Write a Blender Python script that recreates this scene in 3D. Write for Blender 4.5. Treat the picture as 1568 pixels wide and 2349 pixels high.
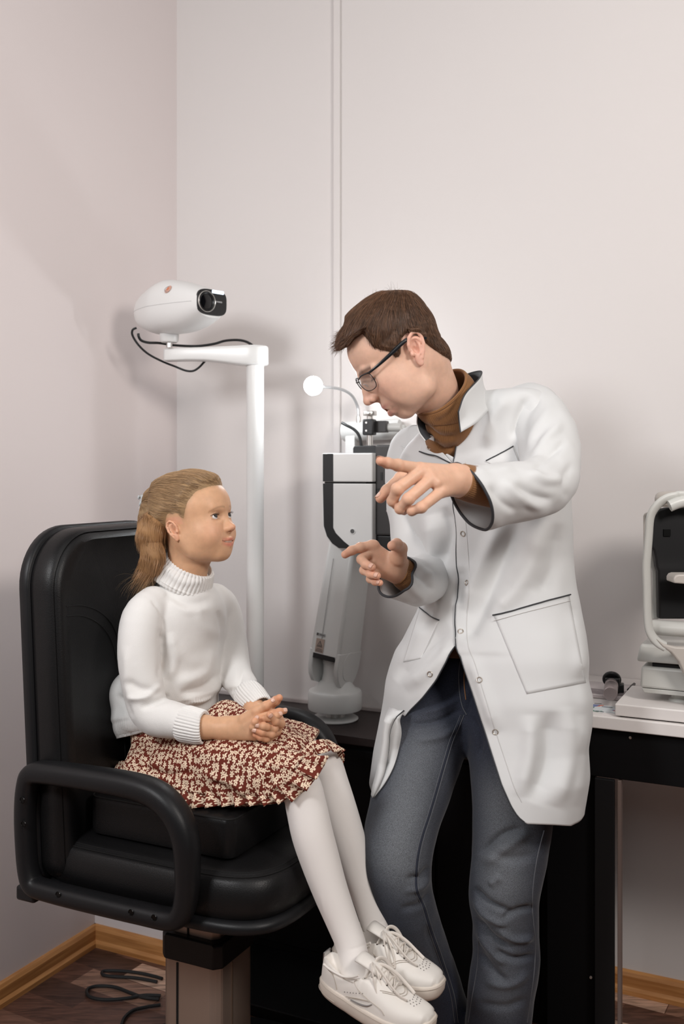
import bpy, bmesh, math, random
import numpy as np
from mathutils import Vector, Matrix
rnd = random.Random(7)
D2R = math.pi / 180
for o in list(bpy.data.objects): bpy.data.objects.remove(o)
scene = bpy.context.scene
COL = scene.collection
# ------------------------------------------------------------------ camera
F = 35 / 24 * 1568.0
CX, YH, H = 784.0, 1080.0, 1.35
cam = bpy.data.cameras.new('camera')
cam.sensor_fit = 'HORIZONTAL'; cam.sensor_width = 24; cam.lens = 35
cam.shift_y = -(1174.5 - YH) / 1568.0
cam.clip_start = 0.05; cam.clip_end = 60
cam.dof.use_dof = True; cam.dof.focus_distance = 2.12; cam.dof.aperture_fstop = 4.0
camo = bpy.data.objects.new('camera', cam); COL.objects.link(camo)
camo.location = (0, 0, H); camo.rotation_euler = (math.pi / 2, 0, 0)
scene.camera = camo
# ------------------------------------------------------------------ world, lights, exposure
w = bpy.data.worlds.new('world'); scene.world = w; w.use_nodes = True
bg = w.node_tree.nodes['Background']
bg.inputs[0].default_value = (1.0, 0.965, 0.95, 1); bg.inputs[1].default_value = 0.025
def area(name, loc, target, size, power, color=(1, 1, 1), size_y=None):
    l = bpy.data.lights.new(name, 'AREA'); l.energy = power; l.color = color; l.size = size
    if size_y: l.shape = 'RECTANGLE'; l.size_y = size_y
    o = bpy.data.objects.new(name, l); COL.objects.link(o); o.location = loc
    o.rotation_euler = (Vector(target) - Vector(loc)).to_track_quat('-Z', 'Y').to_euler()
    return o
area('key_light', (-1.38, 0.45, 2.22), (-0.75, 2.35, 1.3), 0.45, 27, (0.985, 0.99, 1.0))
area('second_light', (1.2, 0.35, 2.28), (-0.1, 2.5, 1.1), 0.45, 29, (1.0, 0.935, 0.885))
area('ceiling_light', (0.3, 1.2, 3.1), (0.3, 2.3, 1.0), 1.6, 9, (1.0, 0.985, 0.97))
area('front_fill_light', (0.1, -0.7, 2.55), (0.1, 2.3, 1.1), 1.2, 11, (1.0, 0.98, 0.97))  # added soft fill behind the camera, no known source there
scene.view_settings.view_transform = 'Standard'; scene.view_settings.look = 'None'
scene.view_settings.exposure = 0.0; scene.view_settings.gamma = 1.0
scene.view_settings.use_curve_mapping = False
scene.cycles.max_bounces = 6; scene.cycles.diffuse_bounces = 4; scene.cycles.glossy_bounces = 3
scene.cycles.transparent_max_bounces = 8
scene.cycles.sample_clamp_indirect = 6.0

# ------------------------------------------------------------------ small maths
def P(px, py, y): return np.array([(px - CX) * y / F, y, H - (py - YH) * y / F])
def proj(V):
    V = np.asarray(V); y = V[..., 1]
    return np.stack([CX + F * V[..., 0] / y, YH + F * (H - V[..., 2]) / y], -1)
def V3(*a): return np.array(a, float)
def nrm(v): v = np.asarray(v, float); return v / (np.linalg.norm(v, axis=-1, keepdims=True) + 1e-12)
TH = 26 * D2R
A = V3(math.cos(TH), -math.sin(TH), 0)      # along the back wall, to the right and nearer
B = V3(math.sin(TH), math.cos(TH), 0)       # into the back wall
UP = V3(0, 0, 1)
CORNER = V3(-0.531, 3.206, 0)
def R(s, b, z): return CORNER + A * s + B * b + UP * z    # room coordinates
def hide_s(px, b):                          # s on the plane b seen at column px
    k = (px - CX) / F; q = CORNER + B * b
    return (k * q[1] - q[0]) / (A[0] - k * A[1])

# ------------------------------------------------------------------ materials
MATS = {}
def mat(name, color=(0.8, 0.8, 0.8), rough=0.5, metal=0.0, spec=0.5, sheen=0, sss=0, coat=0, emit=None, estr=0, alpha=1, trans=0, ior=1.45,
        bump=None, noise=None):
    if name in MATS: return MATS[name]
    m = bpy.data.materials.new(name); m.use_nodes = True; MATS[name] = m
    nt = m.node_tree; b = nt.nodes['Principled BSDF']
    b.inputs['Base Color'].default_value = (*color, 1); b.inputs['Roughness'].default_value = rough
    b.inputs['Metallic'].default_value = metal; b.inputs['Specular IOR Level'].default_value = spec
    b.inputs['IOR'].default_value = ior
    if sheen: b.inputs['Sheen Weight'].default_value = sheen; b.inputs['Sheen Roughness'].default_value = 0.4
    if sss:
        b.inputs['Subsurface Weight'].default_value = sss
        b.inputs['Subsurface Radius'].default_value = (0.012, 0.004, 0.002); b.inputs['Subsurface Scale'].default_value = 1.0
    if coat: b.inputs['Coat Weight'].default_value = coat; b.inputs['Coat Roughness'].default_value = 0.25
    if trans: b.inputs['Transmission Weight'].default_value = trans
    if alpha < 1: b.inputs['Alpha'].default_value = alpha
    if emit: b.inputs['Emission Color'].default_value = (*emit, 1); b.inputs['Emission Strength'].default_value = estr
    tc = nt.nodes.new('ShaderNodeTexCoord')
    if noise:   # (scale, amount): slight colour variation
        n = nt.nodes.new('ShaderNodeTexNoise'); n.inputs['Scale'].default_value = noise[0]; n.inputs['Detail'].default_value = 6
        nt.links.new(tc.outputs['Object'], n.inputs['Vector'])
        mx = nt.nodes.new('ShaderNodeMix'); mx.data_type = 'RGBA'; mx.blend_type = 'MULTIPLY'
        mr = nt.nodes.new('ShaderNodeMapRange'); mr.inputs['From Min'].default_value = 0.3; mr.inputs['From Max'].default_value = 0.7
        mr.inputs['To Min'].default_value = 1 - noise[1]; mr.inputs['To Max'].default_value = 1
        nt.links.new(n.outputs['Fac'], mr.inputs['Value'])
        mx.inputs[0].default_value = 1; mx.inputs[6].default_value = (*color, 1)
        nt.links.new(mr.outputs[0], mx.inputs[7]); nt.links.new(mx.outputs[2], b.inputs['Base Color'])
    if bump:    # (scale, strength, distance, kind)
        kind = bump[3] if len(bump) > 3 else 'noise'
        if kind == 'noise':
            n = nt.nodes.new('ShaderNodeTexNoise'); n.inputs['Scale'].default_value = bump[0]; n.inputs['Detail'].default_value = 4
            out = n.outputs['Fac']
        elif kind == 'voronoi':
            n = nt.nodes.new('ShaderNodeTexVoronoi'); n.inputs['Scale'].default_value = bump[0]; out = n.outputs['Distance']
        elif kind == 'wave':
            n = nt.nodes.new('ShaderNodeTexWave'); n.inputs['Scale'].default_value = bump[0]; n.bands_direction = 'DIAGONAL'
            n.inputs['Distortion'].default_value = 1.0; out = n.outputs['Fac']
        nt.links.new(tc.outputs['Object'], n.inputs['Vector'])
        bp = nt.nodes.new('ShaderNodeBump'); bp.inputs['Strength'].default_value = bump[1]; bp.inputs['Distance'].default_value = bump[2]
        nt.links.new(out, bp.inputs['Height']); nt.links.new(bp.outputs[0], b.inputs['Normal'])
    return m

# ------------------------------------------------------------------ objects
def tag(o, label=None, cat=None, group=None, kind=None):
    if label: o['label'] = label
    if cat: o['category'] = cat
    if group: o['group'] = group
    if kind: o['kind'] = kind
    return o
def empty(name, loc, label, cat, group=None):
    o = bpy.data.objects.new(name, None); COL.objects.link(o); o.location = Vector(loc); o.empty_display_size = 0.05
    return tag(o, label, cat, group)
def link(name, me, m=None, parent=None, smooth=True, bevel=0, auto=40, subsurf=0, solid=0):
    o = bpy.data.objects.new(name, me); COL.objects.link(o)
    if m is not None:
        for x in (m if isinstance(m, (list, tuple)) else [m]): me.materials.append(x)
    if smooth:
        me.polygons.foreach_set('use_smooth', [True] * len(me.polygons))
        if auto < 180:
            try: me.set_sharp_from_angle(angle=auto * D2R)
            except Exception: pass
    if solid:
        md = o.modifiers.new('solid', 'SOLIDIFY'); md.thickness = solid; md.offset = 0
    if bevel:
        md = o.modifiers.new('bevel', 'BEVEL'); md.width = bevel; md.segments = 3; md.limit_method = 'ANGLE'; md.angle_limit = 40 * D2R
        md.harden_normals = False
    if subsurf:
        md = o.modifiers.new('sub', 'SUBSURF'); md.levels = subsurf; md.render_levels = subsurf
    if parent is not None:
        pl = parent.matrix_basis if parent.parent is None else WORLD[parent.name]
        o.parent = parent; o.matrix_parent_inverse = pl.inverted()
        WORLD[o.name] = pl @ pl.inverted()
    else: WORLD[o.name] = Matrix.Identity(4)
    return o
WORLD = {}
def mesh(name, verts, faces):
    me = bpy.data.meshes.new(name); me.from_pydata([tuple(map(float, v)) for v in verts], [], [tuple(int(i) for i in f) for f in faces]); me.update()
    return me
def mesh_np(name, V, Q):      # V (n,3), Q (m,4) or (m,3)
    me = bpy.data.meshes.new(name); k = Q.shape[1]
    me.vertices.add(len(V)); me.vertices.foreach_set('co', np.asarray(V, np.float32).ravel())
    me.loops.add(Q.size); me.loops.foreach_set('vertex_index', Q.astype(np.int32).ravel())
    me.polygons.add(len(Q)); me.polygons.foreach_set('loop_start', np.arange(0, Q.size, k, dtype=np.int32))
    me.polygons.foreach_set('loop_total', np.full(len(Q), k, np.int32))
    me.update(); me.validate(); return me
def set_color(me, C, name='Col'):
    at = me.color_attributes.new(name, 'FLOAT_COLOR', 'POINT'); c = np.ones((len(me.vertices), 4), np.float32); c[:, :3] = C
    at.data.foreach_set('color', c.ravel())

class MB:
    """collects pieces of ONE part"""
    def __init__(s): s.v = []; s.f = []
    def add(s, V, Fc):
        n = len(s.v); s.v += [tuple(map(float, x)) for x in V]; s.f += [tuple(i + n for i in f) for f in Fc]; return s
    def box(s, c, size, X=A, Y=B, Z=UP):
        c = np.asarray(c, float); hx, hy, hz = size[0] / 2, size[1] / 2, size[2] / 2
        X, Y, Z = map(nrm, (X, Y, Z))
        V = [c + X * hx * i + Y * hy * j + Z * hz * k for k in (-1, 1) for j in (-1, 1) for i in (-1, 1)]
        return s.add(V, [(0, 2, 3, 1), (4, 5, 7, 6), (0, 1, 5, 4), (2, 6, 7, 3), (0, 4, 6, 2), (1, 3, 7, 5)])
    def prism(s, poly, o, X, Z, Y, depth):      # poly in (X,Z) plane, extruded along Y by depth
        o = np.asarray(o, float); n = len(poly)
        V = [o + X * p[0] + Z * p[1] for p in poly] + [o + X * p[0] + Z * p[1] + Y * depth for p in poly]
        return s.add(V, [tuple(range(n))[::-1], tuple(range(n, 2 * n))] + [(i, (i + 1) % n, n + (i + 1) % n, n + i) for i in range(n)])
    def lathe(s, prof, o, axis=UP, n=40, ref=None, sx=1, sy=1):        # prof (r,h)
        o = np.asarray(o, float); axis = nrm(axis); r0 = nrm(np.cross(axis, V3(0.3, 1, 0.2) if ref is None else ref)); r1 = np.cross(axis, r0)
        V = []; Fc = []
        for r, h in prof:
            for i in range(n):
                a = 2 * math.pi * i / n; V.append(o + axis * h + (r0 * math.cos(a) * sx + r1 * math.sin(a) * sy) * max(r, 1e-5))
        for k in range(len(prof) - 1):
            for i in range(n): j = (i + 1) % n; Fc.append((k * n + i, k * n + j, (k + 1) * n + j, (k + 1) * n + i))
        if prof[0][0] > 1e-4: Fc.append(tuple(range(n))[::-1])
        if prof[-1][0] > 1e-4: Fc.append(tuple((len(prof) - 1) * n + i for i in range(n)))
        return s.add(V, Fc)
    def tube(s, pts, r, n=12, cap=True, steps=8, closed=False, sy=1.0, ref=None):
        pts = np.asarray(pts, float); q = catmull(pts, steps, closed) if steps > 1 else pts
        rr = np.full(len(q), r) if np.isscalar(r) else catmull(np.asarray(r, float)[:, None], steps, closed)[:, 0] if steps > 1 else np.asarray(r)
        T = tangents(q, closed); N, Bn = frames(T, ref)
        V = []; Fc = []; m = len(q)
        for k in range(m):
            for i in range(n):
                a = 2 * math.pi * i / n; V.append(q[k] + (N[k] * math.cos(a) + Bn[k] * math.sin(a) * sy) * rr[k])
        for k in range(m if closed else m - 1):
            k2 = (k + 1) % m
            for i in range(n): j = (i + 1) % n; Fc.append((k * n + i, k * n + j, k2 * n + j, k2 * n + i))
        if cap and not closed: Fc.append(tuple(range(n))[::-1]); Fc.append(tuple((m - 1) * n + i for i in range(n)))
        return s.add(V, Fc)
    def build(s, name, m=None, parent=None, **kw):
        me = mesh(name, s.v, s.f)
        bm = bmesh.new(); bm.from_mesh(me); bmesh.ops.recalc_face_normals(bm, faces=bm.faces); bm.to_mesh(me); bm.free()
        return link(name, me, m, parent, **kw)
def catmull(P_, steps=8, closed=False):
    P_ = np.asarray(P_, float); n = len(P_); out = []
    if n < 3 and not closed: return np.array([P_[0] + (P_[1] - P_[0]) * t for t in np.linspace(0, 1, steps + 1)])
    for i in range(n if closed else n - 1):
        if closed: p0, p1, p2, p3 = P_[i - 1], P_[i], P_[(i + 1) % n], P_[(i + 2) % n]
        else:
            p1, p2 = P_[i], P_[i + 1]; p0 = P_[i - 1] if i else 2 * p1 - p2; p3 = P_[i + 2] if i + 2 < n else 2 * p2 - p1
        for t in np.arange(steps) / steps:
            out.append(0.5 * (2 * p1 + (p2 - p0) * t + (2 * p0 - 5 * p1 + 4 * p2 - p3) * t * t + (3 * p1 - p0 - 3 * p2 + p3) * t ** 3))
    if not closed: out.append(P_[-1])
    return np.array(out)
def tangents(q, closed=False):
    if closed: return nrm(np.roll(q, -1, 0) - np.roll(q, 1, 0))
    T = np.zeros_like(q); T[1:-1] = q[2:] - q[:-2]; T[0] = q[1] - q[0]; T[-1] = q[-1] - q[-2]; return nrm(T)
def frames(T, ref=None):
    if ref is None: ref = V3(0, 0, 1) if abs(T[0][2]) < 0.9 else V3(0, 1, 0)
    N = []; n = np.asarray(ref, float)
    for t in T:
        n = n - t * np.dot(n, t); n = nrm(n); N.append(n)
    N = np.array(N); return N, np.cross(T, N)

# ------------------------------------------------------------------ signed distance modelling
class Field:
    def __init__(s, lo, hi, h):
        s.lo = np.asarray(lo, float); s.h = h; s.n = np.ceil((np.asarray(hi) - s.lo) / h).astype(int) + 1
        s.D = np.full(s.n, 1.0, np.float32)
    def _win(s, c0, c1, m):
        a = np.clip(np.floor((np.minimum(c0, c1) - m - s.lo) / s.h).astype(int), 0, s.n); b = np.clip(np.ceil((np.maximum(c0, c1) + m - s.lo) / s.h).astype(int) + 1, 0, s.n)
        ax = [(s.lo[i] + s.h * np.arange(a[i], b[i])).astype(np.float32) for i in range(3)]
        return tuple(slice(a[i], b[i]) for i in range(3)), ax[0][:, None, None], ax[1][None, :, None], ax[2][None, None, :]
    def _mix(s, sl, d, k, sub):
        o = s.D[sl]
        if sub:
            d = -d
            if k > 0:
                t = np.clip(0.5 + 0.5 * (d - o) / k, 0, 1); s.D[sl] = o + (d - o) * t + k * t * (1 - t)
            else: s.D[sl] = np.maximum(o, d)
        else:
            if k > 0:
                t = np.clip(0.5 + 0.5 * (o - d) / k, 0, 1); s.D[sl] = o + (d - o) * t - k * t * (1 - t)
            else: s.D[sl] = np.minimum(o, d)
    def cap(s, a, b, ra, rb=None, k=0.0, sub=False):         # tapered capsule
        rb = ra if rb is None else rb; a = np.asarray(a, float); b = np.asarray(b, float)
        sl, X, Y, Z = s._win(a, b, max(ra, rb) + k + 2 * s.h)
        if s.D[sl].size == 0: return s
        ab = b - a; L = max(ab @ ab, 1e-12)
        t = np.clip(((X - a[0]) * ab[0] + (Y - a[1]) * ab[1] + (Z - a[2]) * ab[2]) / L, 0, 1)
        d = np.sqrt((X - a[0] - t * ab[0]) ** 2 + (Y - a[1] - t * ab[1]) ** 2 + (Z - a[2] - t * ab[2]) ** 2) - (ra + (rb - ra) * t)
        s._mix(sl, d, k, sub); return s
    def chain(s, pts, rs, k=0.0, sub=False):
        q = catmull(np.array(pts, float), 4); r = catmull(np.array(rs, float)[:, None], 4)[:, 0]
        t_ = Field.__new__(Field); t_.lo, t_.h, t_.n = s.lo, s.h, s.n; t_.D = np.full(s.n, 1.0, np.float32)
        for i in range(len(q) - 1): t_.cap(q[i], q[i + 1], r[i], r[i + 1])
        if k > 0 and s.D.min() < 0.9:
            t = np.clip(0.5 + 0.5 * (s.D - t_.D) / k, 0, 1); s.D = s.D + (t_.D - s.D) * t - k * t * (1 - t)
        else: s.D = np.minimum(s.D, t_.D)
        return s
    def ell(s, c, r, M=None, k=0.0, sub=False):             # ellipsoid with axes M rows
        c = np.asarray(c, float); r = np.asarray(r, float); m = r.max() + k + 2 * s.h
        sl, X, Y, Z = s._win(c, c, m)
        if s.D[sl].size == 0: return s
        M = np.eye(3) if M is None else np.asarray(M, float)
        dx, dy, dz = X - c[0], Y - c[1], Z - c[2]
        q = [(dx * M[i][0] + dy * M[i][1] + dz * M[i][2]) for i in range(3)]
        k0 = np.sqrt(sum((q[i] / r[i]) ** 2 for i in range(3))); k1 = np.sqrt(sum((q[i] / r[i] ** 2) ** 2 for i in range(3))) + 1e-9
        s._mix(sl, k0 * (k0 - 1) / k1, k, sub); return s
    def plane_cut(s, p, n, k=0.0):                          # remove the side n points to
        sl = tuple(slice(0, m) for m in s.n); ax = [s.lo[i] + s.h * np.arange(s.n[i]) for i in range(3)]
        d = (ax[0][:, None, None] - p[0]) * n[0] + (ax[1][None, :, None] - p[1]) * n[1] + (ax[2][None, None, :] - p[2]) * n[2]
        s.D = np.maximum(s.D, d.astype(np.float32)); return s
    def mesh(s):
        D = s.D; S = D < 0
        c = np.zeros(np.array(D.shape) - 1, np.uint8)
        for i in (0, 1):
            for j in (0, 1):
                for k in (0, 1): c += S[i:i + c.shape[0], j:j + c.shape[1], k:k + c.shape[2]]
        act = np.argwhere((c > 0) & (c < 8)); vid = np.full(c.shape, -1, np.int64); vid[tuple(act.T)] = np.arange(len(act))
        offs = [(i, j, k) for i in (0, 1) for j in (0, 1) for k in (0, 1)]
        val = {o: D[act[:, 0] + o[0], act[:, 1] + o[1], act[:, 2] + o[2]] for o in offs}
        acc = np.zeros((len(act), 3)); cnt = np.zeros(len(act))
        for o in offs:
            for ax in range(3):
                if o[ax] == 0:
                    o2 = list(o); o2[ax] = 1; o2 = tuple(o2); a, b = val[o], val[o2]; x = (a < 0) != (b < 0)
                    t = np.where(x, a / np.where(x, a - b, 1), 0); p = np.array(o, float)[None] + t[:, None] * (np.array(o2) - np.array(o))[None]
                    acc += p * x[:, None]; cnt += x
        V = s.lo + s.h * (act + acc / cnt[:, None])
        Q = []
        for ax in range(3):
            u, v = (ax + 1) % 3, (ax + 2) % 3
            s0 = [slice(None)] * 3; s1 = [slice(None)] * 3
            s0[ax] = slice(0, -1); s1[ax] = slice(1, None)
            x = np.argwhere(S[tuple(s0)] != S[tuple(s1)])
            x = x[(x[:, u] > 0) & (x[:, v] > 0) & (x[:, u] < D.shape[u] - 1) & (x[:, v] < D.shape[v] - 1)]
            du = np.zeros(3, int); du[u] = 1; dv = np.zeros(3, int); dv[v] = 1
            q = np.stack([vid[tuple((x - du - dv).T)], vid[tuple((x - dv).T)], vid[tuple(x.T)], vid[tuple((x - du).T)]], 1)
            ins = S[tuple(x.T)]
            q[~ins] = q[~ins][:, ::-1]; Q.append(q)
        Q = np.concatenate(Q); Q = Q[(Q >= 0).all(1)]
        return V, Q
def relax(V, Q, it=1, lam=0.5):
    n = len(V); e = np.concatenate([Q[:, [i, (i + 1) % Q.shape[1]]] for i in range(Q.shape[1])]); deg = np.bincount(e.ravel(), minlength=n) + 1e-9
    for _ in range(it):
        S_ = np.zeros_like(V)
        for k in range(3): S_[:, k] = np.bincount(e[:, 0], V[e[:, 1], k], n) + np.bincount(e[:, 1], V[e[:, 0], k], n)
        V = V + lam * (S_ / deg[:, None] - V)
    return V
def vnormals(V, Q):
    n = np.cross(V[Q[:, 2]] - V[Q[:, 0]], V[Q[:, -1]] - V[Q[:, 1]]); N = np.zeros_like(V)
    for c in range(Q.shape[1]):
        for k in range(3): N[:, k] += np.bincount(Q[:, c], n[:, k], len(V))
    return nrm(N)
def seg_dist(p, a, b):
    a = np.asarray(a, float); b = np.asarray(b, float); ab = b - a; t = np.clip(((p - a) @ ab) / (ab @ ab), 0, 1)
    return np.linalg.norm(p - a - t[:, None] * ab, axis=1), t
def fold(V, N, folds, scale=1.0):
    """cloth folds: each (polyline in px, half width px, height m), raised (+) or sunk (-) on the side seen by the lens"""
    p = proj(V); view = nrm(V - V3(0, 0, H)); face = np.clip(-(N * view).sum(1) * 1.6, 0, 1)
    out = V.copy(); tot = np.zeros(len(V))
    for pts, wd, amp in folds:
        best = np.full(len(V), 1e9); tt = np.zeros(len(V)); m = len(pts) - 1
        if m > 1: pts = catmull(np.array(pts, float), 4); m = len(pts) - 1
        lo = np.min(pts, 0) - wd * 3; hi = np.max(pts, 0) + wd * 3
        idx = np.nonzero(((p > lo) & (p < hi)).all(1) & (face > 0))[0]
        if not len(idx): continue
        best = np.full(len(idx), 1e9); tt = np.zeros(len(idx))
        for i in range(m):
            d, t = seg_dist(p[idx], pts[i], pts[i + 1]); u = d < best; best[u] = d[u]; tt[u] = (i + t[u]) / m
        tot[idx] += amp * np.exp(-(best / wd) ** 2) * np.clip(np.sin(np.pi * tt) * 1.7, 0, 1) * face[idx]
    return out + N * (tot * scale)[:, None]
def vnoise(p, seed=0):      # smooth value noise, p (n,3)
    r = np.random.RandomState(seed); T = r.rand(32, 32, 32).astype(np.float32) * 2 - 1
    i = np.floor(p).astype(int); f = p - i; f = f * f * (3 - 2 * f); o = 0
    for a in (0, 1):
        for b in (0, 1):
            for c in (0, 1):
                wgt = (f[:, 0] if a else 1 - f[:, 0]) * (f[:, 1] if b else 1 - f[:, 1]) * (f[:, 2] if c else 1 - f[:, 2])
                o = o + wgt * T[(i[:, 0] + a) % 32, (i[:, 1] + b) % 32, (i[:, 2] + c) % 32]
    return o
# ================================================================== the room
def wall_mat(name, col):
    m = mat(name, col, rough=0.55, spec=0.35, bump=(260, 0.06, 0.001), noise=(1.3, 0.02)); return m
M_wall = wall_mat('wall_paint', (0.72, 0.685, 0.672))
M_wall2 = wall_mat('wall_paint_left_brightened', (0.80, 0.728, 0.72))  # same paint as the back wall, colour raised to stand in for light
def slab(name, c, size, m, parent=None, **kw): return MB().box(c, size).build(name, m, parent, smooth=False, **kw)
WH = 3.4
def struct(o): o['kind'] = 'structure'; return o
struct(slab('wall_back', R(1.75, 0.05, WH / 2), (3.7, 0.1, WH), M_wall))
struct(slab('wall_left', R(-0.05, -1.95, WH / 2), (0.1, 4.0, WH), M_wall2))
struct(slab('wall_low', R(0.15, -0.199, 0.31), (0.30, 0.398, 0.62), wall_mat('low_box_paint', (0.80, 0.76, 0.77))))
# cable duct up the back wall
s_duct = hide_s(775, 0)
tr = MB().box(R(s_duct, -0.006, WH / 2), (0.022, 0.012, WH)).build('trim_1', M_wall, smooth=False, bevel=0.003); struct(tr)
# floor: dark wood-look patchwork
def floor_mat():
    m = bpy.data.materials.new('patchwork_vinyl'); m.use_nodes = True; nt = m.node_tree; b = nt.nodes['Principled BSDF']; L = nt.links
    tc = nt.nodes.new('ShaderNodeTexCoord'); mp = nt.nodes.new('ShaderNodeMapping'); mp.inputs['Rotation'].default_value = (0, 0, TH + 0.06)
    L.new(tc.outputs['Object'], mp.inputs[0])
    br = nt.nodes.new('ShaderNodeTexBrick'); br.inputs['Scale'].default_value = 1.0; br.inputs['Brick Width'].default_value = 0.26; br.inputs['Row Height'].default_value = 0.088
    br.inputs['Mortar Size'].default_value = 0.0012; br.inputs['Color1'].default_value = (0, 0, 0, 1); br.inputs['Color2'].default_value = (1, 1, 1, 1); br.inputs['Mortar'].default_value = (0.2, 0.2, 0.2, 1)
    br.offset = 0.37; L.new(mp.outputs[0], br.inputs['Vector'])
    cr = nt.nodes.new('ShaderNodeValToRGB'); e = cr.color_ramp.elements; cr.color_ramp.interpolation = 'CONSTANT'
    e[0].position = 0; e[0].color = (0.12, 0.055, 0.038, 1); e[1].position = 0.3; e[1].color = (0.19, 0.095, 0.066, 1)
    for p_, c in ((0.5, (0.075, 0.036, 0.026)), (0.66, (0.29, 0.16, 0.11)), (0.82, (0.58, 0.38, 0.28))):
        x = e.new(p_); x.color = (*c, 1)
    L.new(br.outputs['Color'], cr.inputs[0])
    mp2 = nt.nodes.new('ShaderNodeMapping'); mp2.inputs['Rotation'].default_value = (0, 0, TH + 0.06); mp2.inputs['Scale'].default_value = (6, 40, 1); L.new(tc.outputs['Object'], mp2.inputs[0])
    n = nt.nodes.new('ShaderNodeTexNoise'); n.inputs['Scale'].default_value = 1.6; n.inputs['Detail'].default_value = 6; n.inputs['Distortion'].default_value = 1.5; L.new(mp2.outputs[0], n.inputs['Vector'])
    mr = nt.nodes.new('ShaderNodeMapRange'); mr.inputs[1].default_value = 0.3; mr.inputs[2].default_value = 0.7; mr.inputs[3].default_value = 0.45; mr.inputs[4].default_value = 1.4; L.new(n.outputs['Fac'], mr.inputs[0])
    mx = nt.nodes.new('ShaderNodeMix'); mx.data_type = 'RGBA'; mx.blend_type = 'MULTIPLY'; mx.inputs[0].default_value = 1
    L.new(cr.outputs[0], mx.inputs[6]); L.new(mr.outputs[0], mx.inputs[7]); L.new(mx.outputs[2], b.inputs['Base Color'])
    b.inputs['Roughness'].default_value = 0.45
    return m
fl = MB().box(R(1.5, -1.9, -0.03), (4.2, 4.2, 0.06)).build('floor', floor_mat(), smooth=False); struct(fl)
# baseboards, wood-look
def wood_mat():
    m = mat('oak_baseboard', (0.50, 0.25, 0.10), rough=0.42); nt = m.node_tree; b = nt.nodes['Principled BSDF']; L = nt.links
    tc = nt.nodes.new('ShaderNodeTexCoord'); mp = nt.nodes.new('ShaderNodeMapping'); mp.inputs['Scale'].default_value = (3, 3, 60); L.new(tc.outputs['Object'], mp.inputs[0])
    n = nt.nodes.new('ShaderNodeTexNoise'); n.inputs['Scale'].default_value = 2; n.inputs['Detail'].default_value = 5; L.new(mp.outputs[0], n.inputs['Vector'])
    cr = nt.nodes.new('ShaderNodeValToRGB'); cr.color_ramp.elements[0].position = 0.35; cr.color_ramp.elements[0].color = (0.43, 0.18, 0.055, 1)
    cr.color_ramp.elements[1].position = 0.65; cr.color_ramp.elements[1].color = (0.62, 0.30, 0.105, 1); L.new(n.outputs['Fac'], cr.inputs[0]); L.new(cr.outputs[0], b.inputs['Base Color'])
    return m
M_oak = wood_mat()
prof = [(0, 0), (0.020, 0), (0.020, 0.012), (0.014, 0.020), (0.014, 0.046), (0.009, 0.055), (0.004, 0.058), (0, 0.058)]
def baseboard(name, o, run, out, length):
    me = MB().prism(prof, o, out, UP, run, length).build(name, M_oak, smooth=False); struct(me)
baseboard('baseboard_left', R(0.0, -0.398, 0), -B, A, 3.4)
baseboard('baseboard_front', R(0.0, -0.398, 0), A, -B, 0.30)
baseboard('baseboard_back', R(1.38, 0, 0), A, -B, 2.1)

# ================================================================== black cabinet + white table
M_blk = mat('black_laminate', (0.0035, 0.0035, 0.004), rough=0.55, spec=0.18)
M_blk2 = mat('brown_black_laminate', (0.030, 0.021, 0.020), rough=0.42, spec=0.4, noise=(40, 0.15))
M_white = mat('white_laminate', (0.80, 0.76, 0.74), rough=0.38)
M_screw = mat('screw_steel', (0.6, 0.55, 0.5), rough=0.3, metal=1)
ZD = 0.652
cab = empty('low_cabinet', R(0.9, -0.15, 0), 'low black cabinet with brown-black worktop along the wall behind the chair', 'cabinet')
s0, s1 = 0.305, 1.29
MB().box(R((s0 + s1) / 2, -0.128, (ZD - 0.024) / 2), (s1 - s0, 0.25, ZD - 0.024)).build('carcass', M_blk, cab, smooth=False, bevel=0.002)
MB().box(R((0.002 + s1) / 2, -0.1425, ZD - 0.012), (s1-0.002, 0.273, 0.024)).build('worktop', M_blk2, cab, smooth=False, bevel=0.003)
MB().box(R((0.002 + s1) / 2, -0.007, ZD + 0.005), (s1-0.002, 0.008, 0.010)).build('edge_strip', mat('grey_strip', (0.45, 0.40, 0.39), rough=0.5), cab, smooth=False, bevel=0.001)
MB().box(R(0.70, -0.392, 0.015), (0.56, 0.275, 0.030)).build('plinth', M_blk, cab, smooth=False, bevel=0.003)
for k in (0.58, 0.85, 1.12):
    MB().box(R(k, -0.256, 0.33), (0.262, 0.005, 0.56)).build('door', M_blk, cab, smooth=False, bevel=0.002)
ZT = 0.812
tab = empty('instrument_table', R(1.9, -0.2, 0), 'white-topped table with black apron and side panels along the wall at right', 'table')
t0, t1 = 1.30, 2.5
s_leg1 = hide_s(1422, -0.42); s_leg0 = hide_s(1364, -0.42)
MB().box(R((t0 + t1) / 2, -0.219, ZT - 0.014), (t1 - t0, 0.436, 0.028)).build('tabletop', M_white, tab, smooth=False, bevel=0.003)
MB().box(R((t0 + t1) / 2 - 0.0, -0.41, ZT - 0.028 - 0.055), (t1 - t0 - 0.01, 0.02, 0.11)).build('apron', M_blk, tab, smooth=False, bevel=0.002)
MB().box(R((t0 + s_leg0) / 2 + 0.002, -0.395, (ZT - 0.14) / 2), (s_leg0 - t0 - 0.01, 0.02, ZT - 0.14)).build('modesty_panel', M_blk, tab, smooth=False, bevel=0.002)
MB().box(R(s_leg1 - 0.0015, -0.416, (ZT - 0.14) / 2), (0.0075, 0.020, ZT - 0.14)).build('panel_edge', mat('panel_edge', (0.17, 0.125, 0.11), rough=0.5), tab, smooth=False, bevel=0.001)
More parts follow.
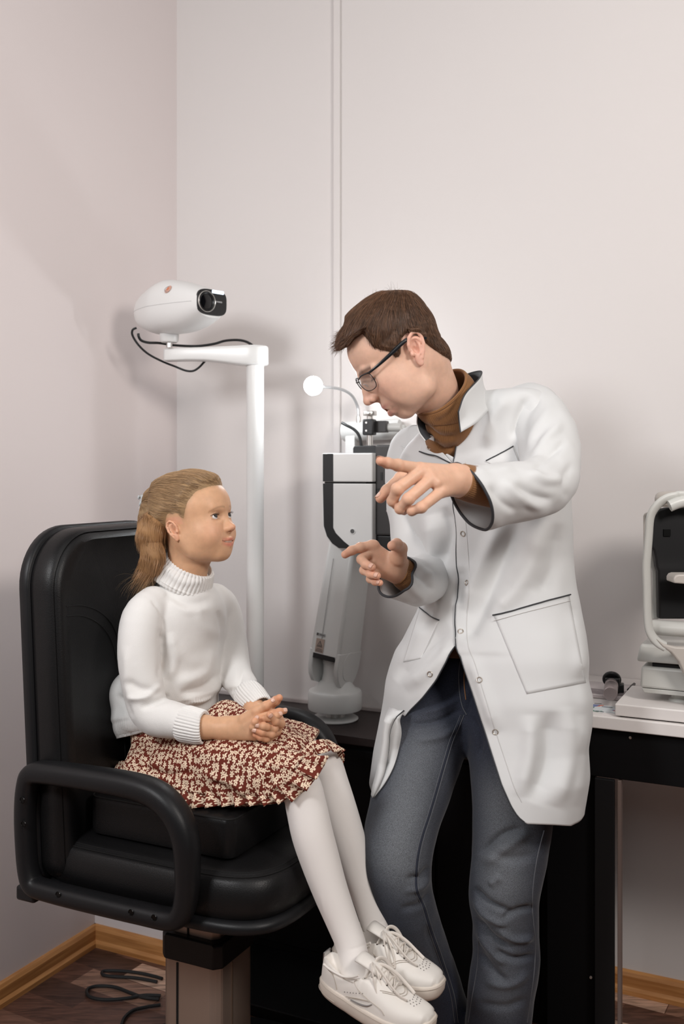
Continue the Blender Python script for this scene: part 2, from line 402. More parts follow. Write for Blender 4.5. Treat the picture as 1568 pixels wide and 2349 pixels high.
MB().box(R((s_leg0 + s_leg1) / 2 - 0.006, -0.421, (ZT - 0.14) / 2), (s_leg1 - s_leg0 - 0.012, 0.012, ZT - 0.14)).build('side_panel', mat('dark_panel', (0.010, 0.0098, 0.0105), rough=0.5, spec=0.2), tab, smooth=False, bevel=0.002)
MB().box(R(2.45, -0.215, (ZT - 0.14) / 2), (0.024, 0.40, ZT - 0.14)).build('side_panel', M_blk, tab, smooth=False, bevel=0.001)
sc = R(hide_s(1445, -0.42), -0.4205, 0); sc[2] = P(1445, 1692, sc[1])[2]
MB().lathe([(0, -0.002), (0.0035, -0.001), (0.003, 0.0015), (0, 0.002)], sc, -B, 16).build('screw', M_screw, tab)
MB().lathe([(0, -0.002), (0.003, -0.001), (0.003, 0.002), (0, 0.003)], R(s_leg0 - 0.012, -0.406, 0) * V3(1, 1, 0) + UP * P(1353, 2255, 2.2)[2], -B, 16).build('screw', mat('pale_plug', (0.6, 0.5, 0.45), rough=0.5), tab)

# ================================================================== things on the white table
M_paper = mat('magazine_paper', (0.66, 0.60, 0.60), rough=0.35, noise=(30, 0.25))
def onto(px, py, z):        # point at height z seen at the pixel
    y = (H - z) * F / (py - YH); return P(px, py, y)
mg = empty('magazine', onto(1380, 1580, ZT), 'grey-white magazine lying open on the white table under the metal handle', 'magazine')
c = onto(1378, 1582, ZT + 0.006)
MB().box(c + V3(0, -0.0, -0.001), (0.24, 0.15, 0.009)).build('pages', M_paper, mg, smooth=False, bevel=0.002)
MB().box(c + V3(0.0, -0.0, 0.0040) - B * 0.04 + A * 0.01, (0.16, 0.05, 0.0010)).build('cover_print', mat('print_grey', (0.36, 0.31, 0.32), rough=0.4, noise=(60, 0.5)), mg, smooth=False)
lf = empty('leaflet', onto(1385, 1625, ZT), 'leaflet with orange-red and green pictures at the edge of the white table', 'leaflet')
def blot_mat():
    m = mat('leaflet_print', (0.70, 0.70, 0.72), rough=0.35); nt = m.node_tree; b = nt.nodes['Principled BSDF']; L = nt.links
    tc = nt.nodes.new('ShaderNodeTexCoord'); n = nt.nodes.new('ShaderNodeTexVoronoi'); n.inputs['Scale'].default_value = 34; L.new(tc.outputs['Object'], n.inputs['Vector'])
    n2 = nt.nodes.new('ShaderNodeTexNoise'); n2.inputs['Scale'].default_value = 22; n2.inputs['Detail'].default_value = 3; L.new(tc.outputs['Object'], n2.inputs['Vector'])
    cr = nt.nodes.new('ShaderNodeValToRGB'); cr.color_ramp.interpolation = 'CONSTANT'; e = cr.color_ramp.elements
    e[0].position = 0; e[0].color = (0.65, 0.12, 0.03, 1); e[1].position = 0.33; e[1].color = (0.12, 0.26, 0.20, 1)
    for p_, c_ in ((0.5, (0.15, 0.2, 0.4)), (0.66, (0.8, 0.35, 0.08)), (0.85, (0.6, 0.6, 0.2))): x = e.new(p_); x.color = (*c_, 1)
    sp = nt.nodes.new('ShaderNodeSeparateColor'); L.new(n.outputs['Color'], sp.inputs[0]); L.new(sp.outputs[0], cr.inputs[0])
    th = nt.nodes.new('ShaderNodeMath'); th.operation = 'GREATER_THAN'; th.inputs[1].default_value = 0.53; L.new(n2.outputs['Fac'], th.inputs[0])
    mx = nt.nodes.new('ShaderNodeMix'); mx.data_type = 'RGBA'; mx.inputs[6].default_value = (0.66, 0.70, 0.72, 1); L.new(th.outputs[0], mx.inputs[0]); L.new(cr.outputs[0], mx.inputs[7]); L.new(mx.outputs[2], b.inputs['Base Color'])
    return m
MB().box(onto(1375, 1625, ZT + 0.001), (0.125, 0.060, 0.002)).build('sheet', blot_mat(), lf, smooth=False)
for k, (px, py, ln) in enumerate(((1392, 1622, 0.024), (1371, 1614, 0.016), (1374, 1632, 0.020))):
    MB().box(onto(px, py, ZT + 0.0025), (ln, 0.0022, 0.0006)).build('caption_line', mat('ink', (0.06, 0.06, 0.08), rough=0.6), lf, smooth=False)
hd = empty('diagnostic_handle', onto(1400, 1590, ZT), 'grey metal cylindrical instrument handle with black head lying on the magazine', 'instrument')
p0 = onto(1399, 1592, ZT + 0.032); p1 = onto(1404, 1556, ZT + 0.030)
ax = nrm(p1 - p0)
M_alu = mat('satin_aluminium', (0.36, 0.31, 0.31), rough=0.32, metal=0.7)
MB().lathe([(0.0, -0.001), (0.0145, -0.001), (0.0158, 0.001), (0.0158, 0.078), (0.0150, 0.079), (0.0150, 0.081), (0.0158, 0.082), (0.0158, 0.094), (0.0150, 0.095), (0.0150, 0.098), (0.0155, 0.1), (0.0150, 0.112), (0.0, 0.113)], p0, ax, 40).build('barrel', M_alu, hd)
hh = p0 + ax * 0.125
MB().box(hh + V3(0.002, 0, -0.002), (0.034, 0.034, 0.034), ax, nrm(np.cross(ax, UP))).lathe([(0, 0), (0.022, 0.001), (0.022, 0.010), (0, 0.012)], hh + V3(0, 0, 0.006), nrm(ax + UP * 0.5), 24).box(hh + V3(0.020, 0.004, -0.012), (0.03, 0.02, 0.022), ax, nrm(np.cross(ax, UP))).build('head', mat('black_plastic', (0.012, 0.012, 0.013), rough=0.38), hd, bevel=0.003)
pn = empty('pen', onto(1450, 1577, ZT), 'short black pen lying on the magazine beside the white instrument base', 'pen')
q0 = onto(1441, 1583, ZT + 0.013); q1 = onto(1454, 1569, ZT + 0.013)
MB().tube([q0, q0 + (q1 - q0) * 0.55], 0.0040, steps=1).build('barrel', mat('black_plastic'), pn)
MB().tube([q0 + (q1 - q0) * 0.55, q1], [0.0044, 0.0034], steps=1).build('cap', mat('black_plastic'), pn)
# ================================================================== chart projector on its column
M_wp = mat('white_plastic', (0.78, 0.78, 0.77), rough=0.32, coat=0.2)
M_gp = mat('pale_grey_plastic', (0.62, 0.63, 0.61), rough=0.38)
M_bp = mat('black_plastic', (0.012, 0.012, 0.013), rough=0.38)
M_chrome = mat('chrome', (0.70, 0.69, 0.67), rough=0.28, metal=1)
M_cable = mat('black_cable', (0.012, 0.013, 0.014), rough=0.5)
YP = 2.78
pt = P(585, 838, YP)
pole = empty('projector_column', (pt[0], pt[1], ZD), 'tall white column with a horizontal arm standing behind the girl', 'stand')
zt = P(0, 838, YP)[2]
MB().lathe([(0.0245, 0.006), (0.0245, zt + 0.01 - ZD)], (pt[0], pt[1], ZD), UP, 40).build('column', M_wp, pole)
MB().lathe([(0.05, 0.0), (0.05, 0.008), (0.045, 0.011), (0.0, 0.011)], (pt[0], pt[1], ZD), UP, 40).build('foot_flange', M_wp, pole)
# arm : rounded profile, plan narrow
mpx = F / YP
adir = nrm(V3(-0.97, 0.12, 0))
aside = nrm(np.cross(UP, adir))
def arm_ring(d, top, bot, hw):
    c = V3(pt[0], pt[1], 0) + adir * d; out = []
    for i in range(28):
        a = 2 * math.pi * i / 28; ca, sa = math.cos(a), math.sin(a)
        e = 0.28; x = math.copysign(abs(ca) ** e, ca) * hw; z = math.copysign(abs(sa) ** e, sa)
        out.append(c + aside * x + UP * ((top + bot) / 2 + z * (top - bot) / 2))
    return out
zz = lambda py: P(0, py, YP)[2]
rings = [(-0.0345, 799, 832, 0.012), (-0.0335, 795, 836, 0.022), (-0.027, 794, 838, 0.031), (-0.01, 793, 839, 0.036), (0.02, 793, 839, 0.036), (0.045, 794, 837.5, 0.034), (0.09, 795, 832, 0.031),
         (0.14, 796, 827, 0.028), (0.19, 796.5, 826, 0.026), (0.235, 797, 826.5, 0.024), (0.252, 797.5, 826.5, 0.021), (0.259, 799, 825, 0.015), (0.261, 803, 821, 0.008)]
V = []; Fc = []
for r_ in rings: V += arm_ring(r_[0], zz(r_[1]), zz(r_[2]), r_[3])
n = 28
for k in range(len(rings) - 1):
    for i in range(n): j = (i + 1) % n; Fc.append((k * n + i, k * n + j, (k + 1) * n + j, (k + 1) * n + i))
Fc += [tuple(range(n)), tuple(range((len(rings) - 1) * n, len(rings) * n))]
MB().add(V, Fc).build('arm', M_wp, pole, auto=60)

pc = P(405, 707, YP - 0.03)
prj = empty('chart_projector', P(388, 797, YP), 'white egg-shaped eye chart projector with black lens face on the column arm', 'projector')
fd = nrm(V3(0.72, -0.69, -0.02)); sd = nrm(np.cross(UP, fd)); ud = np.cross(fd, sd)   # sd points to the lens-near side? kept orthonormal
mp = F / (YP - 0.03)
def body_row(t, hw, zt_, zb_, n=48, e=0.80):
    out = []
    for i in range(n):
        a = 2 * math.pi * i / n; ca, sa = math.cos(a), math.sin(a)
        x = math.copysign(abs(ca) ** e, ca) * hw; z = math.copysign(abs(sa) ** e, sa) * (zt_ if sa > 0 else -zb_)
        out.append(pc + fd * t + sd * x + ud * z)
    return out
rows = []
L0, L1 = -0.178, 0.152
for k in range(25):
    u = k / 24; t = L0 + (L1 - L0) * (u ** 1.15 if u < 1 else 1)
    q = (t - L0) / (L1 - L0)
    hw = 0.072 * min(1, (max(q, 0.0001) / 0.42) ** 0.42) * (1 if q < 0.5 else 1 - 0.30 * ((q - 0.5) / 0.5) ** 2)
    top = 0.080 * min(1, (max(q, 0.0001) / 0.5) ** 0.40) * (1 if q < 0.45 else 1 - 0.56 * ((q - 0.45) / 0.55) ** 1.5)
    bot = -0.070 * min(1, (max(q, 0.0001) / 0.35) ** 0.38) * (1 if q < 0.6 else 1 - 0.45 * ((q - 0.6) / 0.4) ** 2)
    rows.append(body_row(t, hw, top, bot))
V = [v for r_ in rows for v in r_]; n = 48; Fc = []
for k in range(24):
    for i in range(n): j = (i + 1) % n; Fc.append((k * n + i, k * n + j, (k + 1) * n + j, (k + 1) * n + i))
Fc += [tuple(range(n)), tuple(range(24 * n, 25 * n))]
MB().add(V, Fc).build('housing', M_wp, prj, auto=50)
# seam around the housing
seam = [rows[k][0] * 0.5 + rows[k][1] * 0.5 for k in range(2, 22)] ; seam2 = [rows[k][24] for k in range(2, 24)]
MB().tube([p + sd * 0.0002 for p in seam2], 0.0006, n=6, steps=2).build('seam', mat('seam_grey', (0.4, 0.4, 0.4), rough=0.6), prj)
# black front face: rounded panel
fc = pc + fd * (L1 + 0.001)
face = []
for i in range(40):
    a = 2 * math.pi * i / 40; ca, sa = math.cos(a), math.sin(a); e = 0.55
    face.append((math.copysign(abs(ca) ** e, ca) * 0.049, 0.001 + math.copysign(abs(sa) ** e, sa) * 0.034))
# sd direction on the image: which side is nearer the left
sgn = 1 if sd[0] < 0 else -1
MB().prism(face, fc - fd * 0.004, sd, ud, fd, 0.007).build('face_panel', M_bp, prj, bevel=0.001, smooth=False)
lc = fc + sd * sgn * 0.020 + ud * 0.001
MB().lathe([(0.028, -0.002), (0.0285, 0.003), (0.0275, 0.0045), (0.0262, 0.003), (0.0255, -0.001)], lc + fd * 0.003, fd, 48).build('lens_ring', mat('silver_ring', (0.6, 0.58, 0.55), rough=0.3, metal=0.6), prj)
MB().lathe([(0.0258, 0.0), (0.0235, 0.004), (0.021, 0.001), (0.0195, -0.001)], lc + fd * 0.003, fd, 48).build('lens_hood', M_bp, prj)
MB().lathe([(0.0, 0.0035), (0.010, 0.003), (0.0195, 0.0005), (0.0195, 0.0)], lc + fd * 0.003, fd, 40).build('lens', mat('lens_glass_black', (0.003, 0.003, 0.004), rough=0.05), prj)
MB().box(fc - sd * sgn * 0.018 + ud * 0.030 + fd * 0.003, (0.040, 0.004, 0.009), sd, fd, ud).build('status_light', mat('status_led', (0.7, 0.8, 1), emit=(0.75, 0.86, 1.0), estr=1.6), prj, bevel=0.002)
for k in range(7):      # small maker's lettering, only a row of strokes at this size
    MB().box(fc - sd * sgn * (0.012 + 0.0032 * k) + ud * 0.0045 + fd * 0.0034, (0.0020, 0.0012, 0.0042), sd, fd, ud).build('lettering', mat('grey_print', (0.35, 0.35, 0.35), rough=0.5), prj, smooth=False)
# orange round sticker on the upper side, dark vent below
def surf(px, py):     # point of the housing seen at the pixel (ray march on the rows)
    best = None
    Vn = np.array(V); pp = proj(Vn); d = np.linalg.norm(pp - np.array([px, py]), axis=1); idx = np.argsort(d)[:8]
    i = idx[np.argmin(Vn[idx][:, 1])]; return Vn[i]
sp = surf(387, 659); nn = nrm(sp - (pc + fd * np.dot(sp - pc, fd)))
MB().lathe([(0, 0.0012), (0.012, 0.0012), (0.0122, 0)], sp - nn * 0.0002, nn, 28).build('sticker', mat('sticker_orange', (0.62, 0.36, 0.28), rough=0.4), prj)
MB().lathe([(0, 0.0016), (0.0045, 0.0016), (0.0045, 0.0)], sp + UP * 0.001, nn, 20).build('sticker_emblem', mat('emblem_orange', (0.70, 0.22, 0.10), rough=0.4), prj)
MB().tube([sp + nn * 0.0012 + (A * math.cos(a) + np.cross(nn, A) * math.sin(a)) * 0.0098 for a in np.linspace(0, 2 * math.pi, 20)[:-1]], 0.0006, n=6, steps=1, closed=True).build('sticker_ring', mat('sticker_grey', (0.3, 0.3, 0.33), rough=0.5), prj)
# neck joint under the housing
nk = P(388, 797, YP)
MB().lathe([(0.0, 0.055), (0.030, 0.055), (0.027, 0.040), (0.0255, 0.018), (0.022, 0.014), (0, 0.014)], (nk[0], nk[1], zz(797)), UP, 36).build('neck', M_wp, prj)
MB().lathe([(0.0085, 0.0), (0.0085, 0.016)], (nk[0], nk[1], zz(797)), UP, 24).build('pin', M_chrome, prj)
# cables
cb = empty('projector_cable', P(440, 850, YP), 'thin black cable looping down behind the white projector arm', 'cable')
MB().tube([P(x, y, d) for x, y, d in ((313, 752, 2.76), (304, 757, 2.76), (304, 770, 2.77), (318, 792, 2.78), (340, 812, 2.80), (372, 829, 2.82), (402, 841, 2.83), (425, 850, 2.83), (442, 851, 2.83), (456, 843, 2.83), (472, 826, 2.82))], 0.0031, n=10).build('cord', M_cable, cb)
cb2 = empty('power_cable', P(560, 780, YP), 'thicker black cable running from the projector rear over its arm', 'cable')
MB().tube([P(x, y, d) for x, y, d in ((317, 765, 2.76), (318, 772, 2.76), (324, 781, 2.77), (340, 786, 2.78), (366, 787, 2.80), (400, 792, 2.82), (450, 794, 2.83), (490, 789, 2.83), (515, 782, 2.83), (542, 780, 2.82), (562, 783, 2.81), (577, 791, 2.79), (580, 797, 2.78))], 0.0037, n=10).build('cord', M_cable, cb2)

# ================================================================== refraction arm on the black worktop
YA = 2.80; sa_ = YA / F                       # metres per pixel there
arm = empty('refraction_unit', P(768, 1650, YA) * V3(1, 1, 0) + UP * ZD, 'pale grey jointed instrument with white and black head, standing on black worktop', 'instrument')
bx = P(768, 0, YA); bo = V3(bx[0], bx[1], 0)
M_ga = mat('arm_grey', (0.70, 0.71, 0.70), rough=0.36, coat=0.1)
MB().lathe([(0, 0.0), (0.062, 0.0), (0.0655, 0.003), (0.0655, 0.005), (0.060, 0.009), (0.0, 0.009)], bo + UP * ZD, UP, 56).build('base_disc', M_ga, arm)
zb = P(0, 1627, YA)[2]; zt2 = P(0, 1583, YA)[2]
MB().lathe([(0.0265, 0.006), (0.0265, zb - ZD + 0.01)], bo + UP * ZD, UP, 36).build('stem', M_chrome, arm)
hb = zt2 - zb
MB().lathe([(0.0, 0), (0.066, 0.0), (0.0745, 0.003), (0.076, 0.008), (0.076, hb - 0.006), (0.073, hb), (0.060, hb + 0.004), (0.042, hb + 0.026), (0.038, hb + 0.028), (0.033, hb + 0.050), (0.0325, hb + 0.075), (0.0345, hb + 0.077), (0.0345, hb + 0.098), (0.030, hb + 0.102), (0.0, hb + 0.102)], bo + UP * zb, UP, 56).build('turntable', M_ga, arm)
# the leaning two-cheek arm : boxes laid along the lean
fa = nrm(V3(0.80, -0.60, 0)); ga = nrm(V3(0.60, 0.80, 0))          # fa: front normal-ish side axis, ga: depth
def quad_prism(ptsL, w, name, m, par, **kw): pass
lo = P(768, 1505, YA); hi = P(806, 1240, YA)
up_ax = nrm(hi - lo); X_ = nrm(V3(0.86, -0.5, 0)); X_ = nrm(X_ - up_ax * np.dot(X_, up_ax)); Y_ = nrm(np.cross(up_ax, X_))
if Y_[1] < 0: Y_ = -Y_
ln = np.linalg.norm(hi - lo)
# main beam: front face (towards lower-left) plus side face
def beam(c0, c1, w0, w1, d0, d1):
    V = []
    for c, w_, d_ in ((c0, w0, d0), (c1, w1, d1)):
        for sx_, sy_ in ((-1, -1), (1, -1), (1, 1), (-1, 1)): V.append(c + X_ * w_ / 2 * sx_ + Y_ * d_ / 2 * sy_)
    return V, [(3, 2, 1, 0), (4, 5, 6, 7), (0, 1, 5, 4), (1, 2, 6, 5), (2, 3, 7, 6), (3, 0, 4, 7)]
MB().add(*beam(lo, hi, 0.098, 0.082, 0.125, 0.115)).build('beam', M_ga, arm, bevel=0.010)
for sgn_ in (1, -1):                          # two cheeks with round lower ends
    poly = [(-0.062, 0.02), (-0.060, -0.03), (-0.050, -0.055), (-0.032, -0.075), (0.0, -0.083), (0.032, -0.075), (0.050, -0.055), (0.060, -0.03), (0.062, 0.02)]
    MB().prism(poly, lo + X_ * (0.049 * sgn_ - (0.0 if sgn_ < 0 else 0.014)), Y_, up_ax, X_, 0.014).build('cheek', M_ga, arm, bevel=0.003)
MB().prism([(0.033 * math.cos(t), 0.040 * math.sin(t)) for t in np.linspace(0, 2 * math.pi, 40)[:-1]], lo + X_ * 0.049 - up_ax * 0.02, Y_, up_ax, X_, 0.0012).build('cheek_cap', M_ga, arm, bevel=0.0005)
MB().box(lo - Y_ * 0.0628 - X_ * 0.014 + up_ax * 0.15, (0.0012, 0.0012, 0.25), X_, Y_, up_ax).build('seam', mat('seam_grey'), arm, smooth=False)
fz = lo - Y_ * 0.0632
def on_front(px, py):      # point on the beam's front face
    c = P(px, py, 1.0) - V3(0, 0, H); o = V3(0, 0, H); nrm_ = Y_; t = np.dot(fz - o, nrm_) / np.dot(c, nrm_); return o + c * t
st = empty  # readable alias
wl = on_front(733, 1481)
MB().box(wl - Y_ * 0.0004, (0.026, 0.0008, 0.038), X_, Y_, up_ax).build('warning_label', mat('label_tan', (0.42, 0.33, 0.28), rough=0.5), arm, smooth=False)
MB().prism([(0.0085, -0.004), (0, 0.011), (-0.0085, -0.004)], wl - Y_ * 0.0014 + up_ax * 0.003, X_, up_ax, Y_, 0.0006).build('warning_triangle', mat('label_dark', (0.10, 0.09, 0.09), rough=0.5), arm, smooth=False)
MB().prism([(0.0052, -0.0023), (0, 0.007), (-0.0052, -0.0023)], wl - Y_ * 0.0018 + up_ax * 0.003, X_, up_ax, Y_, 0.0006).build('triangle_centre', mat('label_tan'), arm, smooth=False)
MB().box(wl - Y_ * 0.0023 + up_ax * 0.0045, (0.0012, 0.0004, 0.0045), X_, Y_, up_ax).box(wl - Y_ * 0.0023 + up_ax * 0.0014, (0.0012, 0.0004, 0.0012), X_, Y_, up_ax).build('exclamation_mark', mat('label_dark'), arm, smooth=False)
for k, wdt in ((-0.003, 0.018), (-0.009, 0.016), (-0.0125, 0.021), (-0.0155, 0.021)):
    MB().box(wl - Y_ * 0.0012 + up_ax * k, (wdt, 0.0005, 0.0013), X_, Y_, up_ax).build('label_line', mat('label_dark'), arm, smooth=False)
w2 = on_front(736, 1456)
MB().box(w2 - Y_ * 0.0004, (0.028, 0.0008, 0.0078), X_, Y_, up_ax).build('name_plate', mat('plate_grey', (0.36, 0.37, 0.37), rough=0.4), arm, smooth=False)
MB().box(w2 - Y_ * 0.0010 - X_ * 0.0105, (0.006, 0.0006, 0.0066), X_, Y_, up_ax).build('plate_mark', mat('label_dark'), arm, smooth=False)
MB().box(w2 - Y_ * 0.0010 + X_ * 0.0035, (0.016, 0.0006, 0.0018), X_, Y_, up_ax).build('plate_lettering', mat('label_dark'), arm, smooth=False)
MB().box(lo - Y_ * 0.022 + up_ax * 0.004, (0.070, 0.080, 0.018), X_, Y_, up_ax).build('fork_gap', M_bp, arm, smooth=False)

# head unit : white shell with a black L-shaped band, split line, black rear box
hu = arm
YHd = 2.72; g = YHd / F
Xh = nrm(V3(0.93, -0.36, 0)); Yh = nrm(np.cross(UP, Xh))
oh = P(738, 1040, YHd)
def shell(poly_px, dep, off=0.0):           # polygon given as offsets in pixels from (738,1040)
    k = g / Xh[0]
    return [((x - 738) * k, -(y - 1040) * g) for x, y in poly_px]
MB().prism(shell([(738, 1040), (852, 1040), (852, 1105), (738, 1105)], 0), oh, Xh, UP, Yh, 0.105).build('upper_shell', M_wp, hu, smooth=False, bevel=0.003)
low = [(738, 1109), (852, 1109), (852, 1256), (806, 1258), (775, 1257), (760, 1248), (748, 1232), (740, 1208), (738, 1180)]
MB().prism(shell(low, 0), oh, Xh, UP, Yh, 0.105).build('lower_shell', M_wp, hu, smooth=False, bevel=0.003)
MB().box(oh + Xh * 0.062 + Yh * 0.055 - UP * 0.0795, (0.12, 0.08, 0.012), Xh, Yh).build('inner_block', M_bp, hu, smooth=False)
band = [(740.5, 1109), (764, 1109), (764, 1210), (770, 1222), (788, 1240), (803, 1252), (800, 1256), (777, 1256), (762, 1246), (750, 1230), (742.5, 1206)]
MB().prism(shell(band, 0), oh - Yh * 0.0012, Xh, UP, Yh, 0.004).build('black_band', M_bp, hu, smooth=False)
MB().prism(shell([(740.5, 1041), (764, 1041), (764, 1104), (740.5, 1104)], 0), oh - Yh * 0.0012, Xh, UP, Yh, 0.004).build('black_band', M_bp, hu, smooth=False)
kh = oh + Xh * (70 * g / Xh[0]) - UP * 177 * g
MB().lathe([(0.0085, -0.001), (0.0082, 0.002), (0.0062, 0.0022), (0.0058, -0.001)], kh, -Yh, 30).build('port_rim', M_wp, hu)
MB().lathe([(0, 0.0012), (0.0058, 0.0010), (0.0058, 0)], kh, -Yh, 24).build('port', mat('port_grey', (0.10, 0.10, 0.10), rough=0.4), hu)
rb = oh + Yh * 0.045
k_ = g / Xh[0]
box_poly = [(57, 12), (60, 18), (104, 18), (110, 16), (113, 10), (113, -185), (57, -185)]
MB().prism([(x * k_, y * g) for x, y in box_poly], rb + Yh * 0.0, Xh, UP, Yh, 0.06).build('rear_box', M_bp, hu, smooth=False, bevel=0.004)
MB().box(rb + Xh * (136 * k_) - UP * 84 * g + Yh * 0.03, (0.058, 0.10, 0.245), Xh, Yh).build('side_box', mat('dark_grey_plastic', (0.045, 0.042, 0.042), rough=0.42), hu, smooth=False, bevel=0.006)
MB().box(rb + Xh * (136 * k_) - UP * 215 * g + Yh * 0.03, (0.058, 0.09, 0.065), Xh, Yh).build('lower_box', M_bp, hu, smooth=False, bevel=0.002)
for (x, y, w_, h_) in ((128, -52, 4, 18), (122, -82, 10, 4)):
    MB().box(rb + Xh * x * k_ + UP * (y * g) - Yh * 0.021, (w_ * k_, 0.002, h_ * g), Xh, Yh).build('switch', M_bp, hu, smooth=False)
MB().box(rb + Xh * (144 * k_) - UP * 130 * g - Yh * 0.021, (0.013, 0.002, 0.006), Xh, Yh).build('small_label', mat('label_pale', (0.5, 0.45, 0.45), rough=0.5), hu, smooth=False)
# column top: rod, clamp, knob, side block, grey sleeve, horizontal white barrel
rx = P(848, 1020, 2.74)
MB().lathe([(0.0085, -0.01), (0.0085, 0.09)], rx, UP, 24).build('rod', M_chrome, hu)
cl_ = P(847, 980, 2.74)
MB().box(cl_, (0.032, 0.030, 0.044), Xh, Yh).build('clamp', M_bp, hu, bevel=0.004)
for z_ in (0.012, -0.010): MB().lathe([(0, 0.001), (0.0028, 0.001), (0.0028, -0.001)], cl_ + UP * z_ - Yh * 0.0155 - Xh * 0.004, -Yh, 16).build('clamp_screw', M_chrome, hu)
MB().lathe([(0.0075, -0.010), (0.0075, 0.008), (0.0185, 0.009), (0.0190, 0.010), (0.0190, 0.0195), (0.018, 0.021), (0, 0.021)], P(848, 961, 2.74), UP, 36).build('knob', M_chrome, hu)
MB().box(P(874, 979, 2.755), (0.036, 0.026, 0.032), Xh, Yh).build('side_block', mat('dark_grey_plastic'), hu, bevel=0.002)
MB().lathe([(0.0115, 0), (0.0115, 0.045)], P(884, 981, 2.76), Xh, 30).build('sleeve', M_gp, hu)
lb = empty('examination_lamp', P(850, 988, 2.86), 'white horizontal lamp barrel with bendable lit lamp behind the head box', 'lamp')
pa = P(787, 990, 2.90); pb = P(917, 984, 2.84); axb = nrm(pb - pa); Lb = np.linalg.norm(pb - pa)
MB().lathe([(0, 0), (0.026, 0.0), (0.029, 0.004), (0.029, Lb - 0.003), (0.027, Lb), (0.0, Lb)], pa, axb, 44).build('barrel', M_ga, lb)
MB().lathe([(0.012, 0), (0.012, 0.014), (0.010, 0.016), (0, 0.016)], pb, axb, 30).build('end_knob', M_gp, lb)
MB().box(P(806, 1025, 2.88), (0.03, 0.03, 0.075), Xh, Yh).build('support', M_wp, lb, bevel=0.003)
gp = [P(822, 966, 2.87), P(822, 950, 2.87), P(819, 930, 2.87), P(808, 909, 2.85), (P(790, 896, 2.83)), P(768, 890, 2.80), P(745, 888, 2.77), P(728, 886, 2.75)]
MB().tube(gp, 0.0042, n=14).build('gooseneck', mat('gooseneck_grey', (0.55, 0.56, 0.57), rough=0.3, metal=0.6), lb)
MB().lathe([(0.0065, -0.006), (0.0065, 0.012), (0.005, 0.016)], P(822, 966, 2.87), UP, 20).build('collar', M_chrome, lb)
LAMP = P(718, 885, 2.74)
ld = nrm(V3(0.10, -1.0, -0.05))
MB().lathe([(0.0045, -0.032), (0.0075, -0.028), (0.0090, -0.020), (0.0090, -0.012)], LAMP, nrm(LAMP - gp[-2]), 28).build('socket', M_gp, lb)
bd_ = nrm(V3(0.25, -1.0, -0.12))
MB().lathe([(0.0262 * math.sin(a), 0.0262 * math.cos(a)) for a in np.linspace(0, math.pi / 2, 11)], LAMP, bd_, 32).build('bulb', mat('lamp_glow', (1, 1, 1), emit=(0.93, 0.97, 1.0), estr=170), lb)
MB().lathe([(0.0262 * math.sin(a), 0.0262 * math.cos(a)) for a in np.linspace(math.pi / 2, math.pi, 11)], LAMP, bd_, 32).build('diffuser', mat('diffuser_glow', (1, 1, 1), emit=(0.93, 0.97, 1.0), estr=16), lb)
cb3 = empty('head_cable', P(800, 980, 2.7), 'short black cable bending into the top of the black head box', 'cable')
MB().tube([P(x, y, d) for x, y, d in ((784, 970, 2.76), (795, 976, 2.75), (810, 984, 2.745), (820, 994, 2.74), (826, 1008, 2.74), (828, 1024, 2.74))], 0.0042, n=12).build('cord', M_cable, cb3)

# ================================================================== table-top refractometer at the right edge
ar = empty('autorefractor', R(2.05, -0.2, ZT), 'pale grey table-top refractometer with chin rest on white base plate at right', 'instrument')
M_ar = mat('refractor_grey', (0.60, 0.60, 0.57), rough=0.36)
M_ar2 = mat('refractor_warm_grey', (0.52, 0.48, 0.44), rough=0.4)
sA = hide_s(1409, -0.43)
MB().box(R(sA + 0.22, -0.325, ZT + 0.016), (0.44, 0.21, 0.026)).build('base_plate', M_white, ar, bevel=0.003, smooth=False)
MB().box(R(sA + 0.22, -0.325, ZT + 0.0015), (0.42, 0.19, 0.003)).build('base_plate', M_bp, ar, smooth=False)
sB = hide_s(1466, -0.39)
def tap(c, size, t, name, m, **kw):     # box tapering towards its bottom or top
    c = np.asarray(c); hx, hy, hz = [q / 2 for q in size]; V = []
    for k, sc_ in ((-1, t[0]), (1, t[1])):
        for j in (-1, 1):
            for i in (-1, 1): V.append(c + A * hx * i * sc_ + B * hy * j * sc_ + UP * hz * k)
    MB().add(V, [(0, 2, 3, 1), (4, 5, 7, 6), (0, 1, 5, 4), (2, 6, 7, 3), (0, 4, 6, 2), (1, 3, 7, 5)]).build(name, m, ar, **kw)
zA = lambda py: P(0, py, 2.17)[2]
tap(R(sB + 0.17, -0.30, (zA(1534) + zA(1584)) / 2), (0.34, 0.17, zA(1534) - zA(1584)), (1, 0.985), 'lower_box', M_ar, bevel=0.006)
tap(R(sB + 0.17, -0.30, (zA(1585) + zA(1596)) / 2), (0.335, 0.165, zA(1585) - zA(1596)), (0.965, 1), 'lower_tray', M_ar, bevel=0.002)
tap(R(sB + 0.168, -0.30, (zA(1482) + zA(1523)) / 2), (0.35, 0.18, zA(1482) - zA(1523)), (1, 0.955), 'upper_box', M_ar, bevel=0.006)
tap(R(sB + 0.18, -0.30, (zA(1522) + zA(1536)) / 2), (0.31, 0.15, 0.02), (1, 1), 'gap_core', M_bp)
MB().lathe([(0.022, 0.0), (0.021, 0.004), (0.016, 0.008), (0.015, 0.022)], R(sB + 0.075, -0.335, ZT + 0.028), UP, 30).build('foot', M_ar, ar)
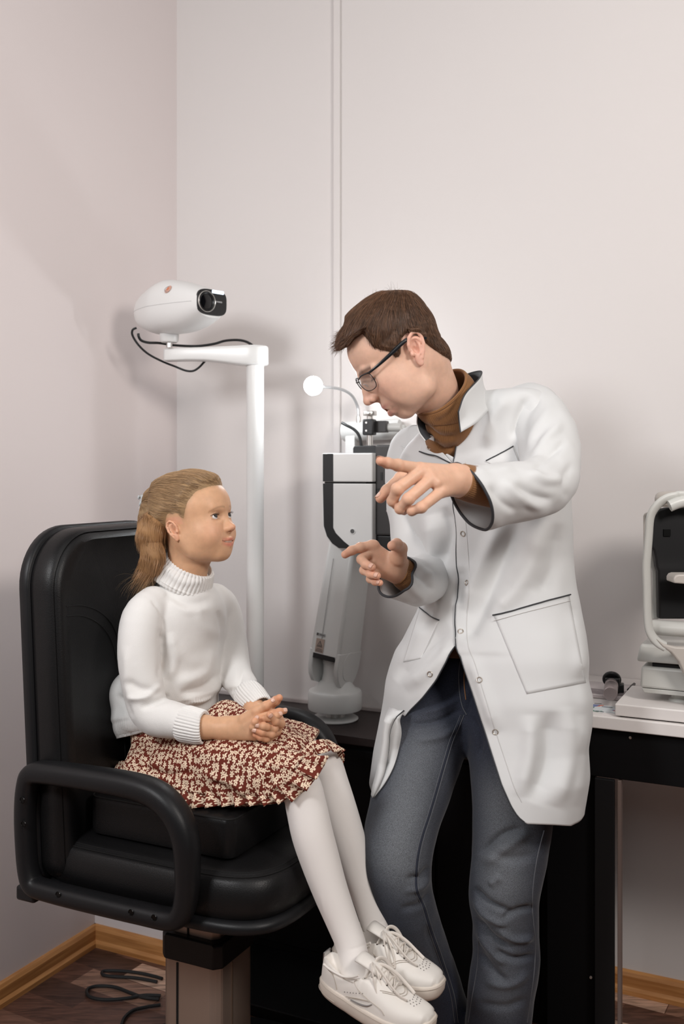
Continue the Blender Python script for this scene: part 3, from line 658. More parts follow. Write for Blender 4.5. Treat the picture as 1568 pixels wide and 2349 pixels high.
# forehead / chin-rest frame : flat rounded band following the seen outline, right half mirrored out of frame
YF = 2.13
fr = [(1568, 1137), (1548, 1139), (1530, 1143), (1512, 1154), (1497, 1172), (1490, 1192), (1487, 1230), (1484, 1270), (1482, 1300), (1483, 1340), (1484, 1390), (1486, 1432), (1492, 1454), (1506, 1472), (1524, 1483)]
xm = 1625.0
full = [P(2 * xm - x, y + (xm - x) * 0.10, YF - 0.0006 * (xm - x) * 0.6) for x, y in fr[::-1]] + [P(x, y, YF) for x, y in fr]
MB().tube(full, 0.0075, n=16, steps=4, sy=1.7, ref=V3(1, 0, 0)).build('headrest_frame', M_ar, ar)
poly = [(1500, 1462), (1520, 1476), (1545, 1482), (1600, 1484), (1625, 1484), (1625, 1620), (1580, 1575), (1563, 1538), (1552, 1515), (1535, 1495), (1515, 1482)]
MB().prism([((x - 1568) * YF / F, -(y - 1540) * YF / F) for x, y in poly], P(1568, 1540, YF) - V3(0, 0.012, 0), V3(1, 0, 0), UP, V3(0, 1, 0), 0.02).build('frame_foot', M_ar2, ar, bevel=0.004)
cyl = P(1496, 1439, 2.17)
MB().lathe([(0, -0.002), (0.0155, 0), (0.0165, 0.004), (0.0165, 0.22)], cyl, A, 36).build('cross_tube', M_ar, ar)
MB().box(P(1600, 1136, 2.2) + V3(0, 0.05, -0.010), (0.14, 0.12, 0.034), A, B).build('top_cover', M_ar2, ar, bevel=0.014)
MB().tube([P(1535, 1161, YF - 0.01), P(1555, 1153, YF - 0.01), P(1580, 1149, YF - 0.01), P(1640, 1150, YF - 0.01)], 0.0125, n=16, sy=0.8).build('forehead_pad', M_ar, ar)
hb_ = P(1590, 1235, 2.22)
pl = [(1497, 1190), (1500, 1180), (1512, 1168), (1530, 1164), (1660, 1164), (1660, 1420), (1511, 1420), (1509, 1310), (1505, 1300), (1503, 1282), (1499, 1262), (1491, 1252)]
MB().prism([((x - 1568) * 2.16 / F, -(y - 1300) * 2.16 / F) for x, y in pl], P(1568, 1300, 2.16), V3(1, 0, 0), UP, V3(0, 1, 0), 0.02).build('measuring_head', M_bp, ar, bevel=0.004)
pl2 = [(1473, 1178), (1492, 1172), (1540, 1168), (1660, 1168), (1660, 1262), (1515, 1262), (1478, 1272), (1474, 1262)]
MB().prism([((x - 1568) * 2.18 / F, -(y - 1300) * 2.18 / F) for x, y in pl2], P(1568, 1300, 2.185), V3(1, 0, 0), UP, B, 0.10).build('head_shell', M_ar2, ar, bevel=0.006)
pl3 = [(1489, 1252), (1502, 1262), (1506, 1300), (1510, 1310), (1510, 1421), (1494, 1421), (1494, 1310), (1489, 1298)]
MB().prism([((x - 1568) * 2.18 / F, -(y - 1300) * 2.18 / F) for x, y in pl3], P(1568, 1300, 2.185), V3(1, 0, 0), UP, B, 0.02).build('body_shell', M_ar, ar, bevel=0.002)
MB().box(P(1529, 1222, 2.158), (0.015, 0.003, 0.015), V3(1, 0, 0), V3(0, 1, 0)).build('sensor_window', mat('pure_black', (0.002, 0.002, 0.002), rough=0.3), ar, smooth=False)
MB().prism([(0, 0), (0.004, 0.006), (0.010, 0.008), (0.075, 0.008), (0.075, -0.016), (0.0, -0.010)], P(1527, 1321, YF + 0.0), V3(1, 0, 0) , UP, V3(0, -1, 0), 0.05).build('chin_rest', M_ar2, ar, bevel=0.003)
# ================================================================== the black examination chair
M_lea = mat('black_leather', (0.0065, 0.0062, 0.0066), rough=0.42, spec=0.32, bump=(420, 0.25, 0.0006, 'voronoi'))
M_pu = mat('black_armrest', (0.0075, 0.0075, 0.0085), rough=0.42, spec=0.34, bump=(700, 0.25, 0.0004, 'voronoi'))
M_stitch = mat('black_stitching', (0.004, 0.004, 0.004), rough=0.7)
M_bronze = mat('bronze_metal', (0.34, 0.265, 0.22), rough=0.38, metal=0.6)
N0 = V3(-0.638, 2.03, 0)
def CH(f, l, z): return N0 + A * f + B * l + UP * z
chair = empty('examination_chair', CH(0.27, 0.27, 0), 'black leather examination chair with loop armrests on a bronze lifting column', 'chair')
# near loop armrest, traced on its own plane (l = 0)
def on_plane(px, py, o, n):
    d = P(px, py, 1.0) - V3(0, 0, H); t = np.dot(o - V3(0, 0, H), n) / np.dot(d, n); return V3(0, 0, H) + d * t
loop_px = [(64, 1800), (78, 1774), (120, 1773), (220, 1787), (318, 1806), (372, 1832), (408, 1876), (426, 1930), (430, 1990), (428, 2050), (418, 2092), (395, 2108), (330, 2096), (200, 2066), (110, 2043), (78, 2030), (66, 2000), (60, 1940), (58, 1860)]
loop = [on_plane(x, y, N0, B) for x, y in loop_px]
def arm_loop(off, name='armrest'):
    q = [p + B * off for p in loop]
    rr = [0.0205, 0.0215, 0.0225, 0.0235, 0.0245, 0.0250, 0.0245, 0.0235, 0.0220, 0.0205, 0.0200, 0.0200, 0.0195, 0.0195, 0.0195, 0.0195, 0.0190, 0.0190, 0.0195]
    me = MB(); pts = catmull(np.array(q), 6, True); r = catmull(np.array(rr)[:, None], 6, True)[:, 0]
    T = tangents(pts, True); V = []; Fc = []; n = 20; m = len(pts)
    for k in range(m):
        N = B; Bn = nrm(np.cross(T[k], N))
        for i in range(n):
            a = 2 * math.pi * i / n; ca, sa = math.cos(a), math.sin(a); e = 0.8
            V.append(pts[k] + N * math.copysign(abs(ca) ** e, ca) * r[k] * 1.15 + Bn * math.copysign(abs(sa) ** e, sa) * r[k])
    for k in range(m):
        for i in range(n): Fc.append((k * n + i, k * n + (i + 1) % n, ((k + 1) % m) * n + (i + 1) % n, ((k + 1) % m) * n + i))
    return MB().add(V, Fc).build(name, M_pu, chair, auto=180)
arm_near = arm_loop(0.0); arm_far = arm_loop(0.60)
for px, py in ((45, 1835), (48, 1890), (133, 2052), (300, 2093), (353, 2105)):
    MB().lathe([(0, 0.0), (0.0052, 0.0), (0.0056, 0.0012), (0.0062, 0.0)], on_plane(px + (6 if px < 60 else 0), py, N0 - B * 0.0225, B), -B, 20).build('bolt_hole', mat('pure_black', (0.002, 0.002, 0.002), rough=0.3), arm_near)
MB().box(CH(-0.006, 0.02, 0.487), (0.05, 0.05, 0.03)).build('arm_bracket', M_pu, chair, bevel=0.006)
# contour helper: stacked outlines, each (list of points)
def stack(outs, name, m, parent, closed_ends=True, **kw):
    n = len(outs[0]); V = [p for o in outs for p in o]; Fc = []
    for k in range(len(outs) - 1):
        for i in range(n): j = (i + 1) % n; Fc.append((k * n + i, k * n + j, (k + 1) * n + j, (k + 1) * n + i))
    if closed_ends: Fc += [tuple(range(n))[::-1], tuple(range((len(outs) - 1) * n, len(outs) * n))]
    return MB().add(V, Fc).build(name, m, parent, **kw)
def rrect(w, h, r, n=12, cx=0, cy=0, rt=None):      # rounded rectangle; r bottom, rt top corners
    rt = r if rt is None else rt; out = []
    for (sx, sy, a0, rr) in ((1, 1, 0, rt), (-1, 1, 90, rt), (-1, -1, 180, r), (1, -1, 270, r)):
        for i in range(n + 1):
            a = (a0 + 90 * i / n) * D2R; out.append((cx + sx * (w / 2 - rr) + rr * math.cos(a), cy + sy * (h / 2 - rr) + rr * math.sin(a)))
    return out
# backrest
zb0, zb1 = 0.50, 1.232; lw = 0.475; lc0 = 0.015 + lw / 2
def back_out(f, sc, scz=None):
    scz = sc if scz is None else scz
    o = []
    for l, z in rrect(lw, zb1 - zb0, 0.05, 12, rt=0.125):
        zz_ = (zb0 + zb1) / 2 + z * (1 - (1 - scz) * 0.65); ll = lc0 + l * sc
        dish = 0.022 * (1 - (l * sc / (lw / 2)) ** 2) * (sc < 0.8)
        o.append(CH(f - dish - 0.055 * (zz_ - 0.75) + 0.02 * math.exp(-((zz_ - 0.80) / 0.12) ** 2) * (sc < 0.97), ll, zz_))
    return o
stack([back_out(-0.012, 0.90), back_out(-0.022, 0.96), back_out(-0.022, 0.99), back_out(-0.014, 1.0), back_out(-0.002, 1.0), back_out(0.002, 0.985)], 'back_shell', M_pu, chair, auto=60)
stack([back_out(-0.004, 0.93), back_out(0.002, 0.955), back_out(0.006, 0.972), back_out(0.016, 0.980), back_out(0.040, 0.978), back_out(0.052, 0.968), back_out(0.057, 0.955), back_out(0.0595, 0.945), back_out(0.0575, 0.937), back_out(0.064, 0.925), back_out(0.070, 0.88), back_out(0.074, 0.78), back_out(0.074, 0.60), back_out(0.074, 0.4), back_out(0.074, 0.2), back_out(0.074, 0.02)], 'backrest', M_lea, chair, auto=50)
def back_pt(l, z, f=0.074):
    q = (l - lc0) / (lw / 2); return CH(f - 0.022 * (1 - q * q) - 0.055 * (z - 0.75) + 0.02 * math.exp(-((z - 0.80) / 0.12) ** 2) + 0.0008, l, z)
for path in ([(0.055, 1.07), (0.11, 1.065), (0.17, 1.045), (0.215, 1.01), (0.235, 0.965), (0.238, 0.93)], [(0.055, 1.05), (0.11, 1.043), (0.165, 1.02), (0.202, 0.985), (0.218, 0.94), (0.222, 0.85), (0.225, 0.72), (0.24, 0.64)],
             [(0.238, 0.93), (0.29, 0.945), (0.35, 0.955), (0.40, 0.957)], [(0.24, 0.905), (0.238, 0.85), (0.24, 0.72), (0.255, 0.64)], [(0.24, 0.908), (0.29, 0.925), (0.35, 0.936), (0.40, 0.94)]):
    MB().tube([back_pt(l, z) for l, z in path], 0.0011, n=6, steps=6).build('seam', M_stitch, chair)
# seat cushion (D-shaped front) and its under-tray
def seat_out(grow, z, crown=0.0):
    o = []
    for i in range(72):
        a = 2 * math.pi * i / 72; ca, sa = math.cos(a), math.sin(a)
        e = 0.42 if ca > 0 else 0.25
        f = 0.27 + math.copysign(abs(ca) ** e, ca) * (0.27 + grow); l = 0.275 + math.copysign(abs(sa) ** e, sa) * (0.245 + grow)
        o.append(CH(f, l, z + 0.010 * max(0, ca) ** 2 * crown))
    return o
stack([seat_out(0.006, 0.484), seat_out(0.010, 0.488), seat_out(0.010, 0.500), seat_out(0.004, 0.506), seat_out(-0.004, 0.508)], 'seat_tray', M_pu, chair, auto=60)
seat = stack([seat_out(-0.010, 0.500), seat_out(0.0, 0.512), seat_out(0.004, 0.535), seat_out(0.002, 0.560), seat_out(-0.004, 0.576), seat_out(-0.009, 0.583), seat_out(-0.012, 0.5835), seat_out(-0.015, 0.588), seat_out(-0.03, 0.594), seat_out(-0.06, 0.598), seat_out(-0.12, 0.601), seat_out(-0.20, 0.602), seat_out(-0.24, 0.602)], 'seat', M_lea, chair, auto=50)
for g_, z_ in ((-0.0105, 0.5848), (-0.0185, 0.5895)):
    MB().tube(seat_out(g_, z_), 0.0009, n=6, steps=1, closed=True).build('seam', M_stitch, seat)
# the column
def col_out(w, z, ch=0.2):
    o = []
    for sx, sy in ((1, 1), (-1, 1), (-1, -1), (1, -1)):
        q = [(w / 2, w / 2 * (1 - ch) * 1), (w / 2 * (1 - ch), w / 2)]
        q = q if sx * sy > 0 else q[::-1]
        for x, y in q: o.append(CH(0.262, 0.262, z) + A * x * sx + B * y * sy)
    return o
zc1, zc0 = 0.372, 0.318
stack([col_out(0.118, 0.30), col_out(0.118, 0.49)], 'upper_column', M_bronze, chair, smooth=False, bevel=0.004)
stack([col_out(0.150, zc0), col_out(0.153, zc0 + 0.004), col_out(0.153, zc1 - 0.005), col_out(0.146, zc1)], 'collar', M_pu, chair, smooth=False, bevel=0.006)
stack([col_out(0.144, 0.006), col_out(0.144, zc0 + 0.01)], 'lower_column', M_bronze, chair, smooth=False, bevel=0.008)
MB().box(CH(0.262 - 0.03, 0.262 - 0.0725, 0.16), (0.004, 0.003, 0.31)).build('groove', M_stitch, chair, smooth=False)
MB().box(CH(0.262 + 0.0725, 0.262 - 0.02, 0.16), (0.003, 0.003, 0.31)).build('groove', mat('bronze_light', (0.35, 0.28, 0.22), rough=0.3, metal=0.8), chair, smooth=False)
MB().box(CH(0.262 - 0.012, 0.262 - 0.0600, 0.43), (0.003, 0.003, 0.12)).build('groove', M_stitch, chair, smooth=False)
stack([[CH(0.262, 0.262, z) + (A * math.cos(a) + B * math.sin(a)) * r for a in np.linspace(0, 2 * math.pi, 49)[:-1]] for r, z in ((0.30, 0.0), (0.30, 0.012), (0.29, 0.018), (0.02, 0.022))], 'foot_plate', M_pu, chair)
# booster cushion lying on the seat
bst = empty('booster_cushion', CH(0.24, 0.26, 0.60), 'square black leather booster cushion lying on the chair seat under the girl', 'cushion')
def bo_out(s, z, pull=1.0):
    return [CH(0.262 + x, 0.262 + y, z) for x, y in rrect(0.35 * s, 0.365 * s, 0.022, 6)]
stack([bo_out(0.96, 0.600), bo_out(0.99, 0.603), bo_out(1.0, 0.610), bo_out(1.0, 0.668), bo_out(0.995, 0.676), bo_out(0.975, 0.680), bo_out(0.9, 0.682), bo_out(0.5, 0.683), bo_out(0.02, 0.683)], 'cover', M_lea, bst, auto=40)
MB().tube([p + UP * 0.001 for p in bo_out(0.992, 0.677)], 0.0016, n=6, steps=1, closed=True).build('piping', M_stitch, bst)
# the chair's cable on the floor
cf = empty('floor_cable', onto(280, 2290, 0.0), 'black power cable lying in loops on the patterned floor beside the column', 'cable')
fl_pts = [(372, 2245), (356, 2240), (330, 2234), (290, 2228), (240, 2227), (236, 2236), (262, 2240), (310, 2243), (360, 2252)]
fl_pts2 = [(365, 2292), (330, 2288), (300, 2278), (262, 2264), (222, 2262), (200, 2270), (205, 2286), (240, 2293), (290, 2290), (330, 2283), (368, 2284)]
fl_pts3 = [(368, 2305), (335, 2310), (305, 2318), (285, 2335), (278, 2352)]
cm = MB()
for q in (fl_pts, fl_pts2, fl_pts3): cm.tube([onto(x, y, 0.006) for x, y in q], 0.0042, n=8)
cm.build('cord', M_cable, cf)
# ================================================================== people: shared tools
from mathutils.bvhtree import BVHTree
def attr_mat(name, rough=0.5, spec=0.5, sss=0.0, sheen=0, bump=None, rad=(0.010, 0.0035, 0.0018), mottled=0.0, coat=0):
    m = mat(name, (1, 1, 1), rough=rough, spec=spec, sheen=sheen, bump=bump, coat=coat); nt = m.node_tree; b = nt.nodes['Principled BSDF']
    a = nt.nodes.new('ShaderNodeAttribute'); a.attribute_name = 'Col'
    if mottled:
        tc = nt.nodes.new('ShaderNodeTexCoord'); n = nt.nodes.new('ShaderNodeTexNoise'); n.inputs['Scale'].default_value = 90; n.inputs['Detail'].default_value = 5
        nt.links.new(tc.outputs['Object'], n.inputs['Vector']); mr = nt.nodes.new('ShaderNodeMapRange'); mr.inputs[1].default_value = 0.3; mr.inputs[2].default_value = 0.7
        mr.inputs[3].default_value = 1 - mottled; mr.inputs[4].default_value = 1 + mottled * 0.4; nt.links.new(n.outputs['Fac'], mr.inputs[0])
        mx = nt.nodes.new('ShaderNodeMix'); mx.data_type = 'RGBA'; mx.blend_type = 'MULTIPLY'; mx.inputs[0].default_value = 1
        nt.links.new(a.outputs['Color'], mx.inputs[6]); nt.links.new(mr.outputs[0], mx.inputs[7]); nt.links.new(mx.outputs[2], b.inputs['Base Color'])
    else: nt.links.new(a.outputs['Color'], b.inputs['Base Color'])
    if sss:
        b.inputs['Subsurface Weight'].default_value = sss; b.inputs['Subsurface Radius'].default_value = rad; b.inputs['Subsurface Scale'].default_value = 1
    return m
M_skin = attr_mat('skin', rough=0.48, spec=0.4, sss=0.22, bump=(900, 0.12, 0.0003), mottled=0.07)
M_hair = attr_mat('hair_strands', rough=0.36, spec=0.6)
M_hairbase = attr_mat('hair_base', rough=0.6, spec=0.3)
M_eye = attr_mat('eye', rough=0.08, spec=0.6)
def gauss(d, w): return np.exp(-(d / w) ** 2)
def lerp3(c, t, k): return c + (np.asarray(t) - c) * np.clip(k, 0, 1)[:, None]

def build_head(kind, frame, neck, h):
    """returns skin field in world units; frame=(O,Fv,Sv,Uv)"""
    O, Fv, Sv, Uv = frame; M = np.array([Fv, Sv, Uv])
    W = lambda p: O + (np.asarray(p, float) / 100) @ M
    lo = np.min([W((x, y, z)) for x in (-13.5, 15.5) for y in (-9.8, 9.8) for z in (-12, 15.5)] + [np.min(neck[0], 0) - 0.07], 0)
    hi = np.max([W((x, y, z)) for x in (-13.5, 15.5) for y in (-9.8, 9.8) for z in (-12, 15.5)] + [np.max(neck[0], 0) + 0.07], 0)
    fd_ = Field(lo, hi, h)
    el = lambda c, r, k=0.0, sub=False: fd_.ell(W(c), np.asarray(r) / 100, M, k / 100, sub)
    cp = lambda a, b, ra, rb=None, k=0.0, sub=False: fd_.cap(W(a), W(b), ra / 100, (ra if rb is None else rb) / 100, k / 100, sub)
    eyes = []
    if kind == 'man':
        el((1.7, 0, 4.3), (9.1, 7.4, 7.9)); el((4.8, 0, 4.8), (6.4, 6.4, 5.8), 2); el((4.7, 0, -2.0), (6.5, 6.25, 7.2), 2.4); el((11.0, 0, -1.3), (2.0, 1.25, 2.5), 1.2)
        for s in (-1, 1):
            cp((1.6, 5.0 * s, -3.2), (3.2, 4.6 * s, -7.2), 1.5, 1.4, 3.0); cp((3.2, 4.6 * s, -7.2), (8.2, 1.5 * s, -9.0), 1.4, 1.1, 2.4)
            el((7.9, 4.0 * s, -1.2), (2.6, 2.0, 2.2), 2.6); el((6.4, 4.0 * s, -4.6), (3.4, 2.0, 3.4), 2.4)
            cp((11.2, 0.9 * s, 2.5), (10.5, 3.1 * s, 2.9), 0.62, 0.62, 1.0); cp((10.5, 3.1 * s, 2.9), (8.9, 4.8 * s, 2.3), 0.62, 0.6, 1.0)
        el((5.2, 0, -7.2), (4.6, 4.2, 2.6), 1.6)
        el((8.5, 0, -8.6), (1.5, 1.9, 1.30), 1.4); el((9.4, 0, -5.6), (2.35, 3.0, 2.6), 1.2)
        for s in (-1, 1): el((11.5, 3.15 * s, 1.0), (1.9, 1.75, 1.15), 0.8, True)
        cp((11.1, 0, 1.6), (13.1, 0, -2.0), 0.62, 0.80, 1.0); el((13.25, 0, -2.45), (1.05, 1.05, 0.92), 0.6); cp((13.2, 0, -2.7), (11.6, 0, -3.4), 0.42, 0.5, 0.4)
        for s in (-1, 1): el((12.25, 1.25 * s, -2.65), (0.95, 0.60, 0.72), 0.45); el((12.65, 0.62 * s, -3.35), (0.6, 0.30, 0.42), 0.15, True)
        lid = (0.25, 0.2)
        for s in (-1, 1):
            ec = (9.15, 3.15 * s, 0.95); el(ec, (1.42, 1.42, 1.36), 0.35)
            cp((10.65, 2.0 * s, 0.55), (10.55, 3.2 * s, 0.40), 0.22, 0.26, 0.2, True); cp((10.55, 3.2 * s, 0.40), (10.0, 4.3 * s, 0.45), 0.26, 0.16, 0.2, True)
            eyes.append((W((9.12, 3.15 * s, 0.9)), 0.0129))
        # lips, slightly parted
        pts = [(9.3, -2.5, -6.05), (10.6, -1.5, -5.55), (11.25, -0.5, -5.25), (11.25, 0.5, -5.25), (10.6, 1.5, -5.55), (9.3, 2.5, -6.05)]
        for a, b in zip(pts, pts[1:]): cp(a, b, 0.42, 0.42, 0.35)
        pts = [(9.2, -2.4, -6.55), (10.5, -1.4, -7.15), (11.1, 0, -7.3), (10.5, 1.4, -7.15), (9.2, 2.4, -6.55)]
        for a, b in zip(pts, pts[1:]): cp(a, b, 0.58, 0.58, 0.35)
        pts = [(9.75, -2.45, -6.0), (10.9, -1.3, -6.2), (11.7, 0, -6.25), (10.9, 1.3, -6.2), (9.75, 2.45, -6.0)]
        for a, b, q in zip(pts, pts[1:], ((0.12, 0.34), (0.34, 0.40), (0.40, 0.34), (0.34, 0.12))): cp(a, b, q[0], q[1], 0.12, True)
        eo, es = 7.35, 1.0
    else:
        el((0.6, 0, 4.6), (8.3, 6.9, 7.3)); el((3.4, 0, 4.8), (6.1, 6.0, 5.5), 2); el((3.1, 0, -0.9), (6.0, 5.9, 5.9), 2.2)
        for s in (-1, 1):
            cp((1.4, 4.5 * s, -2.4), (2.8, 3.9 * s, -4.3), 1.3, 1.3, 2.6); cp((2.8, 3.9 * s, -4.3), (6.6, 1.3 * s, -6.0), 1.3, 1.1, 2.4)
            el((5.9, 3.1 * s, -1.7), (2.9, 2.5, 2.8), 2.4)
            cp((8.9, 0.9 * s, 3.9), (8.0, 3.4 * s, 3.9), 0.42, 0.42, 1.2)
        el((4.2, 0, -4.7), (3.7, 3.6, 2.0), 2.0)
        el((7.4, 0, -5.8), (1.15, 1.6, 1.1), 1.6); el((7.2, 0, -3.5), (2.2, 2.7, 2.2), 1.6)
        for s in (-1, 1): el((9.6, 2.75 * s, 2.05), (1.7, 1.55, 0.95), 0.75, True)
        cp((8.7, 0, 1.9), (10.15, 0, -0.50), 0.55, 0.66, 1.0); el((9.3, 0, -0.6), (1.2, 0.95, 1.1), 0.8); el((10.45, 0, -0.60), (0.74, 0.78, 0.64), 0.6); cp((10.3, 0, -0.9), (9.2, 0, -1.5), 0.36, 0.45, 0.4)
        for s in (-1, 1): el((9.7, 0.85 * s, -0.88), (0.72, 0.48, 0.50), 0.6); el((10.0, 0.50 * s, -1.42), (0.36, 0.22, 0.26), 0.15, True)
        for s in (-1, 1):
            ec = (7.45, 2.75 * s, 2.05); el(ec, (1.33, 1.33, 1.24), 0.35)
            el((8.75, 2.85 * s, 2.05), (0.85, 1.18, 0.46), 0.12, True)
            cp((8.62, 1.75 * s, 2.5), (8.55, 2.9 * s, 2.78), 0.13, 0.14, 0.14); cp((8.55, 2.9 * s, 2.78), (7.95, 4.0 * s, 2.3), 0.14, 0.12, 0.14)
            eyes.append((W((7.5, 2.75 * s, 2.05)), 0.0122))
        pts = [(7.7, -2.3, -3.0), (8.85, -1.3, -3.15), (9.45, -0.45, -2.98), (9.45, 0.45, -2.98), (8.85, 1.3, -3.15), (7.7, 2.3, -3.0)]
        for a, b in zip(pts, pts[1:]): cp(a, b, 0.40, 0.40, 0.25)
        pts = [(7.7, -2.1, -3.45), (8.75, -1.1, -4.15), (9.15, 0, -4.42), (8.75, 1.1, -4.15), (7.7, 2.1, -3.45)]
        for a, b in zip(pts, pts[1:]): cp(a, b, 0.46, 0.46, 0.28)
        pts = [(8.2, -2.5, -3.10), (9.35, -1.3, -3.60), (10.0, 0, -3.72), (9.35, 1.3, -3.60), (8.2, 2.5, -3.10)]
        for a, b in zip(pts, pts[1:]): cp(a, b, 0.13, 0.13, 0.2, True)
        eo, es = 6.45, 0.70
    # ears
    for s in (-1, 1):
        base = np.array([(1.35 if kind == 'man' else 0.65), eo * s, 0.0]); out = np.array([-0.42, 0.90 * s, 0.05]); fw = np.array([0.90, 0.42 * s, 0.10])
        E = lambda x, z, o: tuple(base + (fw * x + np.array([(-0.36 if kind == 'man' else -0.25) * z, 0, z]) + out * o) * es)
        ring = [(0.9, 0.6, 0.1), (1.05, 1.6, 0.35), (0.7, 2.7, 0.75), (-0.2, 3.2, 1.15), (-1.2, 2.8, 1.55), (-1.75, 1.7, 1.8), (-1.7, 0.3, 1.75), (-1.35, -0.9, 1.45), (-0.9, -1.9, 1.0)]
        cp(E(-0.2, 0.4, 0.2), E(-0.6, 1.4, 0.6), 1.15 * es, 1.25 * es, 0.5); cp(E(-0.4, 0, 0.3), E(-0.3, -1.6, 0.3), 0.9 * es, 0.7 * es, 0.4)
        el(E(-0.1, 0.4, 1.45), (1.15 * es, 0.95 * es, 1.75 * es), 0.35, True)
        for a, b in zip(ring, ring[1:]): cp(E(*a), E(*b), 0.36 * es, 0.36 * es, 0.12)
        anti = [(-0.2, 2.2, 0.75), (-0.8, 1.4, 1.15), (-1.0, 0.3, 1.25), (-0.7, -0.9, 1.0), (0.0, -1.3, 0.6)]
        for a, b in zip(anti, anti[1:]): cp(E(*a), E(*b), 0.27 * es, 0.30 * es, 0.12)
        el(E(-0.15, 0.1, 0.75), (0.55 * es, 0.7 * es, 0.85 * es), 0.2, True)
        el(E(-0.45, -2.35, 0.55), (0.72 * es, 0.42 * es, 0.85 * es), 0.3); el(E(0.85, -0.3, 0.3), (0.35 * es, 0.45 * es, 0.5 * es), 0.25)
    for i in range(len(neck[0]) - 1): fd_.cap(neck[0][i], neck[0][i + 1], neck[1][i], neck[1][i + 1], 0.018)
    return fd_, eyes
def to_local(V, frame):
    O, Fv, Sv, Uv = frame; d = (V - O) * 100; return np.stack([d @ Fv, d @ Sv, d @ Uv], 1)
def hair_shell(fd_, frame, thick, extra=None):
    """iso surface of the head offset by thick(local) (m, negative = inside)"""
    import copy
    n = fd_.D.shape; ax = [fd_.lo[i] + fd_.h * np.arange(n[i]) for i in range(3)]
    O, Fv, Sv, Uv = frame
    X = np.stack(np.meshgrid(*ax, indexing='ij'), -1).reshape(-1, 3); near = np.abs(fd_.D.ravel()) < 0.05
    T = np.full(len(X), -0.02, np.float32); T[near] = thick(to_local(X[near], frame))
    g2 = Field.__new__(Field); g2.lo = fd_.lo; g2.h = fd_.h; g2.n = fd_.n; g2.D = (fd_.D.ravel() - T).reshape(n).astype(np.float32)
    if extra: extra(g2)
    return g2.mesh()
def strands(name, roots, dirs, norms, length, width, color_fn, mat_, parent, nseg=5, curl=0.0, lift=0.15, gravity=None, flow=None, jitter=0.12, seed=3, surf=None, hover=0.0012):
    """many fine tapered three-sided hairs as one mesh; they follow flow() and stay just above surf (BVH)"""
    r = np.random.RandomState(seed); n = len(roots); L = length if np.ndim(length) else np.full(n, length); L = L * r.uniform(0.7, 1.15, n)
    P_ = roots.copy(); D_ = nrm(dirs + r.normal(0, jitter, dirs.shape)); Nn = norms.copy(); pts = [P_.copy()]; hv = hover * r.uniform(0.2, 1.6, n)
    for k in range(nseg):
        if flow is not None: D_ = nrm(D_ * 0.55 + flow(P_) * 0.6 + r.normal(0, jitter * 0.35, dirs.shape))
        if gravity is not None: D_ = nrm(D_ + np.array(gravity) * (k + 1) / nseg)
        P_ = P_ + D_ * (L / nseg)[:, None]
        if surf is not None:
            for i in range(n):
                loc, nn, _, _ = surf.find_nearest(Vector(P_[i]))
                if loc is not None:
                    nn = np.array(nn); dd = np.dot(P_[i] - np.array(loc), nn); tgt = hv[i] + lift * L[i] * ((k + 1) / nseg) ** 2
                    P_[i] = np.array(loc) + nn * tgt; Nn[i] = nn
        pts.append(P_.copy())
    pts = np.stack(pts, 1)          # n, nseg+1, 3
    T = np.zeros_like(pts); T[:, 1:-1] = pts[:, 2:] - pts[:, :-2]; T[:, 0] = pts[:, 1] - pts[:, 0]; T[:, -1] = pts[:, -1] - pts[:, -2]; T = nrm(T)
    S1 = nrm(np.cross(T, norms[:, None, :] + 1e-4)); S2 = np.cross(T, S1)
    m = nseg + 1; wd = width * r.uniform(0.7, 1.3, n)[:, None] * np.array([1 - 0.75 * (i / nseg) ** 2 for i in range(m)])[None]
    ring = []
    for a in (0.5, 2.594, 4.689): ring.append(pts + (S1 * math.cos(a) + S2 * math.sin(a) * 0.8) * wd[..., None])
    V = np.stack(ring, 2).reshape(-1, 3)
    base = (np.arange(n)[:, None] * m + np.arange(nseg)[None]) * 3; Q = []
    for i in range(3): j = (i + 1) % 3; Q.append(np.stack([base + i, base + j, base + 3 + j, base + 3 + i], -1).reshape(-1, 4))
    Q = np.concatenate(Q); me = mesh_np(name, V, Q)
    c = color_fn(roots, r); set_color(me, np.repeat(c, m * 3, 0))
    return link(name, me, mat_, parent, auto=180)
def bvh(V, Q): return BVHTree.FromPolygons([Vector(v) for v in V], [tuple(int(i) for i in q) for q in Q])
def ray(bv, px, py, lift=0.0):
    d = nrm(P(px, py, 1.0) - V3(0, 0, H)); h_ = bv.ray_cast(Vector((0, 0, H)), Vector(d))
    if h_[0] is None: return None
    n_ = np.array(h_[1]); n_ = n_ if n_ @ d < 0 else -n_
    return np.array(h_[0]) + n_ * lift
def draw(bv, pts, r, name, m, parent, lift=0.0006, steps=6, n=6, flat=1.0, closed=False):
    q = catmull(np.array(pts, float), steps, closed); out = [ray(bv, x, y, lift) for x, y in q]; out = [o for o in out if o is not None]
    if len(out) < 2: return None
    out = np.array(out); keep = [0]
    for i in range(1, len(out)):
        if np.linalg.norm(out[i] - out[keep[-1]]) < 0.06: keep.append(i)
    out = out[keep]
    if len(out) < 2: return None
    return MB().tube(out, r, n=n, steps=1, closed=closed and len(keep) == len(q)).build(name, m, parent)
def part_from(name, V, Q, m, parent, col=None, **kw):
    me = mesh_np(name, V, Q)
    if col is not None: set_color(me, col)
    return link(name, me, m, parent, auto=180, **kw)
def joinparts(L_):      # list of (V,Q) -> one
    V = []; Q = []; n = 0
    for v, q in L_: V.append(v); Q.append(q + n); n += len(v)
    return np.concatenate(V), np.concatenate(Q)
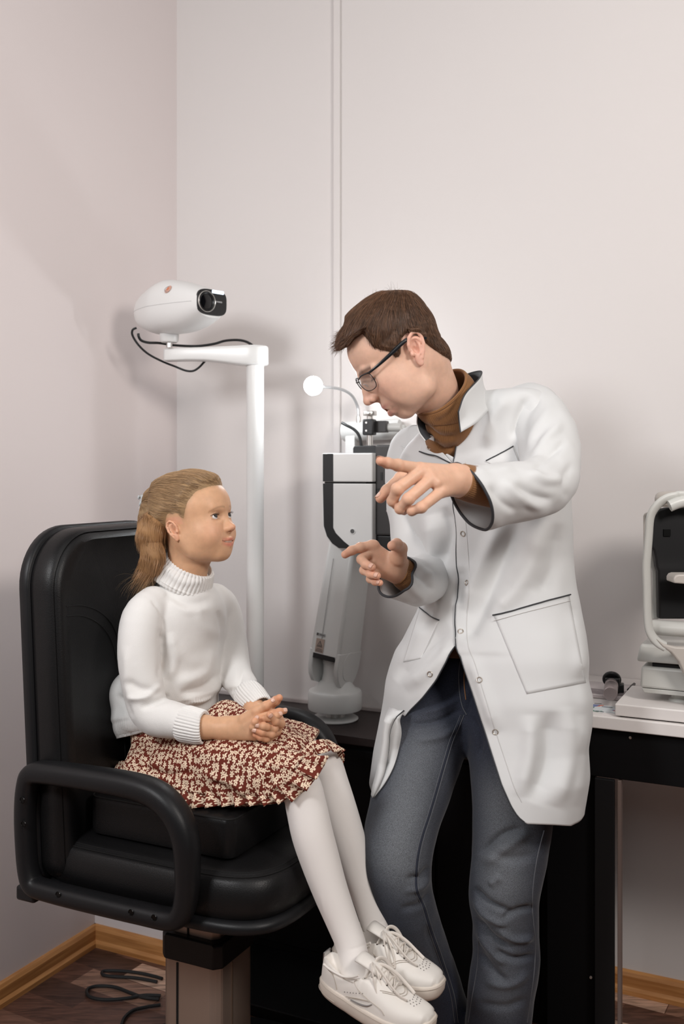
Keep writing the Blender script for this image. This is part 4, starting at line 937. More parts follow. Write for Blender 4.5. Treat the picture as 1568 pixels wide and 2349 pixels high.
def eyeball(c, r, gaze, up, iris, name, parent, pupil=0.30, irisr=0.50):
    """one eyeball with iris and pupil as colour rings of its own"""
    g_ = nrm(gaze); V = []; C_ = []; n = 28; rings = 26; r0 = nrm(np.cross(g_, up)); r1 = np.cross(g_, r0); Fc = []
    for k in range(rings + 1):
        a = math.pi * (k / rings) ** 1.4
        for i in range(n):
            b = 2 * math.pi * i / n; V.append(c + (g_ * math.cos(a) + (r0 * math.cos(b) + r1 * math.sin(b)) * math.sin(a)) * r)
            C_.append((0.004, 0.004, 0.005) if a < pupil * 0.55 else tuple(np.array(iris) * (0.8 + 0.3 * math.sin(i * 2.4))) if a < irisr * 0.92 else (0.02, 0.02, 0.025) if a < irisr * 1.05 else (0.72, 0.68, 0.66))
    for k in range(rings):
        for i in range(n): j = (i + 1) % n; Fc.append((k * n + i, (k + 1) * n + i, (k + 1) * n + j, k * n + j))
    me = mesh(name, V, Fc); set_color(me, np.array(C_)); return link(name, me, M_eye, parent, auto=180)
def ribs(V, N, mask, phase, amp):       # knit ribs: phase per vertex
    return V + N * (mask * amp * np.sin(phase))[:, None]
# ================================================================== the man in the lab coat
YM = 2.04
man = empty('person', V3(0.29, 2.2, 0), 'standing man in white lab coat and jeans, bending down and pointing with both hands', 'person')
pitch = 38 * D2R; yaw = 8 * D2R
hf = V3(-math.cos(yaw), -math.sin(yaw), 0); Fv = nrm(hf * math.cos(pitch) - UP * math.sin(pitch)); Uv = nrm(hf * math.sin(pitch) + UP * math.cos(pitch)); Sv = nrm(np.cross(Uv, Fv))
if Sv[1] > 0: Sv = -Sv           # + side = his left, nearer
Oh = P(950, 806, YM - 0.07) - Sv * 0.0735 - Fv * 0.012
MF = (Oh, Fv, Sv, Uv)
neckm = ([Oh - Fv * 0.005 - Uv * 0.03, P(990, 895, YM + 0.03), P(1022, 975, YM + 0.075), P(1040, 1050, YM + 0.12)], [0.057, 0.050, 0.040, 0.034])
hfld, eyes = build_head('man', MF, neckm, 0.0017)
HV, HQ = hfld.mesh(); HV = relax(HV, HQ, 1, 0.35)
def skin_man(V, frame):
    L_ = to_local(V, frame); f, s, u = L_.T; c = np.tile(np.array([0.72, 0.455, 0.335]), (len(V), 1))
    c = lerp3(c, (0.72, 0.40, 0.32), 0.55 * gauss(np.hypot(np.hypot(f - 9, abs(s) - 4), u + 2), 2.6)); c = lerp3(c, (0.72, 0.37, 0.29), 0.6 * gauss(np.hypot(np.hypot(f - 13, s), u + 2.4), 1.5))
    c = lerp3(c, (0.74, 0.38, 0.30), 0.5 * ((np.abs(s) > 7.2) & (np.abs(f - 1.2) < 3) & (np.abs(u) < 4)))
    lip = (gauss(u + 5.35, 0.50) + gauss(u + 7.15, 0.62)) * (f > 8.9) * gauss(s, 2.6) * (f > 9.6 + 0.0 * s); c = lerp3(c, (0.50, 0.19, 0.16), 0.95 * lip)
    c = lerp3(c, (0.16, 0.03, 0.025), 1.0 * gauss(u + 6.2, 0.42) * (f > 8.6) * (f < 10.75) * gauss(s, 2.4))
    c = lerp3(c, (0.10, 0.04, 0.03), 0.9 * gauss(np.hypot(np.hypot(f - 12.4, np.abs(s) - 0.7), u + 3.45), 0.42))
    br = gauss(u - (3.05 - 0.10 * (np.abs(s) - 3.0) ** 2), 0.50) * (f > 8.2) * (np.abs(s) > 0.9) * (np.abs(s) < 5.0); c = lerp3(c, (0.12, 0.065, 0.045), 0.85 * br)
    c = lerp3(c, (0.10, 0.055, 0.04), 0.8 * gauss(u - 0.50, 0.16) * (f > 9.2) * (np.abs(s) > 1.7) * (np.abs(s) < 4.6))
    c = lerp3(c, (0.55, 0.37, 0.29), 0.30 * gauss(np.hypot(np.hypot(f - 9, 0), u + 8), 3.0) * (u < -5))
    sh = np.clip((hair_T_man(L_) * 1000 + 2.2) / 3.0, 0, 1); c = lerp3(c, (0.17, 0.10, 0.07), 0.75 * sh)
    return c
def hair_T_man(L_):
    f, s, u = L_.T; a = np.abs(s)
    # hairline: front edge f position depends on height; side edge above the ear; nape
    front = 10.4 - 0.055 * np.clip(a, 0, 9) ** 2                                  # fringe line on top
    hl = np.where(a < 5.6, 9.0 + 0.02 * a ** 2, 9.0)                               # hairline height on the forehead
    top = np.clip((u - 7.6) / 2.2, 0, 1)
    inside = np.minimum(u - (8.6 - 0.12 * np.clip(f - 6, 0, 9) * 0), 50)
    # signed distance-like mask in the (f,u) side plane: hair is behind / above this polyline
    pl0 = np.array([(12.4, 8.3), (10.6, 8.5), (8.6, 9.0), (7.0, 8.9), (7.2, 7.4), (7.5, 5.6), (6.7, 4.1), (5.6, 2.8), (5.2, 1.0), (4.2, 0.6), (3.3, 1.0), (2.7, 1.8), (1.6, 3.2), (0.2, 3.4), (-1.2, 2.2), (-1.6, 0.0), (-2.3, -2.4), (-3.2, -4.6), (-5.0, -7.2), (-9.0, -7.6)])
    pl = pl0
    m = np.full(len(f), 1e9); sg = np.zeros(len(f)); p = np.stack([f, u], 1)
    for i in range(len(pl) - 1):
        A_, B_ = pl[i], pl[i + 1]; d, t = seg_dist(p, A_, B_); cr = (B_[0] - A_[0]) * (p[:, 1] - A_[1]) - (B_[1] - A_[1]) * (p[:, 0] - A_[0])
        up = d < m; m[up] = d[up]; sg[up] = np.where(cr[up] < 0, 1, -1)
    poly = np.concatenate([pl, [(-14, -7.6), (-14, 20), (14.5, 20), (14.5, 8.3)]])
    ins = np.zeros(len(f), bool); j = len(poly) - 1
    for i in range(len(poly)):
        xi, yi = poly[i]; xj, yj = poly[j]
        c_ = ((yi > u) != (yj > u)) & (f < (xj - xi) * (u - yi) / (yj - yi + 1e-12) + xi); ins ^= c_; j = i
    sd_ = np.where(ins, m, -m)
    thick = 0.0055 + 0.015 * np.clip((u - 5.5) / 5.0, 0, 1) + 0.006 * np.clip((f - 3) / 7, 0, 1) * np.clip((u - 7) / 3, 0, 1)
    thick = thick * (1 - 0.55 * np.clip((-u - 1) / 6, 0, 1))
    k = np.clip((sd_ + 0.25) / 1.5, 0, 1); k = k * k * (3 - 2 * k)
    return np.where(sd_ > -0.6, -0.004 + (thick + 0.004) * k, -0.012)
SV, SQ = hair_shell(hfld, MF, hair_T_man)
# keep only the shell that is really outside the skin, give it combed ripples
def flow_man(p):
    L_ = to_local(p, MF); crown = np.array([-4.5, 1.5, 12.5]); d = L_ - crown; t = d.copy()
    topw = np.clip((L_[:, 2] - 8) / 3, 0, 1)[:, None]
    t = nrm(t) * (1 - 0.0 * topw) + np.array([0.25, 0, -0.75]) * (1 - topw) * 0.6 + np.array([0.8, 0.55, 0.0]) * topw * 0.7
    return nrm(t[:, [0]] * Fv + t[:, [1]] * Sv + t[:, [2]] * Uv)
SN = vnormals(SV, SQ); SL = to_local(SV, MF); TT = hair_T_man(SL)
fl_ = flow_man(SV); sidev = nrm(np.cross(SN, fl_)); c1 = (SL @ np.array([[0.3], [1.0], [0.5]]))[:, 0]
strand_ph = vnoise(np.stack([SL[:, 0] * 0.5, SL[:, 1] * 2.2, (SL[:, 2] - SL[:, 0]) * 1.7], 1) + 40, 2)
SV2 = SV + SN * (strand_ph * 0.0014 * np.clip(TT * 200, 0, 1))[:, None]
shade = 0.8 + 0.3 * strand_ph
hair_c = np.array([0.115, 0.060, 0.034])
hb_m = part_from('hair', SV2, SQ, M_hairbase, man, col=hair_c[None] * shade[:, None])
body_parts = [(HV, HQ)]
bvS = bvh(SV, SQ)
rs = np.random.RandomState(5); area_ok = np.nonzero((TT > 0.0016))[0]; pick = rs.choice(area_ok, 6500)
roots = SV[pick] + rs.normal(0, 0.0008, (len(pick), 3)) - SN[pick] * 0.0008
Ls = 0.014 + 0.030 * np.clip((SL[pick, 2] - 4) / 5, 0, 1)
def hcol(roots_, r): return hair_c[None] * (0.55 + 1.5 * r.rand(len(roots_), 1) ** 1.6) * np.array([[1.0, 0.95, 0.9]])
strands('hair_strands', roots, flow_man(roots), SN[pick], Ls, 0.00034, hcol, M_hair, hb_m, nseg=6, lift=0.035, flow=flow_man, surf=bvS, jitter=0.11)
# fringe tuft standing over the forehead
tip_ids = np.nonzero((SL[:, 0] > 8.6) & (SL[:, 2] > 8.2) & (TT > 0.004))[0]
if len(tip_ids):
    pk = rs.choice(tip_ids, 420); strands('fringe', SV[pk], nrm(Fv * 0.85 + Uv * 0.1 + rs.normal(0, 0.2, (len(pk), 3))), SN[pk], 0.018, 0.00028, hcol, M_hair, hb_m, nseg=4, gravity=-UP * 0.12, jitter=0.2, seed=9)
crown_ids = np.nonzero((SL[:, 0] < 1) & (SL[:, 0] > -5) & (SL[:, 2] > 10.8))[0]
if len(crown_ids):
    pk = rs.choice(crown_ids, 60); strands('cowlick', SV[pk], nrm(Uv * 0.45 + Fv * -0.5 + rs.normal(0, 0.35, (len(pk), 3))), SN[pk], 0.020, 0.00022, hcol, M_hair, hb_m, nseg=5, gravity=-UP * 0.35, jitter=0.2, seed=11)

# ---------------------------------------------------------------- hands
def hand_field(lo_px, hi_px, y0, y1, h=0.0013):
    c = [P(x, y, d) for x in (lo_px[0], hi_px[0]) for y in (lo_px[1], hi_px[1]) for d in (y0, y1)]; return Field(np.min(c, 0), np.max(c, 0), h)
def finger(fd_, pts, rs_, k=0.004, web=0.006):
    q = [P(*p) for p in pts]
    for i in range(len(q) - 1): fd_.cap(q[i], q[i + 1], rs_[i], rs_[i + 1], web if i == 0 else 0.0035)
    for i in range(1, len(q) - 1): fd_.ell(q[i], np.array([1, 1, 1]) * rs_[i] * 1.06, None, 0.003)
    return q
def merge(fd_, other): fd_.D = np.minimum(fd_.D, other.D)
def blend(fd_, other, k):
    t = np.clip(0.5 + 0.5 * (fd_.D - other.D) / k, 0, 1); fd_.D = fd_.D + (other.D - fd_.D) * t - k * t * (1 - t)
def sub_field(fd_): g2 = Field.__new__(Field); g2.lo, g2.h, g2.n = fd_.lo, fd_.h, fd_.n; g2.D = np.full(fd_.n, 1.0, np.float32); return g2
def make_hand(bounds, palm, fingers, thumb, forearm, h=0.0013):
    """palm: list of (a,b,ra,rb); fingers: list of (pts,radii) each kept a separate digit; joined to the palm only at the root"""
    fd_ = hand_field(*bounds, h=h)
    for a, b, ra, rb in palm: fd_.cap(P(*a), P(*b), ra, rb, 0.010)
    for i in range(len(forearm[0]) - 1): fd_.cap(P(*forearm[0][i]), P(*forearm[0][i + 1]), forearm[1][i], forearm[1][i + 1], 0.014)
    tips = []; digits = sub_field(fd_)
    for pts, rs_ in fingers + [thumb]:
        g2 = sub_field(fd_); q = finger(g2, pts, rs_); tips.append((q, rs_)); digits.D = np.minimum(digits.D, g2.D)
    blend(fd_, digits, 0.0045)
    V, Q = fd_.mesh(); V = relax(V, Q, 2, 0.4); return V, Q, tips
def hand_color(V, tips, base, nails=True, naildir=None):
    c = np.tile(np.array(base), (len(V), 1)); red = np.array([base[0] * 1.0, base[1] * 0.76, base[2] * 0.72])
    for q, rs_ in tips:
        c = lerp3(c, red, 0.65 * gauss(np.linalg.norm(V - q[-1], axis=1), 0.014))
        for j in range(0, len(q) - 1): c = lerp3(c, red, 0.35 * gauss(np.linalg.norm(V - q[j], axis=1), 0.009))
    return c
def nail(tip, prev, up, r, name, parent, ln=0.0105):
    """small curved nail plate on the back of a fingertip"""
    ax = nrm(tip - prev); up = nrm(up - ax * np.dot(up, ax)); sd_ = np.cross(ax, up); V = []; Fc = []; nu, nv = 7, 7
    for i in range(nu):
        u = i / (nu - 1)
        for j in range(nv):
            v = (j / (nv - 1) - 0.5) * 2; wv = v * (1 - 0.28 * abs(u * 2 - 1) ** 3); a = wv * 0.82
            V.append(tip + ax * (-ln * 0.62 + ln * u + r * 0.25) + (sd_ * math.sin(a) + up * math.cos(a)) * (r * 1.045) * (1 - 0.10 * u ** 3))
    for i in range(nu - 1):
        for j in range(nv - 1): Fc.append((i * nv + j, i * nv + j + 1, (i + 1) * nv + j + 1, (i + 1) * nv + j))
    return MB().add(V, Fc).build(name, M_nail, parent, solid=0.0005, auto=180)
M_nail = mat('nail', (0.70, 0.43, 0.33), rough=0.28, spec=0.5, coat=0.3)
SK_M = (0.70, 0.425, 0.295)
# his left hand (nearer), back of the hand to us, index stretched
lw = (1062, 1103, 1.80)
LH = make_hand(((845, 1030), (1150, 1215), 1.60, 1.95),
    palm=[((1040, 1092, 1.785), (966, 1076, 1.745), 0.0200, 0.0125), ((1040, 1098, 1.78), (984, 1090, 1.738), 0.0200, 0.0125), ((1042, 1104, 1.78), (1000, 1108, 1.735), 0.0200, 0.0120), ((1045, 1112, 1.785), (1014, 1128, 1.740), 0.0195, 0.0110), ((1030, 1098, 1.79), (975, 1098, 1.765), 0.018, 0.014)],
    fingers=[([(957, 1075, 1.745), (912, 1067, 1.722), (888, 1062, 1.705), (872, 1057.5, 1.695)], [0.0112, 0.0102, 0.0090, 0.0080]),
             ([(966, 1080, 1.740), (911, 1122, 1.716), (900, 1149, 1.730), (909, 1160, 1.752)], [0.0115, 0.0104, 0.0092, 0.0080]),
             ([(988, 1099, 1.735), (936, 1145, 1.708), (917, 1167, 1.722), (926, 1172, 1.745)], [0.0112, 0.0100, 0.0088, 0.0076]),
             ([(1012, 1127, 1.737), (966, 1164, 1.708), (944, 1172, 1.716), (934, 1168, 1.735)], [0.0105, 0.0092, 0.0080, 0.0070])],
    thumb=([(1000, 1092, 1.80), (920, 1098, 1.805), (888, 1127, 1.790), (872, 1143, 1.780)], [0.014, 0.0125, 0.0112, 0.0090]),
    forearm=([(1048, 1100, 1.785), (1070, 1106, 1.80), (1125, 1115, 1.83)], [0.026, 0.0275, 0.033]))
# his right hand, palm to us, index pointing left
RH = make_hand(((770, 1215), (1000, 1400), 1.85, 2.22),
    palm=[((905, 1300, 2.05), (852, 1252, 2.03), 0.0190, 0.0115), ((905, 1303, 2.05), (850, 1268, 2.032), 0.0190, 0.0115), ((903, 1308, 2.05), (856, 1290, 2.035), 0.0190, 0.0110), ((902, 1312, 2.05), (866, 1312, 2.04), 0.0185, 0.0105), ((905, 1298, 2.045), (912, 1274, 2.025), 0.0195, 0.0165)],
    fingers=[([(858, 1250, 2.03), (826, 1256, 2.02), (806, 1263, 2.012), (791, 1272, 2.005)], [0.0105, 0.0098, 0.0088, 0.0080]),
             ([(850, 1266, 2.035), (829, 1283, 2.012), (838, 1295, 1.990), (853, 1301, 1.975)], [0.0105, 0.0096, 0.0087, 0.0078]),
             ([(855, 1288, 2.037), (835, 1308, 2.010), (849, 1317, 1.985), (865, 1321, 1.970)], [0.0100, 0.0090, 0.0082, 0.0073]),
             ([(866, 1310, 2.040), (849, 1328, 2.012), (860, 1334, 1.990), (871, 1337, 1.975)], [0.0092, 0.0080, 0.0074, 0.0066])],
    thumb=([(915, 1280, 2.02), (917, 1259, 2.005), (909, 1249, 1.985), (899, 1252, 1.965)], [0.0165, 0.0140, 0.0115, 0.0098]),
    forearm=([(905, 1300, 2.052), (921, 1312, 2.065), (960, 1335, 2.10)], [0.0245, 0.0250, 0.030]))
hc = [hand_color(RH[0], RH[2], SK_M), hand_color(LH[0], LH[2], SK_M)]
# hidden trunk so the body is one figure under the clothes
tr_ = Field(V3(-0.02, 1.72, 0.02), V3(0.72, 2.62, 1.62), 0.012)
LSH, RSH = P(1235, 985, 2.14), P(975, 1080, 2.33); HIPL, HIPR = P(1150, 1620, 2.17), P(1010, 1610, 2.22)
tr_.cap(P(1055, 1110, 2.23), P(1085, 1250, 2.26), 0.05, 0.065, 0.03).cap(P(1085, 1250, 2.25), P(1085, 1560, 2.21), 0.07, 0.075, 0.04).cap(LSH, P(1262, 1110, 1.95), 0.036, 0.036, 0.02).cap(RSH, P(980, 1315, 2.21), 0.036, 0.034, 0.02)
tr_.cap(P(1262, 1110, 1.95), P(1125, 1115, 1.83), 0.036, 0.032, 0.015).cap(P(980, 1315, 2.21), P(950, 1330, 2.09), 0.034, 0.029, 0.015).cap(LSH, RSH, 0.038, 0.038, 0.03)
KR, KL = P(912, 1985, 2.06), P(1163, 1990, 2.07); AR = P(1045, 2440, 2.22); AL = P(1140, 2440, 2.10)
AR = V3(AR[0], AR[1], 0.09); AL = V3(AL[0], AL[1], 0.09)
tr_.cap(HIPR, KR, 0.055, 0.042, 0.02).cap(KR, AR, 0.040, 0.032, 0.02).cap(HIPL, KL, 0.055, 0.042, 0.02).cap(KL, AL, 0.040, 0.032, 0.02)
TV, TQ = tr_.mesh()
BV, BQ = joinparts([(HV, HQ), (RH[0], RH[1]), (LH[0], LH[1]), (TV, TQ)])
BC = np.concatenate([skin_man(HV, MF)] + hc + [np.tile(np.array(SK_M), (len(TV), 1))])
man_body = part_from('body', BV, BQ, M_skin, man, col=BC)
for c_, r_ in eyes: eyeball(c_, r_, nrm(Fv - Uv * 0.35), Uv, (0.10, 0.13, 0.14), 'eye', man_body)
for q, rs_ in LH[2][:1]: nail(q[-1], q[-2], V3(0.1, 0.4, 0.9), rs_[-1], 'fingernail', man_body)
nail(LH[2][4][0][-1], LH[2][4][0][-2], V3(-0.75, -0.25, 0.6), LH[2][4][1][-1], 'thumbnail', man_body, ln=0.012)
for i, up_ in ((1, V3(0.1, -1, 0.35)), (2, V3(0.1, -1, 0.25)), (3, V3(0.1, -1, 0.2))): nail(RH[2][i][0][-1], RH[2][i][0][-2], up_, RH[2][i][1][-1], 'fingernail', man_body, ln=0.009)
WL = lambda p: Oh + (np.asarray(p, float) / 100) @ np.array([Fv, Sv, Uv])
# ---------------------------------------------------------------- the man's clothes
M_coat = mat('coat_cotton', (0.655, 0.66, 0.66), rough=0.62, spec=0.25, sheen=0.15, bump=(1500, 0.10, 0.0003))
M_pipe = mat('coat_piping', (0.035, 0.037, 0.042), rough=0.6)
M_coat_in = mat('coat_collar_lining', (0.03, 0.032, 0.036), rough=0.7)
M_knit = mat('brown_knit', (0.25, 0.118, 0.047), rough=0.75, spec=0.2, sheen=0.3)
M_snap = mat('snap_metal', (0.45, 0.40, 0.35), rough=0.35, metal=0.7)
LX = nrm(V3(0.74, -0.67, 0)); FX = nrm(V3(-0.67, -0.74, 0))
# (y, left silhouette, right silhouette, depth, ratio, tilt) of the coat body
CT = np.array([(938, 1005, 1120, 2.16, 0.95, 0.035), (944, 975, 1165, 2.16, 0.80, 0.045), (953, 950, 1210, 2.17, 0.66, 0.055), (968, 928, 1250, 2.17, 0.58, 0.062), (995, 915, 1275, 2.18, 0.56, 0.062), (1040, 908, 1290, 2.19, 0.58, 0.055),
               (1120, 915, 1304, 2.20, 0.62, 0.035), (1200, 925, 1310, 2.21, 0.64, 0.015), (1280, 945, 1316, 2.22, 0.66, 0.0), (1350, 962, 1322, 2.20, 0.64, 0), (1400, 960, 1332, 2.185, 0.62, 0), (1460, 932, 1343, 2.17, 0.62, 0),
               (1520, 905, 1349, 2.16, 0.62, 0), (1570, 893, 1347, 2.155, 0.62, 0), (1620, 883, 1360, 2.15, 0.62, 0), (1680, 877, 1358, 2.15, 0.62, 0), (1740, 868, 1347, 2.14, 0.64, 0), (1810, 856, 1352, 2.13, 0.66, 0), (1890, 846, 1340, 2.12, 0.68, 0)], float)
RE = np.array([(938, 1072), (968, 1060), (1000, 1053), (1030, 1047), (1062, 1042), (1165, 1041), (1230, 1046), (1330, 1052), (1430, 1045), (1480, 1048), (1520, 1061), (1640, 1099), (1800, 1150), (1850, 1172), (1875, 1188), (1890, 1208)], float)
LE = np.array([(938, 1012), (960, 990), (985, 984), (1000, 992), (1015, 1001), (1040, 1020), (1062, 1048), (1165, 1056), (1330, 1066), (1430, 1058), (1480, 1046), (1527, 1026), (1574, 1001), (1621, 970), (1657, 938), (1690, 918), (1739, 908), (1775, 898), (1810, 888), (1850, 868), (1890, 853)], float)
ys = np.concatenate([np.linspace(938, 1040, 26), np.linspace(1046, 1480, 100), np.linspace(1485, 1890, 96)])
ci = lambda col, y: np.interp(y, CT[:, 0], CT[:, col])
def smooth1(v, k=3):
    for _ in range(k): v = np.concatenate([[v[0]], (v[:-2] + 2 * v[1:-1] + v[2:]) / 4, [v[-1]]])
    return v
cols = {c: smooth1(ci(c, ys), 5) for c in range(1, 6)}
NR = 260; rows = []
phs = np.linspace(0, 2 * math.pi, 721)
for k, y in enumerate(ys):
    xl, xr, yc, ra, ti = (cols[c][k] for c in range(1, 6))
    wpx = (xr - xl) / 2; cxp = (xl + xr) / 2; wm = wpx * yc / F
    a = wm / math.sqrt(LX[0] ** 2 + (ra * FX[0]) ** 2); b = a * ra
    c = P(cxp, y, yc)
    ex = 0.92
    def pt_(ph, a=a, b=b, c=c, ti=ti):
        ca, sa = np.cos(ph), np.sin(ph); u = np.sign(ca) * np.abs(ca) ** ex * a; v = np.sign(sa) * np.abs(sa) ** ex * b
        return c[None] + u[:, None] * LX + v[:, None] * FX + (u / a * ti)[:, None] * UP
    for _ in range(3):
        px = proj(pt_(phs))[:, 0]; kx = (xr - xl) / (px.max() - px.min()); off = ((xl + xr) - (px.max() + px.min())) / 2
        a *= kx; b *= kx; c = c + V3(off * yc / F, 0, 0)
        def pt_(ph, a=a, b=b, c=c, ti=ti):
            ca, sa = np.cos(ph), np.sin(ph); u = np.sign(ca) * np.abs(ca) ** ex * a; v = np.sign(sa) * np.abs(sa) ** ex * b
            return c[None] + u[:, None] * LX + v[:, None] * FX + (u / a * ti)[:, None] * UP
    q = pt_(phs); px = proj(q)[:, 0]
    iR, iL = np.argmax(px), np.argmin(px)          # silhouettes
    # visible side runs between them through the front (phase pi/2 region)
    i0, i1 = sorted((iR, iL)); seg = np.arange(i0, i1 + 1)
    if q[seg].mean(0)[1] > c[1]: seg = np.concatenate([np.arange(i1, 721), np.arange(0, i0 + 1)])
    o = np.argsort(px[seg]); xs_, ph_ = px[seg][o], phs[seg][o]
    if ph_.max() - ph_.min() > math.pi * 1.5: ph_ = np.where(ph_ > math.pi, ph_ - 2 * math.pi, ph_)
    pR = np.interp(np.interp(y, RE[:, 0], RE[:, 1]), xs_, ph_); pL = np.interp(np.interp(y, LE[:, 0], LE[:, 1]), xs_, ph_)
    # go from pR away through the right silhouette, the back, the left silhouette, to pL
    phR = phs[iR]; step = -1 if (((phR - pR + math.pi) % (2 * math.pi)) - math.pi) < 0 else 1
    tot = (step * (pL - pR)) % (2 * math.pi)
    if tot < math.pi: tot += 2 * math.pi if tot < 0.8 else 0
    rows.append((pR, step, tot, pt_))
yc_of = cols[3]
V = np.zeros((len(ys), NR, 3)); tt = np.linspace(0, 1, NR)
hem = np.interp(tt, [0, 0.12, 0.28, 0.42, 0.70, 0.85, 1.0], [1890, 1894, 1850, 1700, 1700, 1812, 1828])
for k, y in enumerate(ys):
    pR, step, tot, pt_ = rows[k]; r_ = pt_(pR + step * tot * tt)
    target = 1480 + (hem - 1480) * (y - 1480) / 410.0 if y > 1480 else np.full(NR, y)
    if y > 1080:
        Yv = np.minimum(r_[:, 1], yc_of[k]); r_[:, 2] += (y - YH) * yc_of[k] / F - (target - YH) * Yv / F
    lift = 0.0045 * np.clip((0.10 - tt) / 0.04, 0, 1) * (1060 < y < 1500); n_ = nrm(r_ - r_.mean(0)) * V3(1, 1, 0)
    r_ += n_ * np.asarray(lift)[:, None] if np.ndim(lift) else 0
    V[k] = r_
# smooth along the rows
for _ in range(2):
    V[1:-1] = (V[:-2] + 2 * V[1:-1] + V[2:]) / 4
idx = np.arange(len(ys) * NR).reshape(len(ys), NR)
CQ = np.stack([idx[:-1, :-1], idx[1:, :-1], idx[1:, 1:], idx[:-1, 1:]], -1).reshape(-1, 4)
CV = V.reshape(-1, 3); CN = vnormals(CV, CQ); ctr = P(1110, 1300, 2.22)
if (CN * (CV - np.array([ctr[0], ctr[1], 0]) * [1, 1, 0] - [0, 0, 1] * CV)).sum(1).mean() < 0: CQ = CQ[:, ::-1]; CN = -CN
coat_folds = [([(1215, 905), (1190, 960), (1180, 1010)], 12, -0.0101), ([(1170, 905), (1130, 960), (1110, 1030)], 16, 0.0087), ([(1245, 915), (1215, 980), (1205, 1060)], 12, 0.0087), ([(1200, 1180), (1150, 1290), (1085, 1420), (1058, 1470)], 22, -0.0174), ([(1150, 1190), (1105, 1300), (1062, 1400)], 18, 0.0145),
              ([(1245, 1190), (1200, 1330), (1120, 1420)], 22, 0.0145), ([(1285, 1200), (1270, 1300), (1230, 1370)], 20, -0.0116), ([(985, 1180), (1000, 1260), (990, 1330)], 20, 0.0174), ([(1020, 1160), (1030, 1230), (1010, 1300)], 14, -0.0145), ([(975, 1345), (985, 1400), (960, 1450)], 14, -0.0101),
              ([(1040, 1475), (1000, 1530), (930, 1580)], 14, 0.0101), ([(1035, 1440), (960, 1500), (905, 1560)], 16, -0.0101), ([(1060, 1300), (1050, 1390)], 12, -0.0072), ([(1262, 1630), (1255, 1740), (1215, 1840)], 26, -0.0145), ([(1215, 1640), (1215, 1730), (1195, 1830)], 20, 0.0116), ([(1300, 1620), (1300, 1740), (1270, 1850)], 22, 0.0116),
              ([(1330, 1560), (1345, 1640), (1335, 1730)], 18, 0.0058), ([(1325, 1640), (1330, 1740), (1320, 1850)], 14, 0.0072), ([(1075, 1500), (1110, 1590), (1140, 1680)], 16, 0.0087), ([(1310, 1400), (1330, 1480), (1325, 1560)], 18, 0.0116),
              ([(930, 1040), (915, 1100), (925, 1160)], 14, -0.0087), ([(1090, 1080), (1150, 1060), (1230, 1070)], 16, 0.0072)]
CV2 = fold(CV, CN, coat_folds)
nz = vnoise((CV2 @ np.array([[0.8, 0.6, 0], [-0.48, 0.64, 0.6], [0.36, -0.48, 0.8]])) * 11 + 7, 4) * 0.0020 + vnoise(CV2 * np.array([30, 30, 9]) + 3, 5) * 0.0016
CV2 = CV2 + CN * nz[:, None]
coat = part_from('lab_coat', CV2, CQ, M_coat, man, solid=0.0022)
bvC = bvh(CV2, CQ)
# sleeves
def sleeve(pts, radii, shear, name, folds, m=M_coat, nseg=10, nr=96, sxy=1.0, shear_end=True, parent=None, lining=True, ribbing=0):
    q = catmull(np.array([P(*p) for p in pts]), nseg); r = catmull(np.array(radii, float)[:, None], nseg)[:, 0]; T = tangents(q); N, Bn = frames(T, UP)
    th = np.linspace(0, 2 * math.pi, nr, endpoint=False); m_ = len(q)
    V = q[:, None] + (N[:, None] * np.cos(th)[None, :, None] + Bn[:, None] * np.sin(th)[None, :, None] * sxy) * r[:, None, None]
    if shear:
        wgt = np.clip((np.arange(m_) / (m_ - 1) - 0.55) / 0.45, 0, 1) ** 1.5; upc = (V - q[:, None])[..., 2]
        V = V + T[:, None] * (upc * shear * wgt[:, None])[..., None]
    idx = np.arange(m_ * nr).reshape(m_, nr); nx = np.roll(idx, -1, 1)
    Q = np.stack([idx[:-1], nx[:-1], nx[1:], idx[1:]], -1).reshape(-1, 4)[:, ::-1]
    V = V.reshape(-1, 3); Nn = vnormals(V, Q)
    if ((V - np.repeat(q, nr, 0)) * Nn).sum(1).mean() < 0: Q = Q[:, ::-1]; Nn = -Nn
    V = fold(V, Nn, folds); V = V + Nn * (vnoise(V * 22 + 11, 8) * 0.0028 + vnoise(V * 50 + 5, 9) * 0.0012)[:, None]
    rim = V[-nr:]
    return V, Q, rim, q, T
LSV, LSQ, LRIM, _, _ = sleeve([(1150, 950, 2.19), (1175, 938, 2.17), (1200, 934, 2.145), (1230, 950, 2.10), (1254, 1000, 2.035), (1262, 1060, 1.985), (1250, 1106, 1.935), (1215, 1123, 1.885), (1160, 1130, 1.855), (1112, 1138, 1.835), (1076, 1139, 1.82)], [0.012, 0.034, 0.050, 0.058, 0.0600, 0.0590, 0.0570, 0.0545, 0.0555, 0.0590, 0.0605], 0.48, 'left',
    [([(1290, 970), (1250, 1010), (1215, 1060)], 10, 0.008), ([(1300, 1010), (1260, 1045), (1225, 1080)], 9, -0.007), ([(1210, 1080), (1250, 1100), (1290, 1100)], 10, 0.008), ([(1180, 1110), (1230, 1140), (1270, 1150)], 11, -0.009), ([(1150, 1100), (1190, 1140), (1250, 1170)], 11, 0.007), ([(1120, 1110), (1150, 1150), (1190, 1178)], 10, -0.006),
     ([(1270, 930), (1225, 990), (1205, 1040)], 10, 0.006), ([(1240, 905), (1205, 960), (1195, 1010)], 9, -0.006), ([(1310, 1060), (1290, 1110), (1300, 1150)], 9, -0.006), ([(1090, 1075), (1130, 1080), (1180, 1074)], 9, 0.004)])
